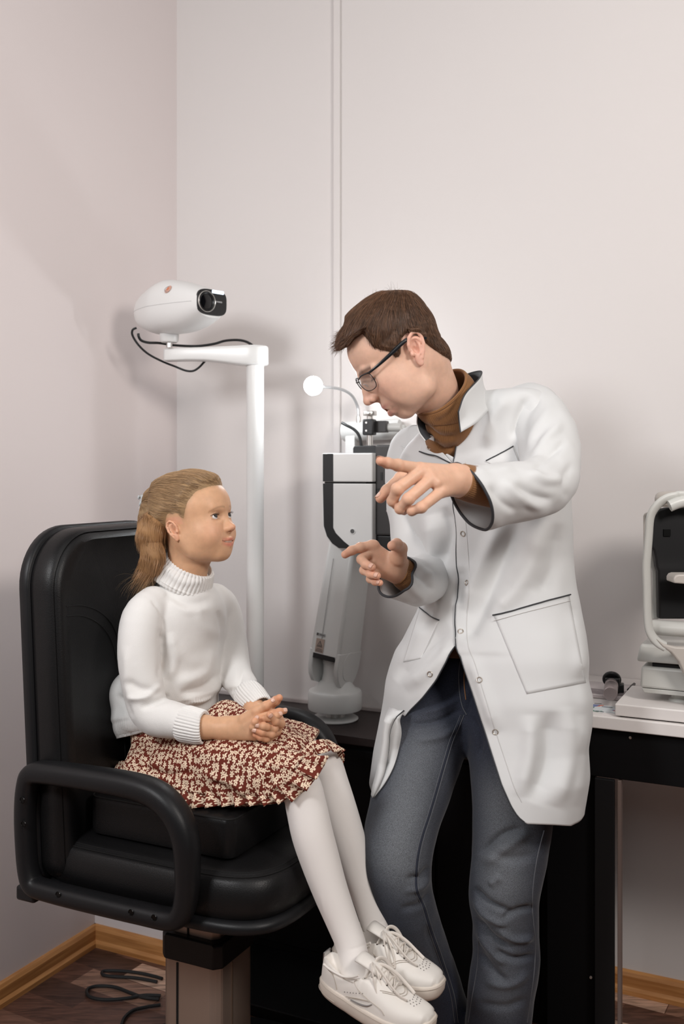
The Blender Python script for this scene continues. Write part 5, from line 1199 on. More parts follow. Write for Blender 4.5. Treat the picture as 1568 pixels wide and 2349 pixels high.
RSV, RSQ, RRIM, _, _ = sleeve([(1010, 1020, 2.27), (985, 1015, 2.29), (968, 1022, 2.305), (950, 1035, 2.32), (942, 1080, 2.31), (944, 1170, 2.28), (958, 1260, 2.24), (980, 1312, 2.19), (968, 1334, 2.14), (938, 1330, 2.09), (908, 1324, 2.06)], [0.012, 0.036, 0.050, 0.055, 0.057, 0.0545, 0.054, 0.052, 0.0500, 0.0475, 0.0450], -0.38, 'right',
    [([(905, 1100), (940, 1180), (985, 1240)], 12, -0.007), ([(925, 1070), (960, 1160), (985, 1220)], 12, 0.006), ([(930, 1280), (965, 1310), (995, 1320)], 9, 0.008), ([(935, 1300), (975, 1335), (990, 1360)], 9, -0.008), ([(925, 1330), (955, 1360), (975, 1378)], 9, 0.005)])
for nm, Vv, Qq in (('sleeve', LSV, LSQ), ('sleeve', RSV, RSQ)): part_from(nm, Vv, Qq, M_coat, coat, solid=0.0024)
for rim in (LRIM, RRIM):
    MB().tube(rim[::3], 0.0028, n=8, steps=2, closed=True).build('cuff_piping', M_pipe, coat)
bvL = bvh(LSV, LSQ); bvR = bvh(RSV, RSQ)
# stitch line round each cuff
# knit cuffs at the wrists
def tubeV(pts, radii, nr=80, nseg=10, ribn=0, ribamp=0.0, sy=1.0):
    q = catmull(np.array([P(*p) for p in pts]), nseg); r = catmull(np.array(radii, float)[:, None], nseg)[:, 0]; T = tangents(q); N, Bn = frames(T, UP)
    th = np.linspace(0, 2 * math.pi, nr, endpoint=False)
    rr = r[:, None] + ribamp * np.sin(th * ribn)[None]
    V = q[:, None] + (N[:, None] * np.cos(th)[None, :, None] + Bn[:, None] * np.sin(th)[None, :, None] * sy) * rr[..., None]
    m_ = len(q); idx = np.arange(m_ * nr).reshape(m_, nr); nx = np.roll(idx, -1, 1); Q = np.stack([idx[:-1], nx[:-1], nx[1:], idx[1:]], -1).reshape(-1, 4)
    V = V.reshape(-1, 3); Nn = vnormals(V, Q)
    if ((V - np.repeat(q, nr, 0)) * Nn).sum(1).mean() < 0: Q = Q[:, ::-1]; Nn = -Nn
    return V, Q, Nn, th
sweater = empty
v1, q1, _, _ = tubeV([(1058, 1104, 1.793), (1066, 1106, 1.798), (1090, 1112, 1.815), (1140, 1120, 1.84)], [0.0300, 0.0315, 0.0335, 0.037], 200, 8, 50, 0.0004)
v2, q2, _, _ = tubeV([(915, 1310, 2.058), (922, 1313, 2.063), (935, 1322, 2.075), (962, 1336, 2.11)], [0.0270, 0.0290, 0.0320, 0.036], 200, 8, 50, 0.0004)
# turtleneck
NKP = [(1011, 899, 2.066), (1015, 904, 2.069), (1023, 917, 2.076), (1031, 938, 2.088), (1034, 962, 2.10), (1031, 990, 2.125), (1031, 1030, 2.160), (1040, 1090, 2.21)]
v3, q3, n3, th3 = tubeV(NKP, [0.0620, 0.0655, 0.0670, 0.0640, 0.0580, 0.053, 0.052, 0.052], 420, 14, 105, 0.00022)
v3 = fold(v3, n3, [([(975, 955), (1010, 985), (1055, 985)], 7, 0.003), ([(978, 972), (1010, 1000), (1052, 1000)], 5, -0.003), ([(985, 992), (1015, 1013), (1050, 1008)], 6, 0.002), ([(1060, 900), (1030, 950), (990, 975)], 8, -0.003), ([(990, 1010), (1020, 1030), (1050, 1022)], 5, -0.004)])
v4, q4, _, _ = tubeV([(1040, 945, 2.10), (1025, 918, 2.080), (1015, 904, 2.069), (1011, 899, 2.066)], [0.056, 0.060, 0.0615, 0.0640], 120, 6)
Vt, Qt = joinparts([(v3, q3), (v4, q4)])
turt = part_from('turtleneck', Vt, Qt, M_knit, man, solid=0.002)
for vv, qq in ((v1, q1), (v2, q2)): part_from('knit_cuff', vv, qq, M_knit, turt, solid=0.002)
MB().tube([v3[i] for i in range(0, 420, 6)], 0.0034, n=10, steps=1, closed=True).build('rolled_edge', M_knit, turt)
MB().tube([v1[i] for i in range(0, 200, 5)], 0.0022, n=8, steps=1, closed=True).build('cuff_edge', M_knit, turt)
MB().tube([v2[i] for i in range(0, 200, 5)], 0.0022, n=8, steps=1, closed=True).build('cuff_edge', M_knit, turt)
# stand collar of the coat: bottom and top paths
cb_ = catmull(np.array([P(995, 1012, 2.075), P(978, 1004, 2.11), P(972, 995, 2.17), P(1000, 960, 2.24), P(1060, 920, 2.26), P(1112, 905, 2.20), P(1128, 925, 2.085), P(1098, 965, 2.005), P(1056, 992, 1.985)]), 10)
ct_ = catmull(np.array([P(985, 1000, 2.07), P(966, 985, 2.10), P(957, 955, 2.15), P(985, 915, 2.21), P(1050, 868, 2.22), P(1099, 851, 2.15), P(1100, 866, 2.045), P(1066, 905, 1.985), P(1051, 945, 1.975)]), 10)
nv = 10; Vc = []
for j in range(nv + 1):
    t = j / nv; Vc.append(cb_ * (1 - t) + ct_ * t + nrm((cb_ + ct_) / 2 - P(1035, 950, 2.12)) * 0.006 * math.sin(math.pi * t) * -1)
Vc = np.array(Vc); ix = np.arange(Vc.shape[0] * Vc.shape[1]).reshape(Vc.shape[:2]); Qc = np.stack([ix[:-1, :-1], ix[:-1, 1:], ix[1:, 1:], ix[1:, :-1]], -1).reshape(-1, 4); Vc = Vc.reshape(-1, 3)
Nc = vnormals(Vc, Qc)
if ((Vc - P(1035, 950, 2.12)) * Nc).sum(1).mean() < 0: Qc = Qc[:, ::-1]; Nc = -Nc
col_o = part_from('collar', Vc, Qc, M_coat, coat, solid=0.0016)
part_from('collar_lining', Vc - Nc * 0.0016, Qc, M_coat_in, col_o, solid=0.0006)
MB().tube(ct_, 0.0013, n=6, steps=1).build('collar_piping', M_pipe, col_o)
MB().tube([Vc[ix[j, -1]] for j in range(nv + 1)], 0.0013, n=6, steps=1).build('collar_piping', M_pipe, col_o)
ll_ = [P(958, 949, 2.085), P(956, 972, 2.07), P(962, 993, 2.055), P(975, 1011, 2.045)]; lr_ = [P(972, 951, 2.10), P(975, 978, 2.075), P(980, 992, 2.065), P(988, 1003, 2.055)]
ll_ = catmull(np.array(ll_), 5); lr_ = catmull(np.array(lr_), 5); nL = len(ll_)
MB().add(list(ll_) + list(lr_), [(i, i + 1, nL + i + 1, nL + i) for i in range(nL - 1)]).build('collar_lining', M_coat_in, col_o, solid=0.0015)
MB().tube(ll_, 0.0012, n=6, steps=1).build('collar_piping', M_coat, col_o)
def patch(bv, corners, lift, name, m, parent, nu=20, nv=20, th=0.0016, bulge=0.0):
    a, b, c, d = [np.array(x, float) for x in corners]; V = []; ok = True
    for i in range(nu + 1):
        for j in range(nv + 1):
            u, v = i / nu, j / nv; p = a * (1 - u) * (1 - v) + b * u * (1 - v) + c * u * v + d * (1 - u) * v
            r_ = ray(bv, p[0], p[1], lift + bulge * math.sin(math.pi * u) * math.sin(math.pi * v)); V.append(r_)
    last = next((x for x in V if x is not None), V3(0, 3, 0))
    for i, x in enumerate(V):
        if x is None: V[i] = last
        else: last = x
    ix = np.arange((nu + 1) * (nv + 1)).reshape(nu + 1, nv + 1); Q = np.stack([ix[:-1, :-1], ix[1:, :-1], ix[1:, 1:], ix[:-1, 1:]], -1).reshape(-1, 4)
    V = relax(np.array(V), Q, 1, 0.3)
    return part_from(name, V, Q, m, parent, solid=th)
lap = patch(bvC, [(978, 1002), (997, 1012), (1040, 1062), (967, 1036)], 0.006, 'lapel', M_coat, coat)
draw(bvC, [(967, 1036), (985, 1042), (1005, 1046), (1022, 1054), (1040, 1064)], 0.0015, 'lapel_piping', M_pipe, lap, lift=0.008)
pk1 = patch(bvC, [(1131, 1412), (1305, 1366), (1343, 1568), (1207, 1594)], 0.0012, 'pocket', M_coat, coat, bulge=0.002)
pk2 = patch(bvC, [(964, 1395), (1008, 1424), (966, 1512), (926, 1520)], 0.0018, 'pocket', M_coat, coat)
pk3 = patch(bvC, [(1112, 1060), (1176, 1024), (1190, 1062), (1160, 1075)], 0.0012, 'chest_pocket', M_coat, coat)
M_stitch2 = mat('white_stitching', (0.62, 0.61, 0.60), rough=0.8)
draw(bvC, [(1131, 1412), (1190, 1397), (1250, 1380), (1305, 1365)], 0.0014, 'pocket_piping', M_pipe, pk1, lift=0.0040)
draw(bvC, [(1133, 1425), (1190, 1410), (1250, 1394), (1305, 1379)], 0.0006, 'stitching', M_stitch2, pk1, lift=0.0042)
draw(bvC, [(964, 1394), (980, 1408), (995, 1418), (1009, 1424)], 0.0014, 'pocket_piping', M_pipe, pk2, lift=0.0035)
draw(bvC, [(1008, 1425), (995, 1455), (972, 1500)], 0.0006, 'stitching', M_stitch2, pk2, lift=0.0025)
draw(bvC, [(1115, 1058), (1145, 1042), (1177, 1023)], 0.0012, 'pocket_piping', M_pipe, pk3, lift=0.003)
draw(bvC, [(1177, 1024), (1184, 1042), (1189, 1060)], 0.0006, 'stitching', M_stitch2, pk3, lift=0.0026)
# front edges
eR = CV2.reshape(len(ys), NR, 3)[:, 0]; eL = CV2.reshape(len(ys), NR, 3)[:, -1]; hm = CV2.reshape(len(ys), NR, 3)[-1]
MB().tube(eR[6::2], 0.0018, n=6, steps=1).build('front_piping', M_pipe, coat)
MB().tube(eL[126::2], 0.0017, n=6, steps=1).build('front_piping', M_pipe, coat)
def offs(tab, dx): return [(x + dx, y) for y, x in tab]
draw(bvC, [(1068, 1060), (1066, 1165), (1071, 1230), (1077, 1330), (1070, 1430), (1074, 1480), (1088, 1520), (1125, 1640), (1174, 1790), (1196, 1840)], 0.0006, 'stitching', M_stitch2, coat, lift=0.0016, steps=12)
draw(bvC, [(1020, 1030), (1030, 1200), (1025, 1300)], 0.0003, 'stitching', M_stitch2, coat, lift=0.0012)
def snapring(c, n_):
    a = nrm(np.cross(n_, UP)); b = np.cross(n_, a)
    return MB().tube([c + (a * math.cos(t) + b * math.sin(t)) * 0.0053 for t in np.linspace(0, 2 * math.pi, 25)[:-1]], 0.0012, n=8, steps=1, closed=True)
snaps = [(1062, 1224), (1071, 1337), (1056, 1449), (986, 1546), (1099, 1560), (1136, 1679)]
for x, y in snaps:
    c_ = ray(bvC, x, y, 0.0028); h_ = bvC.find_nearest(Vector(c_)); n_ = np.array(h_[1]); n_ = n_ if n_[1] < 0 else -n_; c_ = c_ - n_ * 0.0012
    snapring(c_, n_).build('snap_button', M_snap, coat)
c_ = ray(bvC, 990, 1026, 0.0085); snapring(c_, nrm(V3(-0.4, -0.8, 0.3))).build('snap_button', M_snap, lap)

# ---------------------------------------------------------------- jeans
JF = Field(V3(0.0, 1.85, 0.0), V3(0.62, 2.52, 1.16), 0.0042)
WA = P(1070, 1480, 2.200)
JF.ell(P(1078, 1560, 2.210), (0.140, 0.095, 0.13), np.array([LX, FX, UP]), 0.0)
JF.ell(P(1085, 1620, 2.210), (0.155, 0.098, 0.11), np.array([LX, FX, UP]), 0.04)
jr = [((998, 1640, 2.180), 0.088), ((960, 1760, 2.125), 0.0835), ((925, 1880, 2.070), 0.0765), ((911, 1970, 2.040), 0.0715), ((920, 2050, 2.045), 0.0655), ((945, 2120, 2.070), 0.0590), ((990, 2230, 2.120), 0.0530), ((1030, 2349, 2.170), 0.0530), ((1062, 2440, 2.200), 0.0560)]
jl = [((1160, 1660, 2.120), 0.0900), ((1172, 1780, 2.090), 0.0850), ((1176, 1880, 2.070), 0.0825), ((1165, 1980, 2.050), 0.0755), ((1156, 2050, 2.050), 0.0725), ((1160, 2126, 2.060), 0.0680), ((1159, 2215, 2.070), 0.0700), ((1146, 2300, 2.080), 0.0685), ((1136, 2440, 2.090), 0.0685)]
JL = sub_field(JF)
JF.chain([P(*p) for p, _ in jr], [r for _, r in jr], 0.02)
JL.chain([P(*p) for p, _ in jl], [r for _, r in jl], 0.02); JL.ell(P(1110, 1620, 2.190), (0.12, 0.095, 0.10), np.array([LX, FX, UP]), 0.03)
blend(JF, JL, 0.014)
JF.plane_cut((0, 0, P(0, 1468, 2.20)[2]), (0, 0, 1)); JF.plane_cut((0, 0, 0.055), (0, 0, -1))
JV, JQ = JF.mesh(); JV = relax(JV, JQ, 6, 0.5); JN = vnormals(JV, JQ)
jf = [([(1085, 2035), (1120, 2070), (1175, 2095)], 7, -0.011), ([(1085, 2060), (1115, 2100), (1165, 2125)], 7, 0.009), ([(1230, 2080), (1185, 2090), (1150, 2110)], 7, -0.009), ([(1088, 2100), (1130, 2150), (1180, 2180)], 7, -0.010), ([(1090, 2130), (1125, 2180), (1160, 2215)], 8, 0.008), ([(1225, 2150), (1180, 2155), (1140, 2130)], 7, 0.009),
      ([(1228, 2190), (1180, 2200), (1130, 2180)], 7, -0.009), ([(1095, 2180), (1130, 2225), (1165, 2260)], 8, -0.008), ([(1215, 1905), (1160, 1945), (1110, 1985)], 12, 0.008), ([(1230, 1960), (1170, 1970), (1120, 1950)], 12, -0.005), ([(1200, 1900), (1150, 1915), (1100, 1960)], 8, -0.008),
      ([(1060, 1600), (1010, 1625), (960, 1640)], 7, 0.006), ([(1062, 1625), (1000, 1655), (930, 1662)], 7, -0.008), ([(1065, 1650), (1010, 1690), (950, 1700)], 8, 0.006), ([(1080, 1640), (1100, 1690), (1098, 1740)], 7, -0.007), ([(985, 1985), (965, 2010), (930, 2015)], 7, -0.007), ([(988, 2010), (965, 2035), (925, 2045)], 7, 0.006), ([(990, 2040), (960, 2075), (915, 2085)], 8, -0.006),
      ([(975, 2120), (1000, 2190), (1040, 2270)], 9, -0.006), ([(1100, 1560), (1080, 1600), (1066, 1650)], 6, -0.006), ([(1215, 2230), (1170, 2260), (1110, 2250)], 9, 0.006), ([(1212, 2290), (1160, 2310), (1090, 2300)], 9, -0.005), ([(1150, 2010), (1120, 2030)], 9, 0.006)]
JV = fold(JV, JN, jf); JN = vnormals(JV, JQ)
JV = JV + JN * (vnoise(JV * 26 + 3, 6) * 0.0016)[:, None]
pj = proj(JV)
def wear(cx, cy, rx, ry): return np.exp(-((pj[:, 0] - cx) / rx) ** 2 - ((pj[:, 1] - cy) / ry) ** 2)
# worn pale areas of the denim: fronts of both thighs and knees
def along(p3, a, b, w_): d, t = seg_dist(p3, a, b); return np.exp(-(d / w_) ** 2)
wv = 0.85 * along(JV, P(955, 1720, 2.02), P(905, 1960, 1.96), 0.075) + 0.75 * along(JV, P(1150, 1850, 1.99), P(1145, 2020, 1.96), 0.075) + 0.45 * along(JV, P(1150, 2130, 1.99), P(1150, 2300, 2.0), 0.06) + 0.25 * along(JV, P(950, 2050, 1.98), P(990, 2200, 2.04), 0.05)
JC = np.array([0.022, 0.026, 0.042])[None] * (1 - np.clip(wv, 0, 1)[:, None]) + np.array([0.165, 0.176, 0.190])[None] * np.clip(wv, 0, 1)[:, None]
def denim_mat():
    m = attr_mat('denim', rough=0.78, spec=0.2, sheen=0.2); nt = m.node_tree; b = nt.nodes['Principled BSDF']; L = nt.links
    tc = nt.nodes.new('ShaderNodeTexCoord'); mp = nt.nodes.new('ShaderNodeMapping'); mp.inputs['Scale'].default_value = (1500, 1500, 800); mp.inputs['Rotation'].default_value = (0.3, 0.5, 0); L.new(tc.outputs['Object'], mp.inputs[0])
    n = nt.nodes.new('ShaderNodeTexNoise'); n.inputs['Scale'].default_value = 1.0; n.inputs['Detail'].default_value = 3; L.new(mp.outputs[0], n.inputs['Vector'])
    mr = nt.nodes.new('ShaderNodeMapRange'); mr.inputs[1].default_value = 0.35; mr.inputs[2].default_value = 0.65; mr.inputs[3].default_value = 0.50; mr.inputs[4].default_value = 1.55; L.new(n.outputs['Fac'], mr.inputs[0])
    src = b.inputs['Base Color'].links[0].from_socket; mx = nt.nodes.new('ShaderNodeMix'); mx.data_type = 'RGBA'; mx.blend_type = 'MULTIPLY'; mx.inputs[0].default_value = 1
    L.new(src, mx.inputs[6]); L.new(mr.outputs[0], mx.inputs[7]); L.new(mx.outputs[2], b.inputs['Base Color'])
    bp = nt.nodes.new('ShaderNodeBump'); bp.inputs['Strength'].default_value = 0.3; bp.inputs['Distance'].default_value = 0.0004; L.new(n.outputs['Fac'], bp.inputs['Height']); L.new(bp.outputs[0], b.inputs['Normal'])
    return m
jeans = part_from('jeans', JV, JQ, denim_mat(), man, col=JC)
bvJ = bvh(JV, JQ)
fo = [(926, 1630), (905, 1650), (894, 1678), (892, 1705), (888, 1740), (881, 1775), (868, 1805), (856, 1827)]; fi = [(928, 1630), (917, 1650), (920, 1674), (919, 1694), (910, 1735), (898, 1768), (880, 1800), (858, 1829)]
def offj(q, lift):
    out = []
    for i_, (x, y) in enumerate(catmull(np.array(q, float), 6)):
        r_ = ray(bvJ, x, y, 0); yy = r_[1] if r_ is not None else 2.0
        out.append(P(x, y, min(yy, 2.08) - lift + 0.020 * max(0, 1 - i_ / 5)))
    return out
fx = [(893, 1622), (882, 1648), (877, 1676), (874, 1706), (868, 1742), (861, 1776), (854, 1804), (851, 1824)]
fx3 = [P(x, y, 2.06 + 0.075 * max(0, 1 - i_ / 7)) for i_, (x, y) in enumerate(catmull(np.array(fx, float), 6))]
fo3, fi3 = offj(fo, 0.012), offj(fi, 0.007); nF = len(fo3)
MB().add(fo3 + fi3, [(i, i + 1, nF + i + 1, nF + i) for i in range(nF - 1)]).build('front_facing', M_coat, coat, solid=0.0018)
MB().add(fx3 + [(np.array(a) * 0.4 + np.array(b) * 0.6) + V3(0, -0.012, 0) for a, b in zip(fx3, fo3)] + fo3, [(j * nF + i, j * nF + i + 1, (j + 1) * nF + i + 1, (j + 1) * nF + i) for j in (0, 1) for i in range(nF - 1)]).build('front_flap', M_coat, coat, solid=0.0018, auto=180)
MB().tube(fo3, 0.0015, n=6, steps=1).build('front_piping', M_pipe, coat)
M_js = mat('denim_seam', (0.105, 0.110, 0.125), rough=0.8); M_js2 = mat('denim_seam_dark', (0.022, 0.026, 0.042), rough=0.85)
seam1 = [(1064, 1640), (1052, 1668), (1038, 1700), (1020, 1760), (1003, 1820), (988, 1870), (972, 1920), (962, 1965), (958, 2010), (960, 2045), (975, 2080), (990, 2130), (1015, 2200), (1040, 2280), (1050, 2345)]
draw(bvJ, seam1, 0.0012, 'inner_seam', M_js, jeans, lift=0.0004, steps=10)
draw(bvJ, [(x - 8, y) for x, y in seam1], 0.0008, 'inner_seam', M_js, jeans, lift=0.0004, steps=10)
draw(bvJ, [(x - 4, y) for x, y in seam1], 0.0028, 'inner_seam', M_js2, jeans, lift=-0.0010, steps=10)
seam2 = [(1247, 1905), (1235, 1950), (1228, 1985), (1222, 2030), (1220, 2080), (1223, 2120), (1227, 2165), (1224, 2230), (1216, 2290), (1208, 2345)]
draw(bvJ, seam2, 0.0013, 'outer_seam', M_js, jeans, lift=0.0004, steps=10)
draw(bvJ, [(1098, 2150), (1094, 2220), (1082, 2290), (1074, 2345)], 0.0010, 'inner_seam', M_js, jeans, lift=0.0004, steps=8)
draw(bvJ, [(1058, 1500), (1052, 1545), (1054, 1590), (1060, 1620), (1070, 1640)], 0.0012, 'fly_seam', M_js, jeans, lift=0.0006, steps=8)
draw(bvJ, [(1068, 1505), (1064, 1560), (1068, 1605)], 0.0012, 'fly_seam', mat('orange_thread', (0.30, 0.14, 0.06), rough=0.7), jeans, lift=0.0006, steps=8)
# belt glimpse and hidden shoes standing on the floor
zb_ = P(0, 1474, 2.20)[2]; cj = P(1078, 1474, 2.205)
MB().lathe([(0.108, -0.018), (0.110, -0.016), (0.110, 0.014), (0.108, 0.016)], V3(cj[0], cj[1], zb_), UP, 72, ref=V3(0, 1, 0), sx=1.08, sy=0.95).build('belt', mat('brown_leather', (0.12, 0.055, 0.028), rough=0.45), man)
for ax_ in (AR, AL):
    d_ = nrm(V3(-0.55, -0.83, 0)) if ax_ is AL else nrm(V3(-0.8, -0.6, 0)); sh = MB()
    outs = []
    for t, w_, h0, h1 in ((-0.075, 0.020, 0.0, 0.05), (-0.07, 0.032, 0.0, 0.075), (-0.02, 0.037, 0.0, 0.085), (0.05, 0.040, 0.0, 0.070), (0.12, 0.046, 0.0, 0.055), (0.17, 0.040, 0.0, 0.045), (0.195, 0.022, 0.0, 0.03)):
        c0 = V3(ax_[0], ax_[1], 0) + d_ * t; s_ = np.cross(UP, d_)
        outs.append([c0 + s_ * math.cos(a) * w_ + UP * ((h0 + h1) / 2 + math.sin(a) * (h1 - h0) / 2) for a in np.linspace(0, 2 * math.pi, 25)[:-1]])
    stack(outs, 'shoe', mat('black_shoe', (0.01, 0.01, 0.01), rough=0.4), man, auto=70)

# ---------------------------------------------------------------- glasses
M_fr = mat('glasses_frame', (0.008, 0.009, 0.011), rough=0.25, spec=0.6)
glb = MB()
def rimpts(s): return [WL(p) for p in ((12.60, 1.25 * s, 2.05), (12.75, 1.10 * s, 0.8), (12.5, 1.4 * s, -0.45), (11.9, 2.8 * s, -1.05), (11.0, 4.9 * s, -0.85), (10.7, 5.6 * s, 0.5), (10.85, 5.6 * s, 2.05), (11.9, 3.3 * s, 2.45))]
for s in (-1, 1): glb.tube(rimpts(s), 0.00085, n=8, steps=6, closed=True)
for s in (-1, 1):
    glb.tube([WL((12.5, 1.3 * s, 2.2)), WL((11.9, 3.3 * s, 2.52)), WL((10.95, 5.5 * s, 2.25))], 0.0015, n=8, steps=6)
glb.tube([WL((12.6, 1.2, 1.7)), WL((12.95, 0, 2.0)), WL((12.6, -1.2, 1.7))], 0.0011, n=8, steps=6)
gl = glb.build('eyeglasses', M_fr, man)
for s in (-1, 1):
    V = []; q = np.array([WL((10.9, 5.6 * s, 2.15)), WL((10.2, 6.5 * s, 2.15)), WL((8.0, 7.25 * s, 2.25)), WL((5.0, 7.75 * s, 2.5)), WL((2.6, 7.95 * s, 2.75)), WL((0.8, 7.9 * s, 2.65)), WL((-1.2, 7.6 * s, 1.6)), WL((-2.4, 7.2 * s, 0.6))])
    MB().tube(q, [0.0022, 0.0024, 0.0030, 0.0038, 0.0040, 0.0036, 0.0032, 0.0026], n=10, steps=6, sy=0.45, ref=Uv).build('temple', M_fr, gl)
    rp = catmull(np.array(rimpts(s)), 5, True); cc = rp.mean(0); lens = MB().add([cc] + list(rp), [(0, i + 1, (i + 1) % len(rp) + 1) for i in range(len(rp))])
    lens.build('lens', mat('clear_lens', (0.30, 0.34, 0.34), rough=0.02, alpha=0.28, spec=0.8), gl, auto=180)
    MB().tube([WL((12.4, 1.35 * s, 0.9)), WL((11.9, 1.3 * s, 0.6)), WL((11.8, 1.35 * s, 0.0))], 0.0009, n=6).build('nose_pad', mat('clear_pad', (0.6, 0.6, 0.6), rough=0.2, alpha=0.6), gl)
# ================================================================== the girl on the chair
girl = empty('person', CH(0.24, 0.26, 0.69), 'seated girl in white turtleneck sweater and floral skirt, looking up with clasped hands', 'person')
gy = 25 * D2R; gp = 8 * D2R
hfg = V3(math.cos(gy), -math.sin(gy), 0); GF_ = nrm(hfg * math.cos(gp) + UP * math.sin(gp)); GU = nrm(-hfg * math.sin(gp) + UP * math.cos(gp)); GS = nrm(np.cross(GU, GF_))
if GS[1] > 0: GS = -GS
Og = P(400, 1219, 2.12) - GS * 0.0655 - GF_ * 0.002
GFR = (Og, GF_, GS, GU); WG = lambda p: Og + (np.asarray(p, float) / 100) @ np.array([GF_, GS, GU])
neckg = ([WG((-1.0, 0, -2.5)), P(432, 1290, 2.185), P(425, 1345, 2.20), P(425, 1400, 2.21)], [0.046, 0.041, 0.043, 0.05])
gfld, geyes = build_head('girl', GFR, neckg, 0.0016)
GV, GQ = gfld.mesh(); GV = relax(GV, GQ, 1, 0.35)
SK_G = np.array([0.66, 0.385, 0.230])
def skin_girl(V):
    f, s, u = to_local(V, GFR).T; c = np.tile(SK_G, (len(V), 1))
    c = lerp3(c, (0.72, 0.36, 0.25), 0.45 * gauss(np.hypot(np.hypot(f - 7.8, abs(s) - 3.6), u + 1.0), 2.2)); c = lerp3(c, (0.70, 0.34, 0.24), 0.5 * gauss(np.hypot(np.hypot(f - 10.8, s), u + 0.8), 1.2))
    c = lerp3(c, (0.74, 0.38, 0.26), 0.5 * ((np.abs(s) > 6.4) & (np.abs(f) < 2.5) & (np.abs(u) < 3)))
    lip = (gauss(u + 3.12 - 0.05 * s ** 2, 0.34) + gauss(u + 4.25 - 0.09 * s ** 2, 0.40)) * (f > 7.7) * gauss(s, 2.3) * (np.abs(s) < 2.5); c = lerp3(c, (0.58, 0.17, 0.13), 0.9 * lip)
    c = lerp3(c, (0.25, 0.06, 0.045), 0.9 * gauss(u + 3.70 - 0.085 * s ** 2, 0.14) * (f > 7.6) * (np.abs(s) < 2.5))
    c = lerp3(c, (0.70, 0.62, 0.54), 0.75 * gauss(u + 3.64 - 0.085 * s ** 2, 0.09) * (f > 8.2) * (np.abs(s) < 1.5))
    br = gauss(u - (4.0 - 0.14 * (np.abs(s) - 1.9) ** 2), 0.22) * (f > 6.6) * (np.abs(s) > 0.9) * (np.abs(s) < 4.4); c = lerp3(c, (0.30, 0.165, 0.085), 0.5 * br)
    lash = gauss(u - (2.52 - 0.13 * (np.abs(s) - 2.8) ** 2), 0.13) * (f > 7.3) * (np.abs(s) > 1.6) * (np.abs(s) < 4.1); c = lerp3(c, (0.07, 0.035, 0.025), 0.9 * lash)
    c = lerp3(c, (0.35, 0.18, 0.12), 0.5 * gauss(u - 1.55, 0.12) * (f > 7.5) * (np.abs(s) > 1.7) * (np.abs(s) < 4.0))
    sh = np.clip((hair_T_girl(to_local(V, GFR)) * 1000 + 2.0) / 3.0, 0, 1); c = lerp3(c, (0.36, 0.21, 0.10), 0.7 * sh)
    return c
def hair_T_girl(L_):
    f, s, u = L_.T
    pl = np.array([(12.0, 7.7), (9.2, 8.1), (8.0, 8.0), (6.3, 7.2), (5.0, 5.2), (4.2, 3.2), (3.5, 1.5), (2.3, 1.7), (1.2, 3.2), (-0.6, 3.0), (-1.8, 1.5), (-2.6, 0.0), (-3.6, -1.9), (-4.4, -4.4), (-9.0, -5.5)])
    m = np.full(len(f), 1e9); p = np.stack([f, u], 1)
    for i in range(len(pl) - 1): d, _ = seg_dist(p, pl[i], pl[i + 1]); m = np.minimum(m, d)
    poly = np.concatenate([pl, [(-16, -5.5), (-16, 20), (13, 20)]]); ins = np.zeros(len(f), bool); j = len(poly) - 1
    for i in range(len(poly)):
        xi, yi = poly[i]; xj, yj = poly[j]; c_ = ((yi > u) != (yj > u)) & (f < (xj - xi) * (u - yi) / (yj - yi + 1e-12) + xi); ins ^= c_; j = i
    sd_ = np.where(ins, m, -m); thick = 0.0065 + 0.006 * np.clip((u - 6) / 5, 0, 1) + 0.014 * np.clip((-f - 1) / 6, 0, 1) * np.clip((u + 3) / 6, 0, 1)
    k = np.clip((sd_ + 0.15) / 3.4, 0, 1); k = k * k * (3 - 2 * k)
    return np.where(sd_ > -0.5, -0.0020 + (thick + 0.0020) * k, -0.012)
CLIP = np.array([-10.2, 1.5, 7.0])
def extra_g(g2):
    M = np.array([GF_, GS, GU])
    g2.ell(WG((-7.6, 0, 7.6)), (0.034, 0.036, 0.032), M, 0.02); g2.ell(WG((-8.8, 0.8, 3.4)), (0.033, 0.038, 0.042), M, 0.016); g2.ell(WG((-7.6, 1.0, -0.6)), (0.026, 0.034, 0.030), M, 0.014)
gSV, gSQ = hair_shell(gfld, GFR, hair_T_girl, extra_g)
gSL = to_local(gSV, GFR); gSN = vnormals(gSV, gSQ); gTT = hair_T_girl(gSL)
def flow_girl(p):
    L_ = to_local(p, GFR); d = CLIP - L_; near = np.clip((5.5 - np.linalg.norm(d, axis=1)) / 3, 0, 1)[:, None]; low = (L_[:, 0] < -5) & (L_[:, 2] < 5)
    t = nrm(d) + np.array([0, 0, 0.25]) * np.clip(d[:, [0]] / -10, 0, 1); t = np.where(low[:, None], np.array([-0.15, 0.1, -1.0]), t); return nrm(t[:, [0]] * GF_ + t[:, [1]] * GS + t[:, [2]] * GU)
comb = vnoise(np.stack([gSL[:, 0] * 0.25, gSL[:, 1] * 1.5, (gSL[:, 2] + gSL[:, 0] * 0.25) * 2.6], 1) + 30, 12)
gSV2 = gSV + gSN * (comb * 0.0007 * np.clip(gTT * 150, 0, 1))[:, None]
gh = np.array([0.37, 0.235, 0.120])
ghair = part_from('hair', gSV2, gSQ, M_hairbase, girl, col=gh[None] * (0.80 + 0.20 * comb)[:, None])
bvG = bvh(gSV2, gSQ)
rg = np.random.RandomState(21); okg = np.nonzero((gTT > 0.0008) | (gSL[:, 0] < -7.5))[0]; pk = rg.choice(okg, 8000)
def gcol(roots_, r): return gh[None] * r.uniform(0.70, 1.55, (len(roots_), 1)) * np.array([[1.0, 1.0, 1.05]])
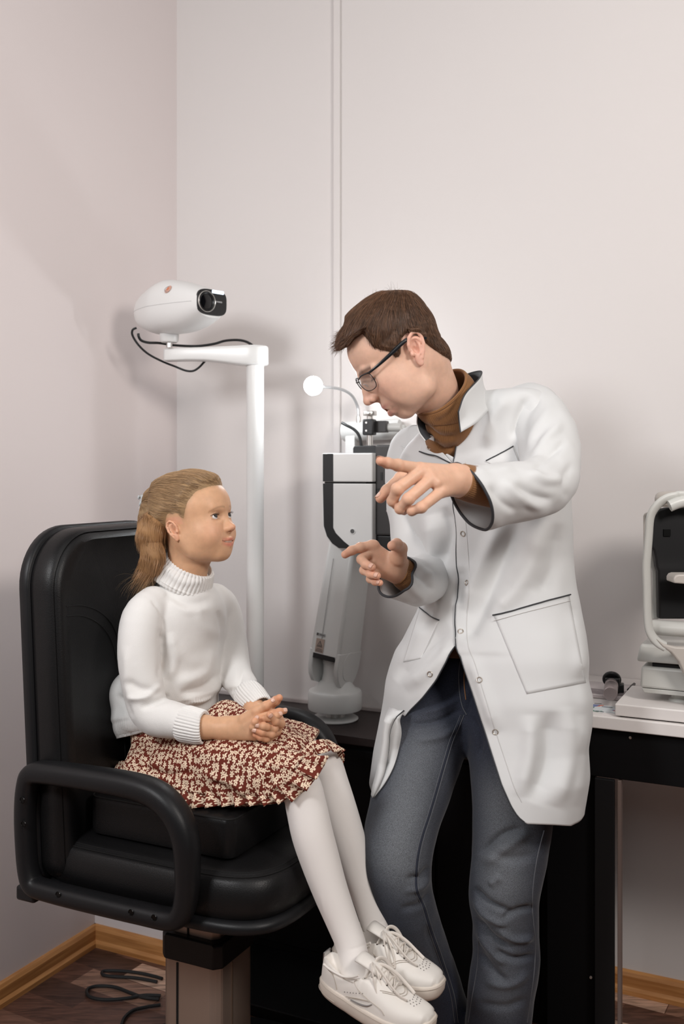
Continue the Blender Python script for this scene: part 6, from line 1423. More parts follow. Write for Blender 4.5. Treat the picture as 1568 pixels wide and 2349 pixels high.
strands('hair_strands', gSV2[pk] + rg.normal(0, 0.0008, (len(pk), 3)), flow_girl(gSV2[pk]), gSN[pk], 0.055, 0.00026, gcol, M_hair, ghair, nseg=8, lift=0.006, flow=flow_girl, surf=bvG, jitter=0.035, hover=0.0008)
ids = np.nonzero((gSL[:, 0] > 1.0) & (gTT > -0.0012) & (gTT < 0.0030))[0]; pk = rg.choice(ids, 1300)
strands('hairline_strands', gSV2[pk], flow_girl(gSV2[pk]), gSN[pk], 0.030, 0.00020, gcol, M_hair, ghair, nseg=6, lift=0.02, flow=flow_girl, surf=bvh(*joinparts([(GV, GQ), (gSV2, gSQ)])), jitter=0.10, hover=0.0006, seed=44)
# stray baby hairs round the forehead
ids = np.nonzero((gSL[:, 0] > 3) & (gTT > 0.0005) & (gTT < 0.006))[0]; pk = rg.choice(ids, 90)
strands('stray_hairs', gSV2[pk], nrm(gSN[pk] * 0.5 + flow_girl(gSV2[pk])), gSN[pk], 0.022, 0.00016, gcol, M_hair, ghair, nseg=5, gravity=-UP * 0.2, jitter=0.3, seed=4)
# tail falling behind the collar
tail = [WG((-9.0, 0.8, 2.5)), P(347, 1212, 2.155), P(345, 1245, 2.15), P(351, 1275, 2.145), P(344, 1300, 2.15), P(334, 1320, 2.155), P(327, 1332, 2.16)]
TF = Field(np.min(tail, 0) - 0.06, np.max(tail, 0) + 0.06, 0.0022); TF.chain(tail, [0.032, 0.031, 0.022, 0.027, 0.022, 0.013, 0.004], 0.012)
tV, tQ = TF.mesh(); tN = vnormals(tV, tQ); qd = catmull(np.array(tail), 12); qt = tangents(qd)
def flow_tail(p):
    i = ((p[:, None] - qd[None]) ** 2).sum(-1).argmin(1); return nrm(qt[i] + (GS * 0.6 + GF_ * 0.3) * np.sin(p[:, 2] * 150 + p[:, 0] * 90 + p[:, 1] * 60)[:, None])
wv_ = vnoise(np.stack([tV[:, 0] * 60, tV[:, 1] * 60, tV[:, 2] * 14], 1) + 9, 3); tV2 = tV + tN * (wv_ * 0.003)[:, None]
gt = part_from('ponytail', tV2, tQ, M_hairbase, ghair, col=gh[None] * np.array([0.95, 0.82, 0.72]) * (0.75 + 0.4 * wv_)[:, None])
pk = rg.choice(len(tV2), 1500); bvT = bvh(tV2, tQ)
strands('ponytail_strands', tV2[pk], flow_tail(tV2[pk]), tN[pk], 0.042, 0.00026, lambda r_, r: gcol(r_, r) * np.array([[1, 0.88, 0.8]]), M_hair, gt, nseg=7, lift=0.06, flow=flow_tail, jitter=0.13, seed=8)
pk = rg.choice(np.nonzero(tV2[:, 2] < P(0, 1310, 2.15)[2])[0], 120)
strands('loose_ends', tV2[pk], nrm(flow_tail(tV2[pk]) + rg.normal(0, 0.5, (120, 3))), tN[pk], 0.06, 0.00018, lambda r_, r: gcol(r_, r) * 0.8, M_hair, gt, nseg=8, gravity=-UP * 0.25, jitter=0.35, seed=18)
cq = WG((-10.9, 1.0, 7.4)); cl2 = MB()
for i in range(16):
    a = i * 2.4; cl2.lathe([(0, 0.0035), (0.0035, 0.0025), (0.0055, 0.0), (0, -0.003)], cq + GU * (0.013 * math.sin(i * 0.95)) + GS * 0.010 * math.cos(a) - GF_ * 0.002 * (i % 3), nrm(-GF_ + GS * 0.6 * math.cos(a) + GU * 0.3 * math.sin(a)), 8)
cl2.box(cq + GF_ * 0.006, (0.006, 0.03, 0.034), GF_, GS).build('hair_clip', mat('clip_silver', (0.62, 0.68, 0.70), rough=0.22, metal=0.4), girl, bevel=0.0)

# ---------------------------------------------------------------- hands
YG = 1.985
RG = make_hand(((435, 1580), (690, 1730), 1.86, 2.14),
    palm=[((525, 1668, 2.02), (590, 1645, 1.985), 0.0185, 0.0115), ((525, 1670, 2.02), (596, 1656, 1.98), 0.0185, 0.0110), ((528, 1674, 2.02), (592, 1672, 1.975), 0.0185, 0.0105), ((535, 1680, 2.015), (583, 1688, 1.975), 0.0165, 0.0095)],
    fingers=[([(592, 1643, 1.983), (622, 1636, 1.985), (640, 1633, 1.990), (652, 1631, 1.995)], [0.0085, 0.0076, 0.0070, 0.0062]),
             ([(598, 1652, 1.975), (618, 1646, 1.965), (632, 1643, 1.97), (641, 1640, 1.975)], [0.0085, 0.0076, 0.0070, 0.0062]),
             ([(592, 1668, 1.972), (604, 1666, 1.955), (612, 1668, 1.958), (618, 1672, 1.965)], [0.0082, 0.0074, 0.0066, 0.0058]),
             ([(578, 1684, 1.972), (580, 1668, 1.955), (584, 1656, 1.952), (589, 1649, 1.957)], [0.0080, 0.0070, 0.0063, 0.0056])],
    thumb=([(560, 1650, 1.995), (588, 1632, 1.985), (610, 1619, 1.982), (627, 1608, 1.982)], [0.0120, 0.0098, 0.0086, 0.0072]),
    forearm=([(530, 1670, 2.02), (505, 1671, 2.022), (470, 1668, 2.028), (440, 1664, 2.035)], [0.0195, 0.0192, 0.0215, 0.023]), h=0.0012)
LG = make_hand(((545, 1575), (690, 1740), 1.90, 2.20),
    palm=[((596, 1640, 2.07), (636, 1650, 2.03), 0.018, 0.011), ((598, 1648, 2.07), (638, 1662, 2.02), 0.018, 0.011), ((598, 1655, 2.07), (632, 1676, 2.01), 0.018, 0.011), ((598, 1660, 2.06), (622, 1690, 2.00), 0.017, 0.010)],
    fingers=[([(640, 1648, 2.025), (644, 1660, 1.985), (632, 1655, 1.968), (618, 1640, 1.958)], [0.0086, 0.0080, 0.0074, 0.0064]),
             ([(640, 1664, 2.015), (628, 1672, 1.972), (606, 1668, 1.958), (588, 1664, 1.952)], [0.0084, 0.0076, 0.0070, 0.0062]),
             ([(634, 1680, 2.005), (622, 1684, 1.968), (600, 1680, 1.956), (582, 1675, 1.952)], [0.0082, 0.0074, 0.0068, 0.0060]),
             ([(622, 1692, 1.998), (610, 1694, 1.968), (596, 1691, 1.960), (585, 1686, 1.957)], [0.0076, 0.0068, 0.0062, 0.0055])],
    thumb=([(600, 1636, 2.05), (618, 1620, 2.03), (632, 1608, 2.02), (640, 1601, 2.015)], [0.0115, 0.0100, 0.0088, 0.0076]),
    forearm=([(600, 1648, 2.07), (585, 1628, 2.10), (570, 1605, 2.14)], [0.019, 0.0195, 0.022]), h=0.0012)
# hidden trunk
gt_ = Field(V3(-0.62, 1.70, 0.30), V3(0.05, 2.5, 1.16), 0.010)
gt_.cap(P(425, 1400, 2.21), P(405, 1560, 2.22), 0.055, 0.06, 0.03).cap(P(405, 1560, 2.22), P(395, 1660, 2.24), 0.06, 0.07, 0.03).cap(P(335, 1420, 2.12), P(338, 1625, 2.09), 0.026, 0.024, 0.02).cap(P(338, 1625, 2.09), P(440, 1664, 2.035), 0.024, 0.019, 0.02).cap(P(425, 1410, 2.21), P(335, 1420, 2.12), 0.04, 0.026, 0.02)
gt_.cap(P(425, 1410, 2.21), P(505, 1405, 2.30), 0.04, 0.026, 0.02).cap(P(505, 1405, 2.30), P(540, 1550, 2.26), 0.026, 0.022, 0.02).cap(P(540, 1550, 2.26), P(580, 1618, 2.12), 0.022, 0.018, 0.02)
gt_.chain([P(385, 1700, 2.22), P(560, 1762, 2.02), P(685, 1790, 1.945)], [0.06, 0.045, 0.032], 0.02).chain([P(430, 1700, 2.28), P(640, 1722, 2.12), P(738, 1745, 2.055)], [0.06, 0.045, 0.032], 0.02)
tgV, tgQ = gt_.mesh()
bV, bQ = joinparts([(GV, GQ), (RG[0], RG[1]), (LG[0], LG[1]), (tgV, tgQ)])
bC = np.concatenate([skin_girl(GV), hand_color(RG[0], RG[2], SK_G), hand_color(LG[0], LG[2], SK_G * np.array([1, 0.97, 0.98])), np.tile(SK_G, (len(tgV), 1))])
girl_body = part_from('body', bV, bQ, M_skin, girl, col=bC)
look = nrm(WL((12, 0, 0)) - WG((8, 0, 2)))
for c_, r_ in geyes: eyeball(c_, r_, nrm(look * 0.65 + GF_ * 0.42 + GU * 0.22), GU, (0.045, 0.042, 0.036), 'eye', girl_body, irisr=0.74, pupil=0.55)
for s in (-1, 1):
    lm = MB()
    for i in range(13):
        v = i / 12; a = WG((8.72 - 0.55 * abs(v - 0.35), s * (1.85 + 2.15 * v), 2.44 + 0.22 * math.sin(math.pi * v))); lm.tube([a, a + GF_ * 0.0026 + GS * s * 0.0012 * (v - 0.2) + GU * 0.0010, a + GF_ * 0.0042 + GS * s * 0.0026 * (v - 0.2) + GU * 0.0032], [0.00022, 0.00018, 0.00006], n=4, steps=2)
    lm.build('eyelashes', mat('lash', (0.02, 0.012, 0.01), rough=0.6), girl_body)
for (hand, i, up_) in ((RG, 4, V3(0.1, -0.7, 0.7)), (RG, 0, V3(0.1, -0.8, 0.6)), (RG, 1, V3(0, -0.8, 0.6)), (RG, 3, V3(-0.3, -0.9, 0.3)), (LG, 1, V3(0, -0.9, 0.3)), (LG, 0, V3(-0.2, -0.9, 0.5)), (LG, 2, V3(0, -0.9, 0.3))):
    nail(hand[2][i][0][-1], hand[2][i][0][-2], up_, hand[2][i][1][-1], 'fingernail', girl_body, ln=0.0078)

# ---------------------------------------------------------------- sweater
M_sw = mat('cream_knit', (0.77, 0.755, 0.735), rough=0.85, spec=0.15, sheen=0.35, bump=(520, 0.35, 0.0010))
gL = nrm(V3(0.545, 0.84, 0)); gFw = nrm(V3(0.84, -0.545, 0)); GM = np.array([gL, gFw, UP])
SF = Field(V3(-0.64, 1.92, 0.74), V3(-0.10, 2.46, 1.20), 0.0032)
SF.ell(P(425, 1400, 2.21), (0.105, 0.070, 0.062), GM, 0.0).ell(P(415, 1450, 2.21), (0.118, 0.084, 0.100), GM, 0.03).ell(P(400, 1555, 2.215), (0.122, 0.092, 0.110), GM, 0.03).ell(P(385, 1630, 2.235), (0.135, 0.100, 0.060), GM, 0.03)
SF.ell(P(312, 1590, 2.22), (0.07, 0.045, 0.060), GM, 0.02).ell(P(330, 1655, 2.22), (0.08, 0.055, 0.050), GM, 0.02).ell(P(312, 1668, 2.22), (0.055, 0.045, 0.036), GM, 0.015).ell(P(298, 1652, 2.24), (0.045, 0.036, 0.042), GM, 0.012)
SF.cap(P(425, 1345, 2.205), P(425, 1380, 2.21), 0.056, 0.07, 0.03)
A1 = [P(352, 1385, 2.14), P(326, 1420, 2.105), P(318, 1500, 2.085), P(330, 1590, 2.075), P(350, 1638, 2.065), P(400, 1652, 2.05), P(434, 1662, 2.038)]
SF.plane_cut(P(500, 1632, 2.12), -nrm(UP - gFw * 0.33))
SA = sub_field(SF); SA.chain(A1, [0.038, 0.0440, 0.0440, 0.0420, 0.0410, 0.0375, 0.0330], 0.016)
A2 = [P(490, 1378, 2.27), P(510, 1405, 2.30), P(527, 1480, 2.285), P(540, 1545, 2.25), P(562, 1585, 2.19), P(580, 1608, 2.145)]
SA.plane_cut(P(446, 1664, 2.034), nrm(P(440, 1664, 2.034) - P(400, 1652, 2.05)))
SB = sub_field(SF); SB.chain(A2, [0.040, 0.0430, 0.0400, 0.0370, 0.0340, 0.0315], 0.016)
blend(SF, SB, 0.010); blend(SF, SA, 0.005)
hn = nrm(UP - gFw * 0.33); ho = P(500, 1632, 2.12)
sV, sQ = SF.mesh(); sV = relax(sV, sQ, 5, 0.5); sN = vnormals(sV, sQ)
sfolds = [([(368, 1440), (372, 1500), (366, 1560)], 7, -0.010), ([(390, 1450), (400, 1510), (385, 1560)], 12, 0.006), ([(500, 1470), (470, 1540), (400, 1570)], 14, 0.008), ([(505, 1540), (470, 1575), (410, 1592)], 8, -0.008), ([(512, 1555), (480, 1600), (420, 1612)], 10, 0.010),
          ([(508, 1585), (470, 1620), (430, 1628)], 6, -0.007), ([(285, 1560), (320, 1580), (375, 1590)], 10, -0.006), ([(290, 1600), (330, 1600), (372, 1570)], 8, 0.007), ([(320, 1625), (360, 1610), (390, 1595)], 7, -0.006), ([(270, 1590), (290, 1620), (300, 1650)], 6, -0.006), ([(290, 1480), (292, 1560), (300, 1620)], 10, 0.004),
          ([(500, 1400), (510, 1440), (505, 1490)], 6, -0.009), ([(450, 1400), (470, 1440), (520, 1460)], 14, 0.004), ([(380, 1355), (430, 1385), (490, 1375)], 12, -0.005), ([(380, 1370), (425, 1400), (480, 1395)], 10, 0.004), ([(560, 1530), (545, 1570), (528, 1590)], 6, -0.006), ([(575, 1550), (560, 1580), (540, 1600)], 6, 0.005), ([(400, 1480), (440, 1520), (500, 1500)], 18, 0.004), ([(345, 1375), (368, 1405), (378, 1450)], 4, -0.003)]
sV = fold(sV, sN, sfolds); sN = vnormals(sV, sQ); sV = sV + sN * (vnoise(sV * 24 + 2, 14) * 0.0016)[:, None]
psv = proj(sV)
# hem ribbing: ribs where the body hem is
ang = np.arctan2((sV - P(385, 1640, 2.235)) @ gFw, (sV - P(385, 1640, 2.235)) @ gL)
hd_ = (sV - ho) @ hn; hemz = np.clip((0.042 - hd_) / 0.008, 0, 1) * (hd_ > 0.001)
dA, _ = seg_dist(sV, A1[-3], A1[-1]); notarm = np.clip((dA - 0.05) / 0.01, 0, 1) * np.clip((seg_dist(sV, A1[2], A1[4])[0] - 0.055) / 0.01, 0, 1)
sV = sV + sN * (hemz * notarm * (np.sin(ang * 110) * 0.0009 - 0.004))[:, None]
sweater_o = part_from('sweater', sV, sQ, M_sw, girl)
def ribtube(pts, radii, ribn, amp, name, nr=420, nseg=12, edge=0.0022, sy=1.0, m=M_sw, fd=None):
    v, q, n_, th_ = tubeV(pts, radii, nr, nseg, ribn, amp, sy)
    if fd: v = fold(v, n_, fd)
    o = part_from(name, v, q, m, sweater_o, solid=0.003); return o, v
ribtube([(420, 1659, 2.044), (428, 1661, 2.04), (445, 1665, 2.034), (462, 1669, 2.028), (466, 1669.5, 2.027)], [0.0335, 0.0355, 0.0345, 0.0330, 0.0290], 34, 0.0009, 'cuff')
ribtube([(567, 1590, 2.17), (574, 1600, 2.155), (585, 1613, 2.13), (594, 1622, 2.11), (597, 1625, 2.105)], [0.0300, 0.0325, 0.0310, 0.0285, 0.0250], 32, 0.0009, 'cuff')
# folded turtleneck: outer roll and inner tube
co, cv = ribtube([(408, 1351, 2.203), (410, 1347, 2.203), (415, 1336, 2.203), (423, 1320, 2.200), (430, 1305, 2.198), (434, 1296, 2.196), (436, 1292, 2.195)], [0.0600, 0.0665, 0.0685, 0.0650, 0.0600, 0.0565, 0.0525], 44, 0.0012, 'collar', nr=528, sy=1.0, fd=[([(375, 1300), (420, 1335), (480, 1330)], 8, 0.003)])
ribtube([(436, 1292, 2.195), (429, 1306, 2.20), (420, 1325, 2.20)], [0.0525, 0.0510, 0.051], 40, 0.0003, 'collar_inner', nr=320)
bvSw = bvh(sV, sQ)

# ---------------------------------------------------------------- skirt
def floral():
    m = bpy.data.materials.new('floral_cotton'); m.use_nodes = True; nt = m.node_tree; b = nt.nodes['Principled BSDF']; L = nt.links; N_ = nt.nodes
    b.inputs['Roughness'].default_value = 0.8; b.inputs['Specular IOR Level'].default_value = 0.2
    uv = N_.new('ShaderNodeAttribute'); uv.attribute_name = 'cloth'
    def M(op, *a):
        n = N_.new('ShaderNodeMath'); n.operation = op
        for i, x in enumerate(a):
            if isinstance(x, (int, float)): n.inputs[i].default_value = x
            else: L.new(x, n.inputs[i])
        return n.outputs[0]
    masks = []
    for sc, rad, seedv, petals in ((84.0, 0.46, 0.0, 5), (90.0, 0.20, 7.3, 2)):
        mp = N_.new('ShaderNodeVectorMath'); mp.operation = 'MULTIPLY_ADD'; L.new(uv.outputs['Vector'], mp.inputs[0]); mp.inputs[1].default_value = (sc, sc, sc); mp.inputs[2].default_value = (seedv, seedv * 0.7, 0)
        v = N_.new('ShaderNodeTexVoronoi'); v.voronoi_dimensions = '2D'; v.inputs['Scale'].default_value = 1.0; v.inputs['Randomness'].default_value = 0.62; L.new(mp.outputs[0], v.inputs['Vector'])
        d = N_.new('ShaderNodeVectorMath'); d.operation = 'SUBTRACT'; L.new(mp.outputs[0], d.inputs[0]); L.new(v.outputs['Position'], d.inputs[1])
        sp_ = N_.new('ShaderNodeSeparateXYZ'); L.new(d.outputs[0], sp_.inputs[0]); cs = N_.new('ShaderNodeSeparateColor'); L.new(v.outputs['Color'], cs.inputs[0])
        an = M('ADD', M('ARCTAN2', sp_.outputs[1], sp_.outputs[0]), M('MULTIPLY', cs.outputs[0], 6.28))
        r_ = v.outputs['Distance']
        if petals == 5:
            edge = M('MULTIPLY', M('ADD', 0.28, M('MULTIPLY', M('POWER', M('ABSOLUTE', M('COSINE', M('MULTIPLY', an, 2.5))), 1.2), 0.72)), rad)
            msk = M('MULTIPLY', M('LESS_THAN', r_, edge), M('GREATER_THAN', r_, 0.06))
        else:
            edge = M('MULTIPLY', M('POWER', M('ABSOLUTE', M('COSINE', an)), 2.0), rad); edge = M('ADD', edge, 0.07); msk = M('LESS_THAN', r_, edge)
        masks.append(msk)
    fin = M('MAXIMUM', masks[0], masks[1])
    mx = N_.new('ShaderNodeMix'); mx.data_type = 'RGBA'; mx.inputs[6].default_value = (0.135, 0.023, 0.013, 1); mx.inputs[7].default_value = (0.78, 0.62, 0.46, 1); L.new(fin, mx.inputs[0]); L.new(mx.outputs[2], b.inputs['Base Color'])
    return m
M_fl = floral()
def cloth_attr(me, uvv):
    at = me.attributes.new('cloth', 'FLOAT_VECTOR', 'POINT'); d = np.zeros((len(me.vertices), 3), np.float32); d[:, :2] = uvv; at.data.foreach_set('vector', d.ravel())
KF = Field(V3(-0.58, 1.72, 0.62), V3(0.06, 2.46, 0.98), 0.0032)
KF.ell(P(408, 1665, 2.23), (0.120, 0.090, 0.07), GM, 0.0)
KF.chain([P(388, 1740, 2.16), P(500, 1765, 2.05), P(600, 1768, 1.985), P(668, 1778, 1.952)], [0.076, 0.074, 0.062, 0.046], 0.03)
KF.chain([P(440, 1700, 2.30), P(560, 1705, 2.19), P(660, 1712, 2.11), P(725, 1722, 2.065)], [0.080, 0.070, 0.056, 0.041], 0.03)
KF.chain([P(325, 1775, 2.12), P(420, 1792, 2.065), P(530, 1796, 2.00), P(610, 1795, 1.958), P(648, 1785, 1.940)], [0.048, 0.040, 0.034, 0.028, 0.026], 0.03)
KF.chain([P(520, 1660, 2.14), P(600, 1690, 2.06), P(670, 1715, 2.02)], [0.05, 0.045, 0.032], 0.03)
KF.plane_cut(P(388, 1625, 2.23), nrm(UP * 0.93 - gFw * 0.38)); KF.plane_cut((0, 0, 0.672), (0, 0, -1))
KF.plane_cut(P(652, 1835, 1.94), nrm(V3(0.90, -0.12, -0.42)))
kV, kQ = KF.mesh(); kV = relax(kV, kQ, 4, 0.5); kN = vnormals(kV, kQ)
uvk = np.stack([(kV @ A), np.arctan2(kV[:, 2] - 0.70, -(kV @ B - (P(500, 1740, 2.12) @ B))) * 0.13], 1)
kf = [([(300, 1750), (380, 1775), (450, 1770)], 8, -0.007), ([(460, 1775), (540, 1800), (560, 1830)], 8, 0.006), ([(480, 1790), (520, 1815), (550, 1840)], 6, -0.007), ([(640, 1790), (620, 1815), (605, 1840)], 7, 0.008), ([(600, 1700), (640, 1720), (690, 1735)], 6, -0.006), ([(660, 1690), (690, 1715), (740, 1712)], 6, 0.005),
      ([(560, 1720), (620, 1745), (660, 1735)], 6, -0.005), ([(640, 1740), (620, 1780), (610, 1810)], 7, -0.007), ([(310, 1700), (340, 1730), (330, 1780)], 8, -0.005), ([(400, 1700), (480, 1730), (560, 1735)], 14, 0.005), ([(380, 1790), (430, 1812), (480, 1815)], 7, 0.007), ([(500, 1620), (530, 1650), (560, 1655)], 6, -0.004), ([(585, 1745), (640, 1760), (690, 1762)], 5, 0.005)]
kV = fold(kV, kN, kf); kN = vnormals(kV, kQ); kV = kV + kN * (vnoise(kV * 30 + 4, 15) * 0.0024 + vnoise(kV * 60 + 1, 16) * 0.0010)[:, None]
mk = mesh_np('skirt', kV, kQ); cloth_attr(mk, uvk); skirt = link('skirt', mk, M_fl, girl, auto=180)
def ruffle(path, width, name, down, amp=0.006, wl=0.024, hang=None, out=0.35, n_r=10, seed=1):
    q = catmull(np.array(path), 14); d = np.r_[0, np.cumsum(np.linalg.norm(np.diff(q, axis=0), axis=1))]; s_ = np.arange(0, d[-1], 0.0022); q = np.stack([np.interp(s_, d, q[:, k]) for k in range(3)], 1)
    T = tangents(q); dn = np.array([nrm(np.array([np.interp(s_[i] / d[-1], np.linspace(0, 1, len(down)), [w_[k] for w_ in down]) for k in range(3)])) for i in range(len(s_))]); on = nrm(np.cross(T, dn))
    on = np.where((on @ V3(0.3, -1, 0) < 0)[:, None], -on, on)
    r = np.random.RandomState(seed); ph = np.cumsum(r.uniform(0.7, 1.3, len(s_))) * 0.0022 / wl * 2 * math.pi; mod = 0.6 + 0.4 * np.sin(np.cumsum(r.normal(0, 0.12, len(s_))))
    V = []
    for j in range(n_r + 1):
        t = j / n_r; V.append(q + dn * (width * t)[None].T if np.ndim(width) else q + dn * (width * t) + on * (amp * (t ** 0.8) * np.sin(ph) * mod + out * width * t * 0.35)[:, None] + T * (amp * 0.5 * t * np.cos(ph * 1.0 + 0.7))[:, None])
    V = np.stack(V, 1); m_, k_ = V.shape[:2]; ix = np.arange(m_ * k_).reshape(m_, k_); Q = np.stack([ix[:-1, :-1], ix[1:, :-1], ix[1:, 1:], ix[:-1, 1:]], -1).reshape(-1, 4)
    uvr = np.stack([np.repeat(s_ * 1.25, k_) + seed, np.tile(np.linspace(0, width, k_), m_)], 1); V = V.reshape(-1, 3)
    me = mesh_np(name, V, Q); cloth_attr(me, uvr); return link(name, me, M_fl, skirt, auto=180, solid=0.0008)
nearp = [P(268, 1752, 2.17), P(300, 1768, 2.10), P(350, 1790, 2.055), P(410, 1802, 2.01), P(470, 1800, 1.980), P(530, 1798, 1.955), P(585, 1800, 1.925), P(630, 1800, 1.903), P(655, 1790, 1.892), P(676, 1768, 1.895), P(694, 1742, 1.90), P(703, 1728, 1.92)]
ruffle(nearp, 0.042, 'ruffle', [V3(-0.05, -0.25, -1), V3(0, -0.3, -1), V3(0.05, -0.3, -1), V3(0.2, -0.3, -1), V3(0.6, -0.2, -0.8), V3(0.9, 0, -0.35), V3(0.9, 0, -0.3)], amp=0.0105, wl=0.027, out=0.9, seed=1)
farp = [P(668, 1752, 1.93), P(682, 1735, 1.955), P(696, 1716, 1.985), P(712, 1702, 1.995), P(735, 1696, 2.0), P(756, 1698, 2.02), P(765, 1708, 2.05), P(764, 1730, 2.08)]
ruffle(farp, 0.030, 'ruffle', [V3(0.8, -0.2, -0.5), V3(0.8, -0.3, -0.6), V3(0.5, -0.4, -0.8), V3(0.5, -0.3, -0.8), V3(0.8, 0, -0.6), V3(0.8, 0.2, -0.6)], amp=0.007, out=0.7, seed=2)
topp = [P(640, 1672, 2.06), P(665, 1680, 2.05), P(690, 1690, 2.04), P(708, 1698, 2.03)]
ruffle(topp, 0.018, 'ruffle', [V3(0.9, -0.2, -0.2), V3(0.9, -0.2, -0.3)], amp=0.004, seed=3)
ruffle([P(262, 1748, 2.21), P(290, 1745, 2.15), P(320, 1752, 2.12)], 0.022, 'ruffle', [V3(-0.2, -0.4, -1), V3(-0.1, -0.4, -1)], amp=0.005, seed=4)

# ---------------------------------------------------------------- tights
M_ti = mat('cream_tights', (0.86, 0.82, 0.79), rough=0.7, spec=0.25, sheen=0.25, bump=(1400, 0.12, 0.0003))
def leg(pts, radii, lo, hi, name, folds):
    f_ = Field(lo, hi, 0.0028); f_.chain([P(*p) for p in pts], radii, 0.012)
    v, q = f_.mesh(); v = relax(v, q, 8, 0.5); n_ = vnormals(v, q); v = fold(v, n_, folds); return part_from(name, v, q, M_ti, girl), v, q
legN, lv, lq = leg([(560, 1775, 2.01), (650, 1788, 1.962), (688, 1800, 1.945), (702, 1850, 1.938), (715, 1910, 1.932), (733, 1970, 1.928), (756, 2040, 1.922), (783, 2110, 1.915), (804, 2165, 1.905), (812, 2205, 1.893), (818, 2245, 1.882)],
    [0.044, 0.040, 0.0385, 0.0400, 0.0405, 0.0385, 0.0345, 0.0310, 0.0290, 0.0290, 0.0300], V3(-0.30, 1.70, 0.32), V3(0.16, 2.12, 0.86), 'tights_leg', [([(735, 2050), (740, 2080), (748, 2110)], 3, 0.0005), ([(795, 2180), (825, 2172), (845, 2160)], 3, -0.0008)])
legF, lv2, lq2 = leg([(640, 1725, 2.12), (710, 1738, 2.07), (742, 1752, 2.055), (757, 1800, 2.05), (777, 1865, 2.045), (798, 1930, 2.04), (818, 1995, 2.035), (840, 2060, 2.025), (858, 2120, 2.01), (866, 2155, 1.997), (872, 2190, 1.985)],
    [0.042, 0.0385, 0.0365, 0.0385, 0.0390, 0.0365, 0.0320, 0.0285, 0.0270, 0.0270, 0.028], V3(-0.20, 1.80, 0.34), V3(0.20, 2.22, 0.88), 'tights_leg', [([(848, 2128), (868, 2118), (885, 2108)], 3, -0.0008)])

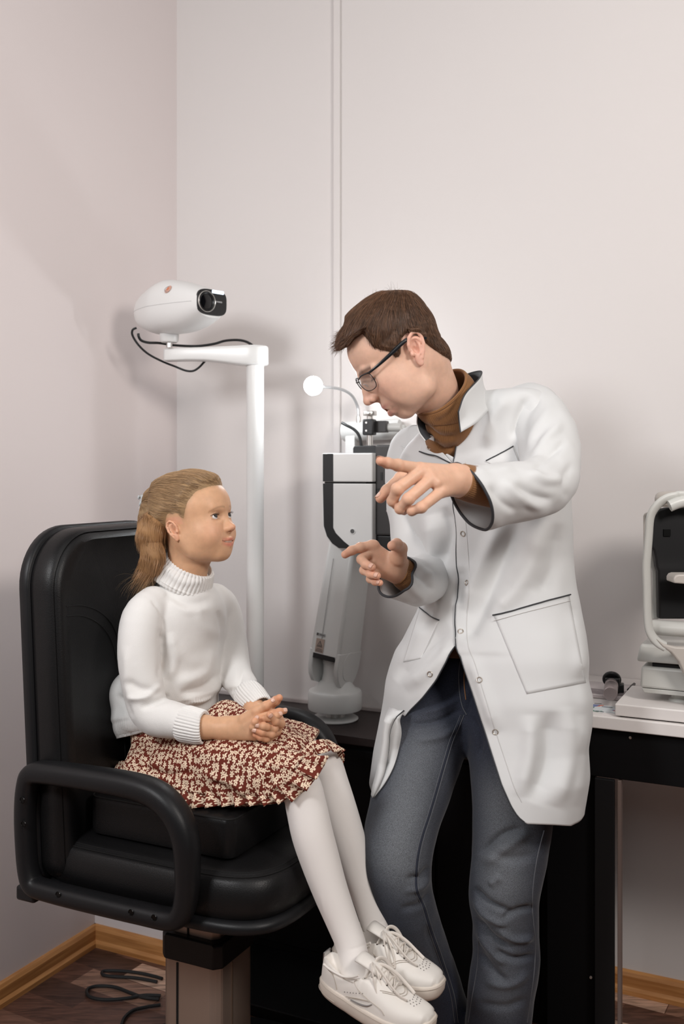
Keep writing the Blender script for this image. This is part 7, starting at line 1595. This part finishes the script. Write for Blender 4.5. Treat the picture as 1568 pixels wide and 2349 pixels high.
# ---------------------------------------------------------------- sneakers
M_sn = mat('white_sneaker_leather', (0.80, 0.76, 0.71), rough=0.45, bump=(500, 0.1, 0.0003)); M_so = mat('sneaker_sole', (0.74, 0.66, 0.58), rough=0.6, noise=(25, 0.12)); M_lc = mat('cotton_laces', (0.76, 0.70, 0.64), rough=0.85, bump=(2000, 0.2, 0.0003))
M_silver = mat('silver_tab', (0.42, 0.42, 0.42), rough=0.25, metal=0.8); M_st = mat('sneaker_stitch', (0.50, 0.44, 0.38), rough=0.8); M_hole = mat('eyelet_hole', (0.05, 0.035, 0.03), rough=0.8)
def sneaker(heel, fdir, updir, label_side):
    X = nrm(fdir); Y = nrm(np.cross(updir, X)); Z = np.cross(X, Y)      # Y to the wearer's left
    W3 = lambda x, y, z: heel + X * x + Y * y + Z * z
    root = bpy.data.objects.new('sneaker', None); COL.objects.link(root); root.parent = girl; root.matrix_parent_inverse = girl.matrix_basis.inverted(); root.empty_display_size = 0.02; WORLD[root.name] = Matrix.Identity(4)
    def B_(mb, name, m, par=None, **kw):
        par = par or root; me = mesh(name, mb.v, mb.f); bm = bmesh.new(); bm.from_mesh(me); bmesh.ops.recalc_face_normals(bm, faces=bm.faces); bm.to_mesh(me); bm.free()
        o = link(name, me, m, None, **kw); o.parent = par; return o
    Lf = 0.232
    def outline(grow, n=64):
        o = []
        for i in range(n):
            a = 2 * math.pi * i / n; ca, sa = math.cos(a), math.sin(a)
            x = Lf / 2 + math.copysign(abs(ca) ** 0.78, ca) * (Lf / 2 + grow)
            q = x / Lf; hw = 0.031 + 0.012 * np.clip((q - 0.3) / 0.4, 0, 1) - 0.002 * np.clip((q - 0.8) / 0.2, 0, 1)
            bend = 0.006 * math.sin(math.pi * min(max(q, 0), 1)) * label_side
            y = math.copysign(abs(sa) ** 0.70, sa) * (hw + grow) + bend; o.append((x, y))
        return o
    spring = lambda x: 0.010 * max(0, (x - 0.17) / 0.06) ** 2
    def ring(grow, z, zt=0.0): return [W3(x, y, z + spring(x) + zt) for x, y in outline(grow)]
    outs = [ring(-0.006, 0.0), ring(0.0, 0.003), ring(0.0035, 0.010), ring(0.0042, 0.020), ring(0.0035, 0.0285), ring(0.002, 0.031), ring(0.0005, 0.0315), ring(-0.01, 0.031)]
    n = 64; V = [p for o in outs for p in o]; Fc = [(k * n + i, k * n + (i + 1) % n, (k + 1) * n + (i + 1) % n, (k + 1) * n + i) for k in range(len(outs) - 1) for i in range(n)] + [tuple(range(n))[::-1], tuple(range((len(outs) - 1) * n, len(outs) * n))]
    sole = B_(MB().add(V, Fc), 'sole', M_so, auto=60)
    B_(MB().tube(ring(0.0042, 0.0262), 0.0007, n=6, steps=1, closed=True), 'sole_groove', M_st, sole)
    B_(MB().tube([W3(x, y, 0.012 + spring(x)) for x, y in outline(0.0050) if x < 0.09 and y * 1 > -1][10:26], 0.0006, n=6, steps=1), 'sole_line', M_st, sole)
    # upper: rows from heel to toe; each row an arch from one side to the other
    xs_ = np.array([-0.002, 0.004, 0.014, 0.028, 0.045, 0.062, 0.080, 0.096, 0.112, 0.128, 0.144, 0.160, 0.176, 0.192, 0.206, 0.218, 0.227, 0.2315])
    hz = np.array([0.072, 0.080, 0.080, 0.074, 0.069, 0.069, 0.075, 0.085, 0.088, 0.082, 0.075, 0.068, 0.062, 0.058, 0.054, 0.049, 0.042, 0.034])
    op = np.array([0.0, 0.3, 0.72, 0.82, 0.84, 0.82, 0.75, 0.60, 0.30, 0.0, 0, 0, 0, 0, 0, 0, 0, 0])       # collar opening
    xx = np.linspace(xs_[0], xs_[-1], 90); hh_ = np.interp(xx, xs_, hz); oo = np.interp(xx, xs_, op); hh_ = smooth1(hh_, 3); nc = 40; V = []; z0 = 0.029
    ow = outline(0.0005, 400)
    for i, x in enumerate(xx):
        ysn = [y for (a, y) in ow if abs(a - x) < 0.0022] or [0.0]
        yp, ym = max(ysn + [0.004]), min(ysn + [-0.004]); yc_ = (yp + ym) / 2; hw = (yp - ym) / 2 * (1.0 if 0.003 < x < 0.226 else 0.8)
        for j in range(nc + 1):
            t = j / nc * math.pi; ca, sa = math.cos(t), math.sin(t); o_ = oo[i]
            ex = 0.62 if x > 0.1 else 0.5
            y = yc_ + math.copysign(abs(ca) ** (0.75), ca) * hw * (1 - 0.12 * sa); z = z0 + spring(x) + (sa ** ex) * (hh_[i] - z0)
            if o_ > 0:                       # fold the top down into the shoe
                inn = np.clip((sa - 0.72) / 0.28, 0, 1); z = z - o_ * inn * 0.030
            V.append(W3(x, y, z))
    m_ = len(xx); ix = np.arange(m_ * (nc + 1)).reshape(m_, nc + 1); Fc = [tuple(q) for q in np.stack([ix[:-1, :-1], ix[1:, :-1], ix[1:, 1:], ix[:-1, 1:]], -1).reshape(-1, 4)]
    Fc += [tuple(ix[0]), tuple(ix[-1][::-1])]
    upper = B_(MB().add(V, Fc), 'upper', M_sn, auto=70)
    bu = bvh(np.array(V), [f for f in Fc])
    def on(x, y, lift=0.0008):           # point on the upper straight above / beside
        o_ = W3(x, y * 3.0, 0.035 + 0.0 * x); c0 = W3(x, 0.0, 0.030)
        d = nrm(W3(x, y, 0.09) - W3(x, y, 0.0)); h_ = bu.ray_cast(Vector(W3(x, y, 0.15)), Vector(-d))
        return np.array(h_[0]) + np.array(h_[1]) * lift * (1 if np.dot(h_[1], Z) > 0 else -1) if h_[0] is not None else W3(x, y, 0.05)
    def side(x, z, s, lift=0.0008):
        h_ = bu.ray_cast(Vector(W3(x, 0.12 * s, z)), Vector(-Y * s)); 
        return np.array(h_[0]) + Y * s * lift if h_[0] is not None else W3(x, 0.035 * s, z)
    # tongue
    tg = MB(); tv = []
    for i in range(9):
        u = i / 8
        for j in range(9):
            v = (j / 8 - 0.5) * 2; tv.append(W3(0.150 - 0.075 * u, v * (0.012 + 0.007 * u), 0.075 + 0.026 * u - 0.006 * v * v + 0.004 * math.sin(3 * u)))
    tg.add(tv, [(i * 9 + j, i * 9 + j + 1, (i + 1) * 9 + j + 1, (i + 1) * 9 + j) for i in range(8) for j in range(8)]); B_(tg, 'tongue', M_sn, solid=0.004, auto=180)
    # seams
    sm = MB()
    def line(pts, r=0.0006): 
        B_(MB().tube(pts, r, n=6, steps=5), 'stitching', M_st, upper)
    line([on(0.176 - 0.03 * (abs(y) / 0.03) ** 2 * 1.0, y) for y in np.linspace(-0.031, 0.031, 13)])
    line([on(0.171 - 0.03 * (abs(y) / 0.03) ** 2 * 1.0, y) for y in np.linspace(-0.031, 0.031, 13)])
    for s in (-1, 1):
        line([side(0.092, 0.074, s), side(0.086, 0.066, s), side(0.100, 0.058, s), side(0.125, 0.052, s), side(0.150, 0.047, s), side(0.160, 0.040, s)])
        line([side(0.028, 0.068, s), side(0.036, 0.056, s), side(0.046, 0.044, s), side(0.050, 0.036, s)], 0.0009)
        line([side(0.034, 0.070, s), side(0.045, 0.062, s), side(0.064, 0.060, s), side(0.084, 0.064, s)])
        for k in range(2): line([side(0.072 + 0.006 * k, 0.034, s), side(0.100 + 0.004 * k, 0.044, s), side(0.122 + 0.004 * k, 0.050, s)])
        B_(MB().tube([side(0.085, 0.034, s, 0.0012), side(0.105, 0.036, s, 0.0012), side(0.122, 0.041, s, 0.0012), side(0.132, 0.048, s, 0.0012)], [0.0012, 0.0016, 0.0014, 0.0008], n=8, steps=5), 'side_stripe', M_silver, upper)
        pm = MB()
        for k in range(7): pm.lathe([(0, 0.0004), (0.0008, 0.0003), (0.0008, -0.0003)], side(0.068 + 0.0068 * k, 0.040 + 0.0028 * k, s, 0.0004), Y * s, 8)
        B_(pm, 'perforations', M_hole, upper)
        # collar rim roll
        B_(MB().tube([side(0.018, 0.074, s, -0.001), side(0.030, 0.070, s, -0.001), side(0.045, 0.068, s, -0.001), side(0.064, 0.068, s, -0.001), side(0.082, 0.075, s, -0.001), side(0.094, 0.083, s, -0.001)], 0.0024, n=10, steps=5), 'collar_rim', M_sn, upper)
    pm = MB()
    for a in range(-2, 3):
        for b_ in range(3): pm.lathe([(0, 0.0004), (0.0009, 0.0003), (0.0009, -0.0003)], on(0.190 + 0.007 * b_ - 0.002 * abs(a), a * 0.0065, 0.0004), Z, 8)
    B_(pm, 'perforations', M_hole, upper)
    B_(MB().box(W3(0.002, 0, 0.070), (0.003, 0.022, 0.018), X, Y, Z), 'heel_tab', M_silver, upper, bevel=0.001)
    # eyelets and laces
    ey = []
    for k in range(5):
        x = 0.100 + 0.0145 * k
        for s in (-1, 1):
            p_ = on(x, s * (0.0185 - 0.001 * k), 0.0006); ey.append((k, s, p_)); B_(MB().lathe([(0, 0.0003), (0.0019, 0.0004), (0.0022, 0.0)], p_, nrm(Z + Y * s * 0.7), 12), 'eyelet', M_hole, upper)
    E_ = {(k, s): p_ for k, s, p_ in ey}
    def flat(pts, w_=0.0034, name='lace'): return B_(MB().tube(pts, w_, n=10, steps=7, sy=0.38), name, M_lc, upper, auto=180)
    for k in range(5):
        a, b_ = E_[(k, -1)], E_[(k, 1)]; flat([a, a * 0.75 + b_ * 0.25 + Z * 0.005, (a + b_) / 2 + Z * 0.0075, a * 0.25 + b_ * 0.75 + Z * 0.005, b_])
        if k: c_ = E_[(k - 1, 1)]; flat([a + Z * 0.001, (a + c_) / 2 + Z * 0.010, c_ + Z * 0.001])
    kn = (E_[(0, -1)] + E_[(0, 1)]) / 2 + Z * 0.014 + X * 0.004
    B_(MB().tube([kn - Y * 0.005, kn + Z * 0.003, kn + Y * 0.005], [0.004, 0.0055, 0.004], n=12, steps=6), 'knot', M_lc, upper)
    for s, ln_ in ((-1, 1.0), (1, 1.0)):
        flat([kn, kn + Y * s * 0.012 + Z * 0.012 + X * 0.004, kn + Y * s * 0.026 + Z * 0.004 + X * 0.014, kn + Y * s * 0.034 - Z * 0.022 + X * 0.030, kn + Y * s * 0.033 - Z * 0.036 + X * 0.044, kn + Y * s * 0.026 - Z * 0.022 + X * 0.038, kn + Y * s * 0.014 - Z * 0.002 + X * 0.018, kn + X * 0.002], 0.0036, 'lace_loop')
        flat([kn, kn + Y * s * 0.008 + X * 0.016 + Z * 0.006, kn + Y * s * 0.016 + X * 0.040 - Z * 0.004, kn + Y * s * 0.018 + X * 0.064 - Z * 0.018, on(0.186, s * 0.014, 0.003) + X * 0.0], 0.0032, 'lace_end')
    return root
sneaker(P(741, 2268, 1.905), V3(0.82, -0.53, -0.115), nrm(V3(0.05, -0.08, 1.0)), -1)
sneaker(P(768, 2200, 2.00), V3(0.84, -0.50, -0.10), nrm(V3(0.05, -0.06, 1.0)), 1)
